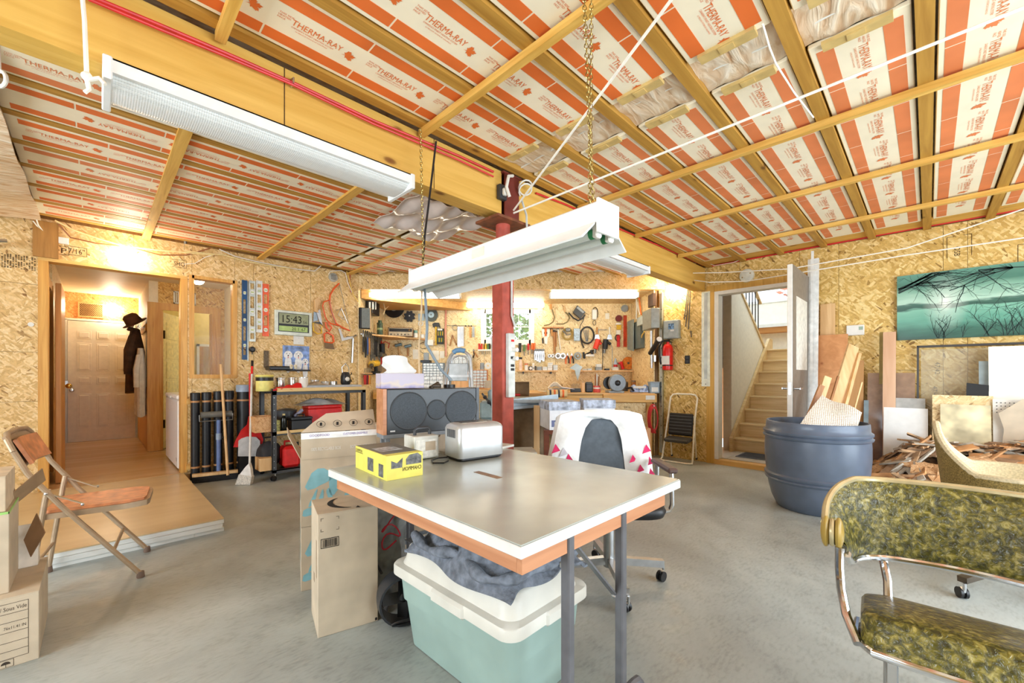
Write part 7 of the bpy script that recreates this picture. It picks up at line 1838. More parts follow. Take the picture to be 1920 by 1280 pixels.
# ------------------------------------------------------------------ workshop alcove
class Hang:
    """a thing placed by photo measurements on (or at y in front of) an upright frame"""
    def __init__(s, fr, name, label, cat, px, py, y=-.03, group=None):
        s.fr, s.y = fr, y; x, z = fr.p(px, py, y); s.o = Vector((x, y, z)); s.t = thing(name, label, cat, fr.world((x, y, z)), fr.a, group)
    def q(s, a, b, dy=0.0):
        x, z = s.fr.p(a, b, s.y + dy); return Vector((x - s.o.x, dy, z - s.o.z))
    def plate(s, part, pts, m, y0=-.004, y1=.004):
        P = [s.q(a, b) for a, b in pts]; MB().plate([(p.x, p.z) for p in P], y0, y1).build(part, m, s.t); return s
    def tube(s, part, pts, r, m, dy=0.0, closed=False, n=6):
        MB().tube([s.q(a, b, dy) for a, b in pts], r, n, closed=closed).build(part, m, s.t); return s
    def disc(s, part, px, py, r, m, y0=-.01, y1=.0, n=24, hole=0.0):
        c = s.q(px, py); pr = [(r,0),(r, y1 - y0)] if not hole else [(hole,0),(r,0),(r, y1 - y0),(hole, y1 - y0),(hole,0)]
        MB().lathe(pr,(c.x, y1, c.z), n,0, rotm(PI / 2), cap=not hole).build(part, m, s.t); return s
    def box(s, part, a0, b0, a1, b1, m, y0=-.03, y1=.03, bev=.002):
        p, q_ = s.q(a0, b1), s.q(a1, b0); MB().bb(min(p.x, q_.x), max(p.x, q_.x), y0, y1, p.z, q_.z, bev=bev).build(part, m, s.t); return s
    def cyl(s, part, pts, rr, m, n=12, dy=0.0):
        MB().tube([s.q(a, b, dy) for a, b in pts], rr, n).build(part, m, s.t); return s
TOOL = mat('tool_steel',(120,118,112),.35,.8, var=.2, ns=40)
GRIPS = [mat('grip_black',(34,34,36),.5), mat('grip_red',(200,40,36),.45), mat('grip_blue',(60,90,150),.45), mat('grip_yellow',(226,180,50),.45), mat('grip_green',(90,130,70),.5), mat('grip_wood',(196,140,80),.55), mat('grip_orange',(232,110,50),.45)]
KG = mat('kit_grey',(150,156,158),.45); PAPER = mat('paper',(238,232,216),.8, var=.03)
# benches
BTX0, BTX1 = .25,2.04
bz = .911
wbn = thing('workbench', 'heavy pine workbench along the right of the alcove with strand board front', 'workbench', c2w(0,5.95),-PI / 4)
MB().bb(BTX0, BTX1,0,1.2, bz - .04, bz).build('top', wood('bench_top',(206,160,100),(230,190,132),0,.5,12), wbn)
MB().bb(1.30, BTX1 + .02,-.03,.02, bz - .13, bz - .01, bev=.004).build('front_beam', PINE, wbn); MB().bb(.62,1.30,.0,.03, bz - .12, bz - .01).build('front_beam', PINE, wbn)
MB().bb(1.42,1.92,.03,.05,.03, bz - .14).build('front_panel', OSB_P, wbn)
for x in (.3,1.36,1.93): MB().bb(x, x + .09,.05,.14,0, bz - .04).build('leg', PINE_Z, wbn); MB().bb(x, x + .09,1.0,1.09,0, bz - .04).build('leg', PINE_Z, wbn)
g = MB(); x, z = Fr(c2w(0,5.98),-45).p(1174,765)
g.wtext('24/16',.03, x - .03,.0285, z,0, False,.09).wtext('APA RATED SHEATHING',.018, x - .06,.0285, z - .06,0, False,.16); g.build('stamp', STAMP, wbn, smooth=False)
MB().bb(1.90,2.03,-.034,-.03, bz - .09, bz - .03).build('label', WHITE, wbn)
lbn = thing('workbench', 'narrow pine bench along the left of the alcove under the drawer cabinets', 'workbench', c2w(0,6.45),-PI / 4)
MB().bb(-2.15,-.35,0,.7,.90,.94).build('top', wood('bench_top',()), lbn)
for x in (-2.1,-1.2,-.45): MB().bb(x, x + .08,.02,.1,0,.90).build('leg', PINE_Z, lbn)
MB().bb(-2.15,-.35,.0,.03,.80,.90).build('front_rail', PINE, lbn)
# corner shelf with radio
sz = 1.80
sh_ = thing('corner_shelf', 'triangular wooden corner shelf carrying the radio', 'shelf', c2w(0,0, sz),-PI / 4)
MB().prism([(-2.185,6.33),(-1.47,7.185),(-2.185,7.185)],-.022,0).build('board', FIR, sh_); MB().bb(-1.52,-1.46,7.10,7.185,-.04,-.022).build('cleat', FIRD, sh_)
ra = thing('radio_receiver', 'old wood-cased stereo receiver on the corner shelf', 'radio', c2w(-2.02,6.78, sz), math.radians(-45 + 12))
MB().bb(0,.40,0,.25,.004,.15, bev=.004).build('case', wood('walnut',(96,60,32),(126,84,48),0,.4,14), ra); MB().bb(.012,.388,-.006,0,.012,.14).build('face', mat('radio_face',(190,176,150),.3,.4), ra)
MB().bb(.02,.38,-.009,-.006,.08,.132).build('dial', BLACK, ra)
for k in range(6): MB().lathe([(.011,0),(.011,.014)],(.05 + .055 * k,-.006,.035),10,0, rotm(PI / 2)).build('knob', CHROME if k % 2 else DARK, ra)
MB().lathe([(.015,0),(.015,.014)],(.34,-.009,.106),12,0, rotm(PI / 2)).build('tuning_knob', CHROME, ra)
t = thing('spray_can', 'dark green spray can at the left end of the corner shelf', 'can', c2w(-2.08,6.56, sz)); MB().lathe([(.045,0),(.045,.19),(.03,.2),(.03,.23)],(0,0,0),16).build('body', mat('can_green',(58,72,54),.35,.3, var=.4, ns=30), t); MB().lathe([(.0455,.08),(.0455,.11)],(0,0,0),16, cap=False).build('band', mat('can_band',(140,160,120),.4), t)
t = thing('jar', 'green-lidded white jar right of the radio', 'jar', c2w(-1.62,7.0, sz)); MB().lathe([(.035,0),(.04,.03),(.035,.07),(.03,.075)],(0,0,0),14).build('body', WHITE, t); MB().lathe([(.034,.075),(.034,.12)],(0,0,0),14).build('lid', mat('jar_green',(120,160,150),.4), t)
t = thing('small_cup', 'small white cup at the right end of the corner shelf', 'cup', c2w(-1.52,7.08, sz)); MB().lathe([(.026,0),(.032,.06),(.028,.06),(.024,.01),(.001,.01)],(0,0,0),14, cap=False).build('body', WHITE, t); MB().tube([(.03,0,.05),(.05,0,.04),(.045,0,.02),(.028,0,.015)],.005,6).build('handle', WHITE, t)
# blades and other things high on the back wall
b = Hang(BW, 'saw_blade', 'large black circular saw blade hanging under the boxed duct', 'saw blade',739,577)
b.disc('disc',739,576,.18, BLACK, n=36).disc('label',738.5,576,.065, mat('blade_label',(150,150,142),.5),-.013,-.009).disc('bore',738.5,576,.016, BLACK,-.016,-.012)
b = Hang(BW, 'cutter_disc', 'black toothed cutter disc right of the large saw blade', 'cutter',768,593)
c = b.q(768,593); P = []
for k in range(24): r = .10 if k % 3 else .075; P.append((c.x + r * math.cos(k * PI / 12), c.z + r * math.sin(k * PI / 12)))
MB().plate(P,-.012,0).build('disc', BLACK, b.t); b.disc('bore',768,592,.012, WHITE,-.014,-.011)
b = Hang(BW, 'saw_blade', 'dark circular saw blade with pale centre left of the pink pipe', 'saw blade',808.5,590)
c = b.q(808.5,590); P = []
for k in range(72): r = .118 if k % 2 else .111; P.append((c.x + r * math.cos(k * PI / 36), c.z + r * math.sin(k * PI / 36)))
MB().plate(P,-.008,0).build('disc', mat('blade_dark',(58,62,56),.4,.5), b.t); b.disc('label',808.5,590,.052, mat('blade_pale',(170,196,206),.4),-.011,-.007).disc('bore',808.5,590,.012, DARK,-.013,-.01)
b = Hang(BW, 'hole_saw_pack', 'grey packet with a white ring between the cutter and the saw blade', 'packet',790,600,-.01); b.box('card',784,588,796,601, mat('packet_grey',(170,186,190),.4),-.004,.004).disc('ring',789,606.5,.045, WHITE,-.01,0,20,.03)
b = Hang(AL, 'tool_holster', 'black tool holster with white handled tools near the ceiling', 'holster',698,575,-.06); b.box('pouch',692,563,706,587, BLACK,-.05,.05,.01)
for px in (693,699,704): b.tube('tool',[(px,566),(px,580)],.012, WHITE,-.06)
b = Hang(AL, 'antler_branch', 'forked pale branch hung in front of the large saw blade', 'branch',722,578,-.2)
b.tube('fork',[(719,590),(722,580),(727,575),(735,568)],.008, mat('branch_pale',(216,190,146),.6)).tube('fork',[(722,580),(720,572),(719,566)],.006, mat('branch_pale',()))
sp1 = thing('wall_speaker', 'small grey wall speaker in the alcove corner', 'speaker', c2w(-2.16,5.98, AL.p(675,620)[1] + .03), math.radians(-45 + 25))
MB().bb(-.03,.12,0,.12,0,.30, bev=.006).build('cabinet', BLACK, sp1); MB().bb(-.0,.115,-.012,0,.008,.292, bev=.006).build('grille', mat('grille_grey',(122,128,124),.7, var=.1, ns=120), sp1); MB().bb(.115,.13,-.004,.11,0,.30).build('side_panel', FIR, sp1)
# row of pliers and wrenches on the left side wall
rail = thing('tool_rail', 'thin steel rail that carries the pliers on the alcove side wall', 'rail', AL.world((.45,-.02,1.765)), AL.a)
MB().bar((-.43,0,0),(.43,0,0),.02,.012).build('bar', STEEL, rail)
rnd = random.Random(31)
names = ['long black-handled', 'black-gripped', 'blue-gripped', 'plain steel', 'wood-gripped', 'bare steel', 'slim black', 'dull steel', 'wide-jawed', 'short steel', 'matt black', 'bright steel', 'thin-nosed', 'worn steel', 'stubby red', 'offset steel']
for k in range(16):
    lx = .04 + k * .054; L = rnd.uniform(.26,.46); w_ = rnd.uniform(.012,.022); gm = GRIPS[(0,0,2,0,5,5,0,4,0,0,0,2,0,0,1,0)[k]] if k % 2 == 0 or k in (1,14) else TOOL
    nx = {0: 'first',1: 'second',2: 'third',3: 'fourth',4: 'fifth',5: 'sixth',6: 'seventh',7: 'eighth',8: 'ninth',9: 'tenth',10: 'eleventh',11: 'twelfth',12: 'thirteenth',13: 'fourteenth',14: 'fifteenth',15: 'last'}[k]
    t = thing('pliers', f'{names[k]} pliers, {nx} from the corner on the side wall rail', 'pliers', AL.world((lx,-.045 - .012 * (k % 3),1.765)), AL.a, 'pliers on the side wall rail')
    MB().plate([(-.012,.04),(.0,.06),(.012,.04),(w_,0),(.012,-.04),(-.012,-.04),(-w_,0)],-.008,.008).build('jaw', TOOL, t)
    for s_ in (-1,1): MB().tube([(s_ * .006,0,-.03),(s_ * w_ * 1.1,0,-.10),(s_ * w_,0,-L * .7),(s_ * w_ * .8,0,-L)],[.006,.009,.009,.007],6).build('handle', gm, t)
for k in range(6):
    t = thing('screwdriver', f'{["red", "red", "black", "red", "yellow", "clear"][k]} handled screwdriver, {["first", "second", "third", "fourth", "fifth", "sixth"][k]} in the lower side wall row', 'screwdriver', AL.world((.10 + k * .05,-.04,1.17)), AL.a, 'screwdrivers on the side wall')
    MB().cyl((0,0,0),(0,0,-.14),.014,.011,10).build('handle', GRIPS[(1,1,0,1,3,5)[k]], t); MB().cyl((0,0,0),(0,0,.1),.004, n=6).build('shaft', TOOL, t)
rail2 = thing('tool_rail', 'wooden strip that holds the screwdrivers low on the alcove side wall', 'rail', AL.world((.23,-.03,1.20)), AL.a); MB().bb(-.18,.18,-.03,.03,-.012,.006).build('bar', FIR, rail2)
b = Hang(AL, 'cordless_drill', 'yellow and black drill hung below the pliers', 'drill',701,686,-.08); b.cyl('motor',[(697,682),(707,681)],.05, GRIPS[3]).cyl('chuck',[(696,684),(698,688)],.03, TOOL).cyl('grip',[(704,684),(705,698)],.028, GRIPS[0]).box('battery',701,696,709,702, GRIPS[0],-.04,.04)
b = Hang(AL, 'grinder_tool', 'black angle grinder hanging at the end of the pliers row', 'grinder',715,660,-.1); b.cyl('body',[(716,644),(717,662)],.045, GRIPS[0]).cyl('head',[(713,664),(721,666)],.04, TOOL).tube('cord',[(717,644),(722,640),(730,644),(728,652)],.008, GRIPS[1])
b = Hang(AL, 'wood_block', 'small grey-brown block standing by the drill on the left bench', 'block',715,692,-.1); b.box('block',711,684,720,698, mat('block_taupe',(150,130,104),.7),-.05,.05)
b = Hang(LW, 'pipe_wrench', 'long steel pipe wrench hanging at the alcove corner', 'wrench',661,640,-.02); b.tube('shank',[(662,634),(661,660),(660,680)],.014, STEEL).tube('jaw',[(650,631),(662,632),(668,628)],.012, STEEL)
# hammers, phone charger, bit case on the back wall
for (px, py, pb, lab, hm) in ((747,646,668, 'blue-headed hammer with pale handle behind the tissue box', FIR),(765,648,667, 'grey-headed mallet with dark handle right of the blue hammer', FIRD)):
    b = Hang(BW, 'hammer', lab, 'hammer', px, py); b.cyl('handle',[(px + (1 if px < 750 else 0), py + 4),(px + (3 if px < 750 else 0), pb)],.014, hm).cyl('head',[(px - 6, py + 2),(px + 6, py - 1)],.026, mat('hammer_blue',(120,146,156),.4,.4))
b = Hang(BW, 'white_charger', 'white plug-in transformer with a loose wire under the corner shelf', 'charger',805,642); b.box('case',797,637,813,648, WHITE,-.05,.02,.01).tube('wire',[(797,640),(788,644),(786,650),(792,654),(800,652),(804,648)],.004, BLACK)
b = Hang(BW, 'claw_hammer', 'black-headed hammer with yellow handle beside the bit case', 'hammer',818,612); b.cyl('handle',[(817.5,612),(818,647)],.016, GRIPS[3]).plate('head',[(811,607),(815,605),(823,605),(826,615),(822,612),(812,613)], GRIPS[0],-.02,.02)
b = Hang(BW, 'bit_case', 'black drill bit case with yellow-green bits', 'bit case',825.5,630); b.box('tray',819.5,616,832,645, GRIPS[0],-.03,.02).box('label',821,616.5,830,619.5, WHITE,-.033,-.03,0)
for i in range(5):
    for j in range(2): b.cyl('bit',[(821.5 + i * 2.1,621 + j * 12),(821.5 + i * 2.1,629 + j * 12)],.006, GRIPS[4] if (i + j) % 2 else GRIPS[3],6,-.035)
b = Hang(BW, 'copper_pipe', 'pinkish copper pipe running up the back wall to the duct', 'pipe',836,665); b.tube('pipe',[(836,668),(835,620),(836,578)],.016, mat('copper_pink',(206,140,116),.35,.5), n=8)
b = Hang(BW, 'hook_rail', 'thin wire rail with hooks and rings on the back wall', 'rail',864,610); b.tube('wire',[(838,610),(893,611)],.005, TOOL)
for px in (873,879,884): b.disc('hook', px,611,.013, GRIPS[0],-.02,0,10)
b.tube('ring',[(853 + 5 * math.cos(k * PI / 6),614 + 5 * math.sin(k * PI / 6)) for k in range(12)],.005, TOOL, closed=True)
for (px, w_, p1, lab, m) in ((861,.03,650, 'wide steel ruler hanging from the wire rail', STEEL),(867,.024,649, 'narrow steel ruler hanging from the wire rail', STEEL),(881.5,.012,633, 'thin brush with brown tip on the wire rail', GRIPS[5]),(887.5,.02,632, 'clear plastic strip hanging at the end of the wire rail', KG)):
    b = Hang(BW, 'hanging_rule', lab, 'ruler', px,612,-.045); q_ = b.q(px, p1); MB().bb(-w_, w_,-.003,.003, q_.z,0).build('blade', m, b.t)
b = Hang(BW, 'nippers', 'open nippers hanging on the back wall left of the step ladder', 'pliers',849,632); b.tube('handle',[(848.5,628),(846,636),(843.5,648)],.010, FIRD).tube('handle',[(848.5,628),(852,637),(856,647)],.010, FIRD).plate('jaw',[(846,630),(848,627),(851,630),(849,634)], TOOL)
b = Hang(BW, 'nippers', 'dark nippers hanging right of the step ladder', 'pliers',891,660); b.tube('handle',[(888,658),(889,665),(887,671)],.010, GRIPS[0]).tube('handle',[(888,658),(893,665),(896,670)],.010, FIRD).plate('jaw',[(886,658),(888,654),(891,658)], TOOL)
for (a0, b0, a1, b1, lab) in ((809,657,823,675, 'larger pale paper note pinned above the drawer cabinet'),(824.5,658,833,671, 'small paper note pinned right of the larger one'),(774,655,785,673, 'narrow paper list pinned behind the tissue'),(985,0,0,0, '')):
    if not lab: continue
    x0, z0 = BW.p(a0, b1,-.003); x1, z1 = BW.p(a1, b0,-.003); tag(MB().bb(0, x1 - x0,-.002,0,0, z1 - z0).build('paper_note', PAPER, None, BW.world((x0,-.001, z0)), BW.a), lab, 'paper')
b = Hang(BW, 'battery_dock', 'grey battery dock on a black base above the drawer cabinet', 'charger',799,678,-.25); b.box('dock',795,661,804,676, KG,-.04,.04,.006).box('base',790,675,808,680, BLACK,-.08,.08,.006).tube('cord',[(795,663),(790,660),(786,655),(783,648)],.004, BLACK,.1)
# drawer cabinets
def cabinet(label, a0, a1, b0, b1, cols, rows, y, m, big=0):
    b = Hang(BW, 'drawer_cabinet', label, 'drawer cabinet', a0, b1, y)
    W_ = b.q(a1, b1).x; H = b.q(a0, b0).z
    MB().bb(0, W_,.012,.16,0, H).build('case', m, b.t)
    MB().bb(0,.008,0,.012,0, H).bb(W_ - .008, W_,0,.012,0, H).bb(.008, W_ - .008,0,.012,0,.008).bb(.008, W_ - .008,0,.012, H - .008, H).build('rim', m, b.t)
    n = rows + big; dh = (H - .02) / (rows + big * 1.5); zz = H - .01; DR = mat('drawer_clear',(206,214,216),.25, var=.12, ns=40)
    for j in range(n):
        hh_ = dh if j < rows else dh * 1.5; cc = cols if j < rows else max(2, cols // 2); dw = (W_ - .02) / cc
        for i in range(cc):
            d = MB().bb(.01 + i * dw + .003,.01 + (i + 1) * dw - .003,-.004,.012, zz - hh_ + .005, zz - .003, bev=.002).build('drawer', DR, b.t)
            MB().bb(.01 + (i + .5) * dw - .006,.01 + (i + .5) * dw + .006,-.010,-.004, zz - hh_ + .008, zz - hh_ + .013).build('pull', WHITE, d)
        zz -= hh_
cabinet('grey drawer cabinet with many small clear drawers behind the tissue box',792,832,680,728,6,5,-.45, mat('cab_grey',(110,124,136),.45),3)
cabinet('white small-drawer cabinet seen through the step ladder',843,884,665,692,5,3,-.2, mat('cab_white',(222,224,222),.45))
cabinet('orange-edged small drawer cabinet right of the step ladder',886,914,693,728,4,6,-.4, mat('cab_orange',(196,120,70),.5))
lo = bpy.data.objects
tag(MB().bb(-.28,.26,-.0,.16,0,.29, bev=.004).build('wooden_box', FIR, None, BW.world((BW.p(864,700,-.2)[0],-.2,.94)), BW.a), 'plain wooden box that carries the white drawer cabinet', 'box')
# step ladder
LY = 4.30
lf = Fr(c2w(0, LY),-45)
lx0 = lf.x(860)
ld_ = thing('step_ladder', 'aluminium step ladder with a blue top behind the speaker', 'step ladder', lf.world((lx0,0,0)), lf.a)
ALU = mat('aluminium',(206,210,212),.3,.85, var=.06)
def lq(a, b_): x, z = lf.p(a, b_); return Vector((x - lx0,0, z))
zt = lq(860,654).z
Pl = [(-.21,0,.02),(-.15,0,1.02)] + [tuple(lq(a, b_)) for a, b_ in ((835,700),(841,676),(845,667),(852,659),(860,656),(870,658),(878,664),(882,672),(884,700))] + [(.14,0,1.02),(.20,0,.02)]
MB().tube(Pl,.018,10).build('front_rail', ALU, ld_)
Pi = [(-.17,.02,.02)] + [tuple(lq(a, b_) + Vector((0,.02,0))) for a, b_ in ((840,705),(846,678),(850,670),(860,666),(872,668),(877,676),(879,700))] + [(.16,.02,.02)]
MB().tube(Pi,.010,8).build('inner_rail', ALU, ld_)
MB().tube([tuple(lq(a, b_) + Vector((0,-.004,0))) for a, b_ in ((850,661),(855,657),(864,656),(872,658))],.026,10).build('blue_grip', mat('ladder_blue',(106,146,180),.45), ld_)
for z in (.28,.56,.84,1.16):
    MB().bb(-.16 + .03 * z,.15 - .03 * z,-.03,.17, z - .012, z + .012).build('tread', ALU, ld_)
MB().bb(lq(842,700).x, lq(877,700).x,-.012,.0, lq(860,714).z, lq(860,681).z, bev=.004).build('folded_tread', mat('tread_alu',(176,180,180),.35,.7), ld_)
for s_ in (-1,1):
    MB().tube([(s_ * .16,.55,.02),(s_ * .10,.06,1.3)],.014,8).build('rear_leg', ALU, ld_)
    for (x, y) in ((s_ * .205,0),(s_ * .16,.55)): MB().lathe([(.022,0),(.02,.03)],(x, y,0),10).build('rubber_foot', BLACK, ld_)
# things right of the ladder
b = Hang(BW, 'screwdriver_rack', 'white rack strip for screwdrivers left of the post', 'rack',908,656); b.box('strip',896,655,921,658, WHITE,-.05,.02)
for i, px in enumerate((898.5,903,905.5,910.5,915,918)):
    b = Hang(BW, 'screwdriver', f'{["red", "dark red", "red-brown", "yellow", "green", "dark"][i]} screwdriver standing in the white rack, {["first", "second", "third", "fourth", "fifth", "last"][i]} from the ladder', 'screwdriver', px,655,-.045, 'screwdrivers in the white rack'); b.cyl('handle',[(px,654.9),(px,644)],.015, GRIPS[(1,1,5,3,4,0)[i]]).cyl('shaft',[(px,654),(px,664)],.004, TOOL,6)
b = Hang(BW, 'tape_reel', 'white tape reel on top of the orange-edged drawer cabinet', 'tape',915,692,-.36); b.disc('reel',915,685.5,.055, WHITE,-.03,.01,20,.016)
b = Hang(BW, 'glue_can', 'grey tin beside the white tape reel', 'can',904,692.5,-.36); b.cyl('body',[(904,692.5),(904,680)],.035, KG,14)
b = Hang(BW, 'small_carton', 'small brown carton beside the grey profile left of the post', 'box',915,727,-.6); b.box('carton',909,713,921,727, CARD,-.1,.05)
gpz = at(924,700,3.6)
tag(MB().bb(-.012,.012,-.012,.012,0,1.17 + (703 - 630) / 781 * 3.6).build('grey_profile', mat('profile_grey',(170,178,176),.4,.3), None,(gpz.x, gpz.y,0),-PI / 4), 'slim grey metal profile standing just left of the red post', 'profile')
lt_ = thing('bench_lathe', 'grey-green bench machine with levers between the speaker and the red post', 'machine', c2w(-.20,4.25,0),-PI / 4)
MG = mat('machine_green',(132,146,144),.45)
MB().bb(-.13,.10,0,.3,.72,.90, bev=.02).bb(-.05,.10,.02,.2,.90,1.02, bev=.02).build('body', MG, lt_); MB().bb(-.14,.12,-.02,.34,.66,.72).build('base', MG, lt_)
for x in (-.13,.06): MB().bb(x, x + .05,.0,.05,0,.66).bb(x, x + .05,.3,.35,0,.66).build('leg', DST, lt_)
for (x, z) in ((-.1,.98),(-.06,.93),(-.02,.88),(.04,.84)): MB().tube([(x,-.02, z),(x + .03,-.09, z - .03)],.012,8).sphere((x + .03,-.09, z - .03),.022,8).build('lever', BLACK, lt_)
# ------------------------------------------------------------------ tools right of the window
for (P, L, lab) in ((((1034,576),(1037,586),(1040,595),(1037,603),(1030,608),(1020,610)),(1033,570,1034,580), 'first sickle with brown handle right of the window'),(((1060,585),(1066,590),(1068,596),(1064,603),(1056,607),(1043,607)),(1058,573,1060,585), 'second sickle with pale handle beside the square light')):
    b = Hang(BW, 'sickle', lab, 'sickle', L[0], L[1]); b.cyl('handle',[(L[0], L[1]),(L[2], L[3])],.016, GRIPS[5] if L[0] < 1040 else FIR); b.tube('blade', P,.010, mat('sickle_blade',(120,104,70),.45,.5))
b = Hang(BW, 'halogen_light', 'black square halogen work light hanging at a tilt', 'work light',1085,585,-.08)
b.plate('housing',[(1074,586),(1082,573),(1097,586),(1088,598)], BLACK,-.05,.03).plate('glass',[(1080,578),(1083,575),(1095,586),(1092,588)], KG,-.056,-.05)
b.tube('bracket',[(1066,586),(1075,596),(1084,601),(1092,597),(1097,590)],.012, BLACK,-.03).tube('cord',[(1096,590),(1093,602),(1088,610),(1087,616)],.006, BLACK)
b = Hang(BW, 'extension_cord', 'white coiled cord with a black loop and strap', 'cord',1115,590,-.04)
b.tube('black_loop',[(1116 + 5 * math.cos(k * PI / 7),587 + 11 * math.sin(k * PI / 7)) for k in range(14)],.007, BLACK, closed=True).box('white_bundle',1110,580,1119,599, WHITE,-.02,.02,.01).tube('tail',[(1114.5 + 3 * math.cos(k * PI / 5),605 + 4.5 * math.sin(k * PI / 5)) for k in range(10)],.005, BLACK, closed=True)
x0, z0 = BW.p(1135,598,-.003); x1, z1 = BW.p(1142.5,587,-.003); tag(MB().bb(0, x1 - x0,-.003,0,0, z1 - z0).build('paper_note', PAPER, None, BW.world((x0,-.001, z0)), BW.a), 'small white card pinned between the white cord and the red tools', 'paper')
b = Hang(BW, 'red_shears', 'dark red and black shears hanging above red pruners', 'shears',1160,600); b.disc('head',1159.5,597,.055, mat('dark_red',(110,30,30),.4),-.04,0).box('band',1154,606,1163,609, WHITE,-.05,.0).box('body',1156,609,1164,618, GRIPS[3],-.03,0).box('tag',1155,619,1163,627, PAPER,-.02,0,0)
b = Hang(BW, 'red_pruners', 'bright red pruners below the dark shears', 'pruners',1159,636); b.tube('loop',[(1158 + 4.5 * math.cos(k * PI / 5),633 + 6 * math.sin(k * PI / 5)) for k in range(10)],.008, BLACK, closed=True).box('body',1156,628,1162,640, GRIPS[1],-.03,0,.01).plate('handle',[(1157,640),(1162,640),(1162,650),(1156,650)], GRIPS[1],-.02,0)
x0, x1, z0, z1 = BW.p(1169,650,-.01)[0], BW.p(1175,650,-.01)[0], BW.p(1172,650,-.01)[1], BW.p(1172,591,-.01)[1]
tag(MB().bb(0, x1 - x0,-.015,0,0, z1 - z0).build('red_straightedge', mat('red_brown',(186,62,30),.5, var=.2, ns=12), None, BW.world((x0,-.002, z0)), BW.a), 'long red-brown straightedge hanging at the right end of the back wall', 'straightedge')
b = Hang(BW, 'round_cover', 'round grey lid hung high in the right corner of the back wall', 'lid',1171,578,-.03); b.disc('lid',1171,578,.06, KG,-.02,0)
# tool cluster
b = Hang(BW, 'wood_rail', 'dark wooden tool rail on the back wall right of the window', 'rail',1035,615); b.box('rail',1017,613,1057,615.5, FIRD,-.03,.02)
b = Hang(BW, 'square_tool', 'white square plate with an orange handle hanging from the wood rail', 'tool',1023,620); b.plate('plate',[(1015.5,617),(1031,617),(1029,632),(1017,631)], PAPER).cyl('handle',[(1023,615),(1023,630)],.02, GRIPS[6]).disc('ring',1023,624,.028, GRIPS[0],-.012,-.004,16,.018)
b = Hang(BW, 'scraper', 'white-handled scraper hanging below the square plate', 'scraper',1023,637); b.plate('body',[(1020,632),(1027,632),(1026,645),(1021,644)], WHITE).plate('blade',[(1016,634),(1019,633),(1019,644),(1017,644)], GRIPS[0])
for (a, b0, a1, b1, r, m, lab) in ((1034,616,1036,630,.018, GRIPS[5], 'short brown file handle on the wood rail'),(1039,621,1040,662,.02, FIRD, 'long dark wooden mallet handle on the wood rail'),(1042.5,621,1043,650,.012, FIRD, 'thin dark rasp beside the mallet handle'),(1046,616,1051,655,.010, WHITE, 'thin white stick slanting from the wood rail')):
    bb_ = Hang(BW, 'hanging_tool', lab, 'tool', a, b0); bb_.cyl('shaft',[(a, b0),(a1, b1)], r, m,8)
    bb_.cyl('head',[(a - 2, b0 - .5),(a + 2, b0 + .5)], r * 1.1, GRIPS[0],8)
b = Hang(BW, 'cable_coil', 'coiled yellow cable with metal clamps on the back wall', 'cable',1064,625)
for r_ in (9,10.5,8): b.tube('loop',[(1064 + r_ * math.cos(k * PI / 8),626 + (r_ + 1) * math.sin(k * PI / 8)) for k in range(16)],.007, mat('cable_ochre',(170,140,70),.5),-.01 * (r_ - 8), True)
b.box('clamp',1060,615,1069,622, TOOL,-.05,-.01,.01).tube('lever',[(1056,620),(1063,628),(1070,626)],.012, STEEL,-.05)
b = Hang(BW, 'blister_pack', 'pale blue blister pack hanging on the back wall', 'packet',1081,627); b.box('pack',1075.5,616,1087,639, mat('pack_blue',(170,190,206),.35, var=.15, ns=40),-.04,0,.008)
b = Hang(BW, 'hose_coil', 'black hose coil with wire bundle inside', 'hose',1101,628)
b.tube('hose',[(1101 + 12.5 * math.cos(k * PI / 10),628 + 15.5 * math.sin(k * PI / 10)) for k in range(20)],.014, BLACK,0, True,8).tube('tail',[(1089,632),(1091,644),(1095,652)],.010, BLACK)
for k in range(4): b.tube('wire',[(1094 + 3 * k,618),(1097 + 2 * k,630),(1099 + k,640)],.006, TOOL,-.02)
for (px, lab) in ((1119.5, 'wooden-handled trowel above the red drill'),(1143, 'pale putty knife with cream handle above the black drill')):
    b = Hang(BW, 'trowel', lab, 'trowel', px,616); b.cyl('handle',[(px,613),(px,627)],.014, GRIPS[5] if px < 1130 else PAPER).plate('blade',[(px - 3,627),(px + 3,627),(px + 5,636),(px - 5,636)], STEEL)
for (px, m, lab, cm) in ((1119, GRIPS[6] if False else mat('drill_red',(222,60,36),.4), 'red electric drill hanging on the back wall',0),(1137, GRIPS[0], 'black electric drill with a cord right of the red one',1)):
    b = Hang(BW, 'electric_drill', lab, 'drill', px,645,-.08)
    b.cyl('body',[(px - 3,654),(px + 3 - cm * 4,636)],.045, m).cyl('chuck',[(px - 3.5,655),(px - 4,662)],.025, TOOL).cyl('grip',[(px + 1,640),(px + 8,645)],.024, m)
    b.tube('cord',[(px + 8,645),(px + 11,652),(px + 11,672),(px + 11,690)] if cm else [(px + 7,640),(px + 11,645),(px + 11,680),(px + 10,692)],.006, BLACK if cm == 0 else KG)
b = Hang(BW, 'steel_shelf_bracket', 'thin wire bracket between the trowel and the putty knife', 'bracket',1131,618,-.02); b.tube('wire',[(1122,618),(1139,618)],.006, STEEL).tube('leg',[(1122,618),(1122,624)],.006, STEEL)
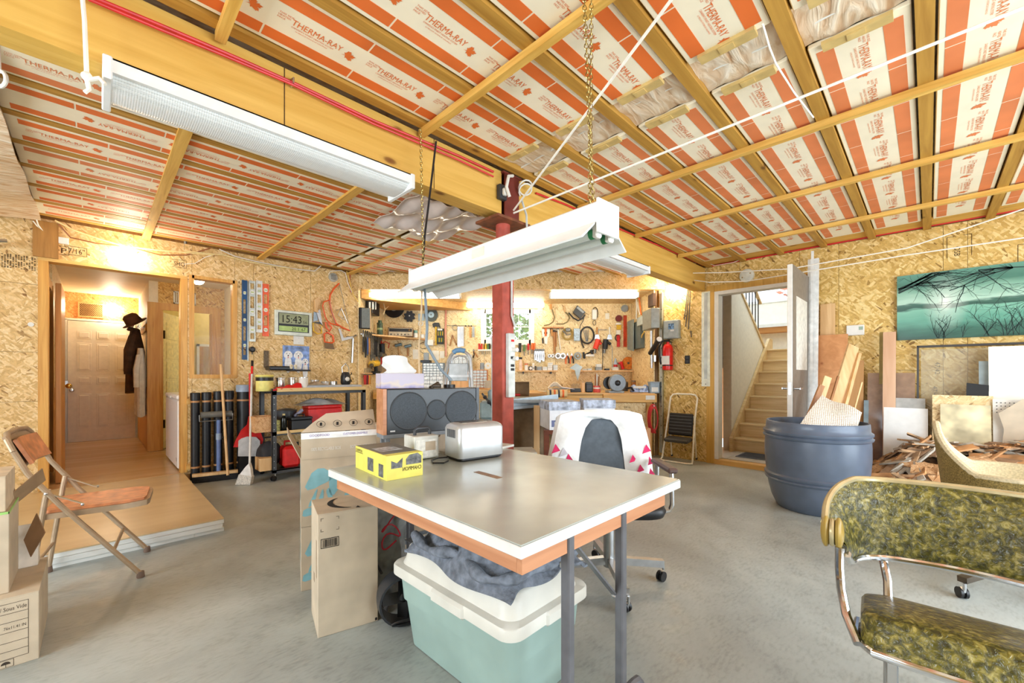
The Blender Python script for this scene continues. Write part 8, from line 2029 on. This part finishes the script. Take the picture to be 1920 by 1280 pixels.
for i,(px, r_, lab) in enumerate(((1030,.03, 'small steel ring clamp above the white boxes'),(1036,.03, 'second small ring clamp beside the first'),(1046,.05, 'left grey pulley of the pair above the shelf'),(1055,.05, 'right grey pulley of the pair above the shelf'),(1083,.065, 'big grey pulley wheel right of the orange snips'))):
    b = Hang(BW, 'pulley_wheel', lab, 'pulley', px,667,-.04, 'pulleys and rings above the shelf'); b.disc('rim', px,667, r_, STEEL if i < 4 else KG,-.03,0,20, r_ * .6).disc('hub', px,667, r_ * .35, TOOL,-.035,0,12)
for (px, lab) in ((1064, 'left orange-handled snips'),(1072, 'right orange-handled snips')):
    b = Hang(BW, 'tin_snips', lab + ' hanging above the right shelf', 'snips', px,670); b.tube('handle',[(px,666),(px - 3,674),(px - 3,682)],.012, GRIPS[6]).tube('handle',[(px,666),(px + 3,674),(px + 3,681)],.012, GRIPS[0]).plate('blade',[(px - 2,667),(px,661),(px + 2,667)], STEEL)
b = Hang(BW, 'bar_clamp', 'black bar clamp lying above the right shelf', 'clamp',1102,662,-.05); b.tube('bar',[(1093,667),(1113,657)],.014, BLACK).cyl('screw',[(1094,660),(1096,672)],.018, BLACK).cyl('jaw',[(1108,656),(1111,665)],.02, GRIPS[0]).box('base',1098,664,1114,668, WHITE,-.02,.02)
b = Hang(BW, 'caliper', 'big grey caulking gun hung on the edge of the right shelf', 'caulking gun',1082,690,-.3); b.plate('body',[(1068,690),(1080,681),(1092,688),(1088,694),(1086,704),(1083,713),(1080,704),(1078,694)], mat('gun_grey',(160,168,166),.4,.4),-.02,.02)
# screwdrivers and pliers under the window
for i,(px, p0, p1, gi, lab) in enumerate(((975,643,660,0, 'black and yellow pliers below the window edge'),(983.5,646,658,4, 'pale green screwdriver below the window'),(991,644,656,1, 'bright red screwdriver below the window'),(998,643,655,6, 'left orange screwdriver below the window'),(1002,643,656,6, 'right orange screwdriver below the window'))):
    b = Hang(BW, 'hanging_screwdriver', lab, 'screwdriver', px, p0,-.03, 'screwdrivers below the window'); b.cyl('handle',[(px, p0),(px - .5, p1)],.018 if i else .024, GRIPS[gi]).cyl('shaft',[(px - .5, p1),(px - .5, p1 + 9)],.007, GRIPS[3] if i == 0 else TOOL,8)
for i, px in enumerate((1004,1008,1012,1015,1019)):
    b = Hang(BW, 'steel_pliers', f'steel pliers hanging above the left shelf, {["first", "second", "third", "fourth", "fifth"][i]} from the window', 'pliers', px,655,-.04, 'steel pliers above the left shelf')
    b.tube('handle',[(px - .5,656),(px - 1.5,666),(px - 1,675 + (i % 3) * 2)],.010, STEEL).tube('handle',[(px + .5,656),(px + 1.5,666),(px + 1,675 + (i % 3) * 2)],.010, STEEL).disc('joint', px,656,.02, TOOL,-.012,.008,12)
# shelves on the back wall
def shelf(label, a0, a1, py, dp=.18):
    x0, z = BW.p(a0, py,-dp); x1 = BW.x(a1,-dp); t = thing('wall_shelf', label, 'shelf', BW.world((x0,0, z)), BW.a); MB().bb(0, x1 - x0,-dp,-.001,-.022,0).build('board', FIR, t)
    for x in (.1, x1 - x0 - .12): MB().bb(x, x + .02,-dp * .8,-.001,-.06,-.022).build('bracket', DARK, t)
    return z
zl = shelf('short shelf with small drawers and bottles left of the workbench wall',969,1046,694); zr = shelf('long shelf above the workbench with paper roll and bottles',1074,1220,694)
def onshelf(name, label, cat, px, z, y=-.09, group=None): return thing(name, label, cat, BW.world((BW.x(px, y), y, z)), BW.a, group)
def sbox(label, px, w_, h_, m, z, name='small_box', dz=0.0, d_=.1, group=None):
    t = onshelf(name, label, 'box', px, z + dz,-.10, group); MB().bb(-w_ / 2, w_ / 2,-d_ / 2, d_ / 2,0, h_, bev=.003).build('body', m, t); MB().bb(-w_ / 2 - .001, w_ / 2 + .001,-d_ / 2 - .002,-d_ / 2, h_ * .62, h_ * .66).build('seam', DARK, t); return t
PLW = mat('box_pale',(216,222,222),.4, var=.05)
sbox('grey box on the short shelf',1011,.085,.065, KG, zl); sbox('pale box right of the grey one on the short shelf',1021.5,.08,.06, PLW, zl); sbox('taller white box on the short shelf',1031,.08,.075, WHITE, zl); sbox('white box stacked on the taller white box',1031.5,.08,.055, WHITE, zl, dz=.077); sbox('pale drawer box at the end of the short shelf',1041,.075,.045, PLW, zl); sbox('upper pale drawer box at the end of the short shelf',1041,.075,.045, PLW, zl, dz=.047); sbox('dark narrow box left of the grey box',1004,.02,.075, DARK, zl)
t = onshelf('desk_clock', 'small dark-framed dial standing on the short shelf', 'clock',995, zl); MB().bb(-.035,.035,-.02,.02,0,.07, bev=.008).build('case', DARK, t); MB().lathe([(.024,0),(.024,.004)],(0,-.02,.036),16,0, rotm(PI / 2)).build('dial', WHITE, t)
t = onshelf('jar', 'white jar with copper lid on the short shelf', 'jar',987, zl); MB().lathe([(.03,0),(.032,.06),(.028,.09)],(0,0,0),14).build('body', WHITE, t); MB().lathe([(.03,.09),(.03,.12)],(0,0,0),14).build('lid', mat('lid_copper',(206,120,80),.4), t)
t = onshelf('bottle', 'pale pink bottle with black sprayer on the short shelf', 'bottle',976, zl); MB().lathe([(.03,0),(.032,.12),(.02,.16),(.016,.19)],(0,0,0),14).build('body', mat('bottle_pink',(232,200,180),.4), t); MB().bb(-.05,.03,-.015,.015,.19,.225, bev=.006).build('sprayer', BLACK, t)
t = onshelf('white_block', 'white upright block beside the dial on the short shelf', 'block',1000, zl); MB().bb(-.018,.018,-.02,.02,0,.125, bev=.003).build('body', WHITE, t); MB().bb(-.019,.019,-.021,-.02,.03,.05).build('label', KG, t)
sbox('white and grey boxed kit on the long shelf',1122,.10,.055, KG, zr); sbox('white lid box stacked on the grey kit',1122,.09,.05, WHITE, zr, dz=.057); sbox('white carton right of the cords on the long shelf',1153,.10,.05, WHITE, zr); sbox('dark strip of batteries on the long shelf',1138,.07,.03, BLACK, zr); sbox('low white tray by the caulking gun',1096,.075,.025, WHITE, zr); sbox('second low white tray on the long shelf',1105,.065,.03, PLW, zr)
t = onshelf('bottle', 'grey-blue bottle with red label on the long shelf', 'bottle',1154, zr,-.05); MB().lathe([(.032,.0),(.034,.12),(.02,.17),(.01,.21)],(0,0,0),14).build('body', mat('bottle_blue',(176,192,206),.35), t); MB().lathe([(.0345,.06),(.0345,.1)],(0,0,0),14, cap=False).build('label', GRIPS[1], t)
t = onshelf('glue_gun', 'bright red glue gun standing on the long shelf', 'glue gun',1164, zr,-.08); MB().tube([(.0,0,.15),(.04,0,.02)],[.03,.024],8).tube([(-.04,0,.12),(.02,0,.13)],[.018,.024],8).build('body', RED, t); MB().cyl((-.06,0,.12),(-.04,0,.12),.008).build('nozzle', TOOL, t)
t = onshelf('sanding_disc', 'orange-brown sanding disc leaning behind the long shelf things', 'disc',1178, zr + .01,-.03); MB().lathe([(.11,0),(.11,.006),(.02,.006)],(0,0,.115),30,0, rotm(PI / 2)).build('disc', mat('disc_orange',(206,120,44),.8, var=.15, ns=30), t); MB().lathe([(.02,0),(.02,.01)],(0,-.002,.115),12,0, rotm(PI / 2)).build('hub', DARK, t)
t = onshelf('rag_bag', 'cream bag of rags on the long shelf', 'bag',1192, zr,-.09); MB().sphere((0,0,.075),.075,14,0,(.8,.7,1)).sphere((.01,0,.16),.045,10).build('bag', mat('bag_cream',(232,220,168),.7, var=.15, ns=40, bump=.6, bs=40), t); MB().tube([(-.03,0,.14),(.04,0,.14)],.012,8).build('tie', GRIPS[1], t)
t = onshelf('paper_roll', 'white paper towel roll at the right end of the long shelf', 'paper towel',1208, zr,-.10); MB().lathe([(.018,0),(.062,0),(.062,.33),(.018,.33),(.018,0)],(0,0,0),24, cap=False).build('roll', mat('towel_white',(222,230,234),.8, var=.02), t); MB().cyl((0,0,.0),(0,0,.36),.012).build('core', FIR, t)
# right side wall: boxes, conduit, torch
b = Hang(AR, 'fuse_panel', 'large grey fuse panel with its door ajar on the alcove side wall', 'electrical box',1193,630,-.05); b.box('case',1184,600,1203,656, mat('panel_dark',(96,106,104),.45),-.02,.05).plate('door',[(1183,603),(1194,598),(1194,658),(1183,655)], mat('panel_mid',(130,140,136),.45),-.06,-.045)
b = Hang(AR, 'switch_box', 'small pale grey switch box between the two panels', 'electrical box',1205,600,-.05); b.box('case',1200,591,1211,612, mat('panel_grey',()),-.05,.05,.006).tube('yellow_cable',[(1206,612),(1208,622),(1204,628),(1201,640)],.01, mat('cable_yellow',(226,200,90),.5)).tube('white_cable',[(1200,590),(1197,580),(1195,566)],.01, WHITE)
b = Hang(AR, 'meter_box', 'tall grey steel box with a conduit below on the alcove side wall', 'electrical box',1220,600,-.06); b.box('case',1212,577,1229,620, mat('panel_steel',(140,142,134),.4,.3),-.06,.06,.004).cyl('conduit',[(1221,620),(1221,655),(1222,690)],.018, STEEL).box('upper_board',1215,549,1224,577, mat('board_brown',(74,48,30),.6),.0,.05)
b = Hang(AR, 'torch', 'long black flashlight clipped at a slant beside the paper roll', 'flashlight',1226,650,-.08); b.cyl('tube',[(1219,662),(1233,640)],.032, BLACK,14).cyl('head',[(1232,642),(1236,636)],[.034,.042], BLACK,14).cyl('lens',[(1235.6,636.6),(1236.4,635.4)],.036, WHITE,14)
b = Hang(AR, 'latch_hook', 'small steel latch below the flashlight', 'latch',1226,672,-.02); b.box('plate',1224.5,666,1228,678, STEEL,-.015,.015).tube('hook',[(1226,674),(1224,680)],.005, STEEL,-.02)
b = Hang(AR, 'orange_conduit', 'orange cables running down from the alcove ceiling', 'cable',1199,575,-.03); b.tube('cable',[(1196,546),(1199,562),(1202,590)],.012, mat('cable_orange',(226,120,60),.5)).tube('cable',[(1193,548),(1194,575),(1193,598)],.012, WHITE)
# ------------------------------------------------------------------ on the workbench
def onb(name, label, cat, px, Y=6.3, group=None):
    X = (px - 960) / FPX * Y; return thing(name, label, cat, c2w(X, Y, bz),-PI / 4, group)
t = onb('bit_stand', 'black drill bit stand with thin bits on the workbench', 'bit stand',1079,6.3); MB().bb(-.075,.075,-.03,.03,0,.06, bev=.004).build('block', BLACK, t)
for k in range(8): MB().cyl((-.06 + .017 * k,0,.06),(-.06 + .017 * k,0,.12 + .008 * (k % 3)),.003, n=6).build('bit', TOOL, t)
t = onb('wood_post', 'short upright pine block on the workbench', 'block',1093,6.3); MB().bb(-.026,.026,-.03,.03,0,.15, bev=.002).build('block', FIR, t); MB().cyl((0,0,.15),(0,0,.156),.008).build('nail', TOOL, t)
t = onb('radio_case', 'black battery radio standing on the workbench', 'radio',1104,6.3); MB().bb(-.055,.055,-.05,.05,0,.145, bev=.012).build('case', BLACK, t); MB().bb(-.04,.04,-.053,-.05,.06,.11).build('face', DARK, t); MB().bb(-.045,.045,-.02,.02,.145,.155).build('handle', BLACK, t)
t = onb('brush_jar', 'red and white jar full of white brushes on the workbench', 'jar',1119,6.25); MB().lathe([(.05,0),(.055,.01),(.055,.1),(.05,.1),(.048,.02),(.001,.02)],(0,0,0),16, cap=False).build('jar', mat('jar_red',(216,90,84),.4), t); MB().lathe([(.056,.055),(.056,.075)],(0,0,0),16, cap=False).build('band', WHITE, t)
for k in range(7): a = k * .9; MB().tube([(.02 * math.cos(a),.02 * math.sin(a),.03),(.035 * math.cos(a),.035 * math.sin(a),.24 + .02 * (k % 3))],.008,6).build('brush', WHITE if k % 2 else FIRD, t)
gr = onb('bench_grinder', 'bench grinder with big grey wheel guard and black hub on the workbench', 'bench grinder',1157,6.05)
MB().lathe([(.12,-.03),(.128,-.02),(.128,.02),(.115,.035),(.001,.038)],(0,0,.145),36,0, rotm(PI / 2)).build('wheel_guard', mat('grinder_grey',(122,128,132),.4,.2), gr); MB().sphere((0,-.04,.145),.042,16,0,(1,.5,1)).build('hub', BLACK, gr)
MB().cyl((-.03,.05,.145),(-.03,.28,.145),.085, n=18).build('motor', DARK, gr); MB().bb(-.12,.1,-.02,.25,0,.03, bev=.006).build('base', KG, gr); MB().tube([(.12,0,.06),(.2,-.02,.08),(.24,0,.03)],.016,8).build('rest', BLACK, gr)
MB().lathe([(.09,-.02),(.095,0),(.09,.02)],(-.09,.1,.145),24,0, rotm(PI / 2)).build('rear_wheel', BLACK, gr)
t = onb('blue_bag', 'shiny blue and white plastic bag of parts on the workbench', 'bag',1198,6.1); MB().sheet(lambda u, v: (-.12 + .24 * u,-.05 + .1 * v,.01 + .11 * math.sin(PI * min(1, v * 1.2)) * (.7 + .3 * math.sin(9 * u))),14,8,.01).build('bag', mat('bag_blue',(140,156,206),.2, var=.4, ns=25, bump=.4, bs=30), t, ang=1.3); MB().bb(-.10,.09,-.053,-.05,.07,.1).build('label', WHITE, t)
t = onb('parts_box', 'blue-grey parts box with white label at the bench end', 'box',1225,6.05); MB().bb(-.06,.07,-.06,.06,0,.15, bev=.004).build('body', mat('box_bluegrey',(150,168,182),.45), t); MB().bb(-.045,.05,-.062,-.06,.02,.085).build('label', WHITE, t); MB().bb(-.065,.075,-.065,.065,.15,.165).build('lid', KG, t)
for i,(px, w_, h_, lab, m) in enumerate(((1172,.09,.15, 'dark tin at the back of the bench', DARK),(1188,.07,.17, 'brown tub at the back of the bench', FIRD),(1206,.1,.19, 'crumpled grey pouch at the back of the bench', KG),(1215,.07,.21, 'dark jar at the far back corner of the bench', DARK))):
    t = onb('bench_tin', lab, 'tin', px,6.75, 'tins at the back of the bench'); MB().lathe([(w_ * .5,0),(w_ * .55, h_ * .5),(w_ * .5, h_),(w_ * .3, h_ * 1.02)],(0,0,0),14).build('body', m, t); MB().lathe([(w_ * .52, h_ * .9),(w_ * .52, h_)],(0,0,0),14, cap=False).build('rim', TOOL, t)
t = onb('paper_heap', 'heap of loose papers and rags on the left of the workbench', 'papers',1035,6.2)
for k in range(6): MB().box((-.1 + .06 * k,.02 * math.sin(k),.012 + .012 * k),(.22,.16,.004), rotm(.1 * math.sin(k),.15 * math.cos(k * 2), k * .7)).build('sheet',(PAPER, CARD, mat('sheet_lilac',(206,204,220),.6))[k % 3], t)
MB().sheet(lambda u, v: (-.06 + .22 * u,-.08 + .16 * v,.07 + .08 * math.sin(PI * u) * (.7 + .4 * math.sin(7 * v + 4 * u))),12,8,.004).build('rag', PAPER, t, ang=1.4)
oc_ = thing('open_carton', 'open cardboard tray lying on its side beside the power strip', 'box', c2w((984 - 960) / FPX * 5.4 - .1,5.4,.89),-PI / 4)
MB().bb(-.12,.16,0,.25,0,.004).bb(-.12,.16,0,.25,.19,.194).bb(-.12,-.116,0,.25,.004,.19).bb(.156,.16,0,.25,.004,.19).bb(-.116,.156,.246,.25,.004,.19).build('tray', CARDI, oc_); MB().cyl((-.05,.1,.02),(.04,.12,.02),.016).build('tool_inside', GRIPS[1], oc_)
# table saw fence, racks and banker boxes in front of the bench
tsw = thing('table_saw', 'grey table saw with long steel fence rail behind the red post', 'table saw', c2w(.10,4.55,0),-PI / 4)
MB().box((.12,.3,.885),(.62,.7,.03)).build('table', KG, tsw); MB().bar((-.12,-.02,.86),(.42,.16,.91),.02,.09,(0,0,1)).build('fence_rail', mat('fence_blue',(168,182,192),.4,.3), tsw); MB().bar((-.12,-.04,.81),(.32,.09,.84),.03,.03).build('lower_rail', mat('fence_blue',()), tsw)
for (x, y) in ((-.1,.05),(.38,.2),(-.1,.6),(.38,.6)): MB().bb(x - .02, x + .02, y - .02, y + .02,0,.87).build('leg', DST, tsw)
MB().bb(-.08,.3,.15,.2,.35,.8).build('side_panel', mat('panel_tan',(150,126,96),.6), tsw); MB().bar((.22,.03,.80),(.52,.2,.80),.05,.03).build('dark_bar', DARK, tsw)
ps2 = thing('plank_rack', 'dark red-brown two-tier rack behind the work table', 'rack', c2w(.36,4.0,0),-PI / 4)
for z in (.34,.60): MB().bb(-.05,.32,0,.12, z, z + .04).build('shelf', wood('mahogany',(92,44,26),(120,62,38),0,.35,12), ps2)
for x in (-.05,.27): MB().bb(x, x + .05,.02,.1,0,.60).build('leg', wood('mahogany',()), ps2)
for (px0, px1, p0, Yd, lab, m) in ((1001,1012,760,4.35, 'pale board standing on edge behind the rack', FIR),(1013,1020,762,4.36, 'grey-brown board with white print behind the rack', mat('board_taupe',(150,128,100),.6))):
    p0_ = at(px0, p0, Yd); p1_ = at(px1, p0, Yd); X0 = CF.loc(p0_).x; X1 = CF.loc(p1_).x
    tag(MB().bb(0, X1 - X0,0,.03,0, p0_.z).build('rack_board', m, None, c2w(X0, Yd,0),-PI / 4), lab, 'board')
sb_ = thing('snowboard', 'patterned board with orange and yellow artwork leaning behind the boxes', 'board', c2w(.345,4.42,0),-PI / 4)
def brd(u, v):
    return (.03 + .09 * u + .12 * max(0,.25 - v) ** 1.2 * 2,.02 + .10 * v * .4,.12 + .78 * v)
MB().sheet(brd,4,16,.012).build('deck', mat('board_art',(226,176,110),.35, var=.35, ns=9), sb_)
for k in range(4): MB().lathe([(.022,0),(.022,.002)],(.075,.02 + .03 * k,.3 + .15 * k),12,0, rotm(PI / 2 - .1)).build('art_print',(GRIPS[6], KG, GRIPS[3], DARK)[k], sb_)
tg = thing('tiger_roll', 'rolled orange and black striped rug on the bench edge', 'rug', c2w((1050 - 960) / FPX * 5.42 - .05,5.42,.0),-PI / 4)
MB().cyl((-.12,0,.93),(.14,0,.93),.05, n=16).build('roll', mat('rug_cream',(226,196,140),.9), tg)
for k in range(4): MB().lathe([(.0515,0),(.0515,.025)],(-.09 + .055 * k,0,.93),16,0, rotm(0, PI / 2,0), cap=False).build('stripe',(DARK, GRIPS[6])[k % 2], tg)
MB().bb(-.12,.14,-.05,.05,0,.88).build('stand', PINE_Z, tg)
BKB = mat('banker_print',(170,178,194),.6, var=.25, ns=22); BKW = mat('banker_white',(228,230,234),.6, var=.03)
def banker(label, X, Y, z, rz, w_, d_, h_):
    t = thing('banker_box', label, 'storage box', c2w(X, Y, z),-PI / 4 + rz, 'banker boxes'); MB().bb(0, w_,0, d_,0, h_, bev=.002).build('body', BKW, t); MB().bb(-.008, w_ + .008,-.008, d_ + .008, h_ - .07, h_ + .012, bev=.002).build('lid', BKB, t)
    MB().bb(w_ * .35, w_ * .65,-.004,0, h_ * .48, h_ * .6, bev=.0018).build('hand_hole', WHITE, t); MB().bb(.02, w_ - .02,-.0015,0,.03, h_ * .36).build('print_band', mat('band_blue',(104,112,150),.6), t); MB().bb(.05, w_ - .05,-.0025,-.0015,.05, h_ * .3).build('label_panel', WHITE, t)
banker('left patterned banker box with white hand hole behind the quilt chair',.36,4.0,.641,.18,.30,.38,.26); 
banker('right patterned banker box close behind the quilt chair',.72,4.15,.641,-.06,.30,.38,.27)
tag(MB().bb(.0,.78,0,.36,0,.64, bev=.003).build('low_cabinet', FIRD, None, c2w(.60,4.14,0) + Vector((0,0,0)),-PI / 4), 'low brown cabinet under the banker boxes', 'cabinet')
gs = thing('step_bench', 'small grey metal step bench behind the red post', 'step bench', c2w(.03,3.75,0),-PI / 4 + .1)
MB().bb(0,.2,0,.3,.44,.47, bev=.004).build('top', mat('bench_pale',(206,206,196),.5), gs); MB().bb(0,.2,-.004,.0,.38,.44).build('apron', KG, gs)
for (x, y) in ((.01,.01),(.17,.01),(.01,.27),(.17,.27)): MB().bar((x + .01, y,0),(x + .01, y,.44),.025,.02,(0,1,0)).build('leg', KG, gs)
rr = thing('cord_reel', 'red cord reel hanging at the side of the workbench', 'cord reel', c2w((1224 - 960) / FPX * 5.85,5.85,.36),-PI / 4)
for k in range(5): MB().tube([(.0 + .006 * k,-.012 * k,.0 + 0), *[(.07 * math.cos(a) * (1 - .06 * k),-.012 * k,.2 + .2 * math.sin(a) * (1 - .06 * k)) for a in [2 * PI * j / 18 - PI / 2 for j in range(19)]]],.009,6).build('loop', mat('cord_red',(196,40,36),.5), rr)
MB().cyl((0,-.05,.38),(0,.08,.38),.008).build('peg', STEEL, rr)
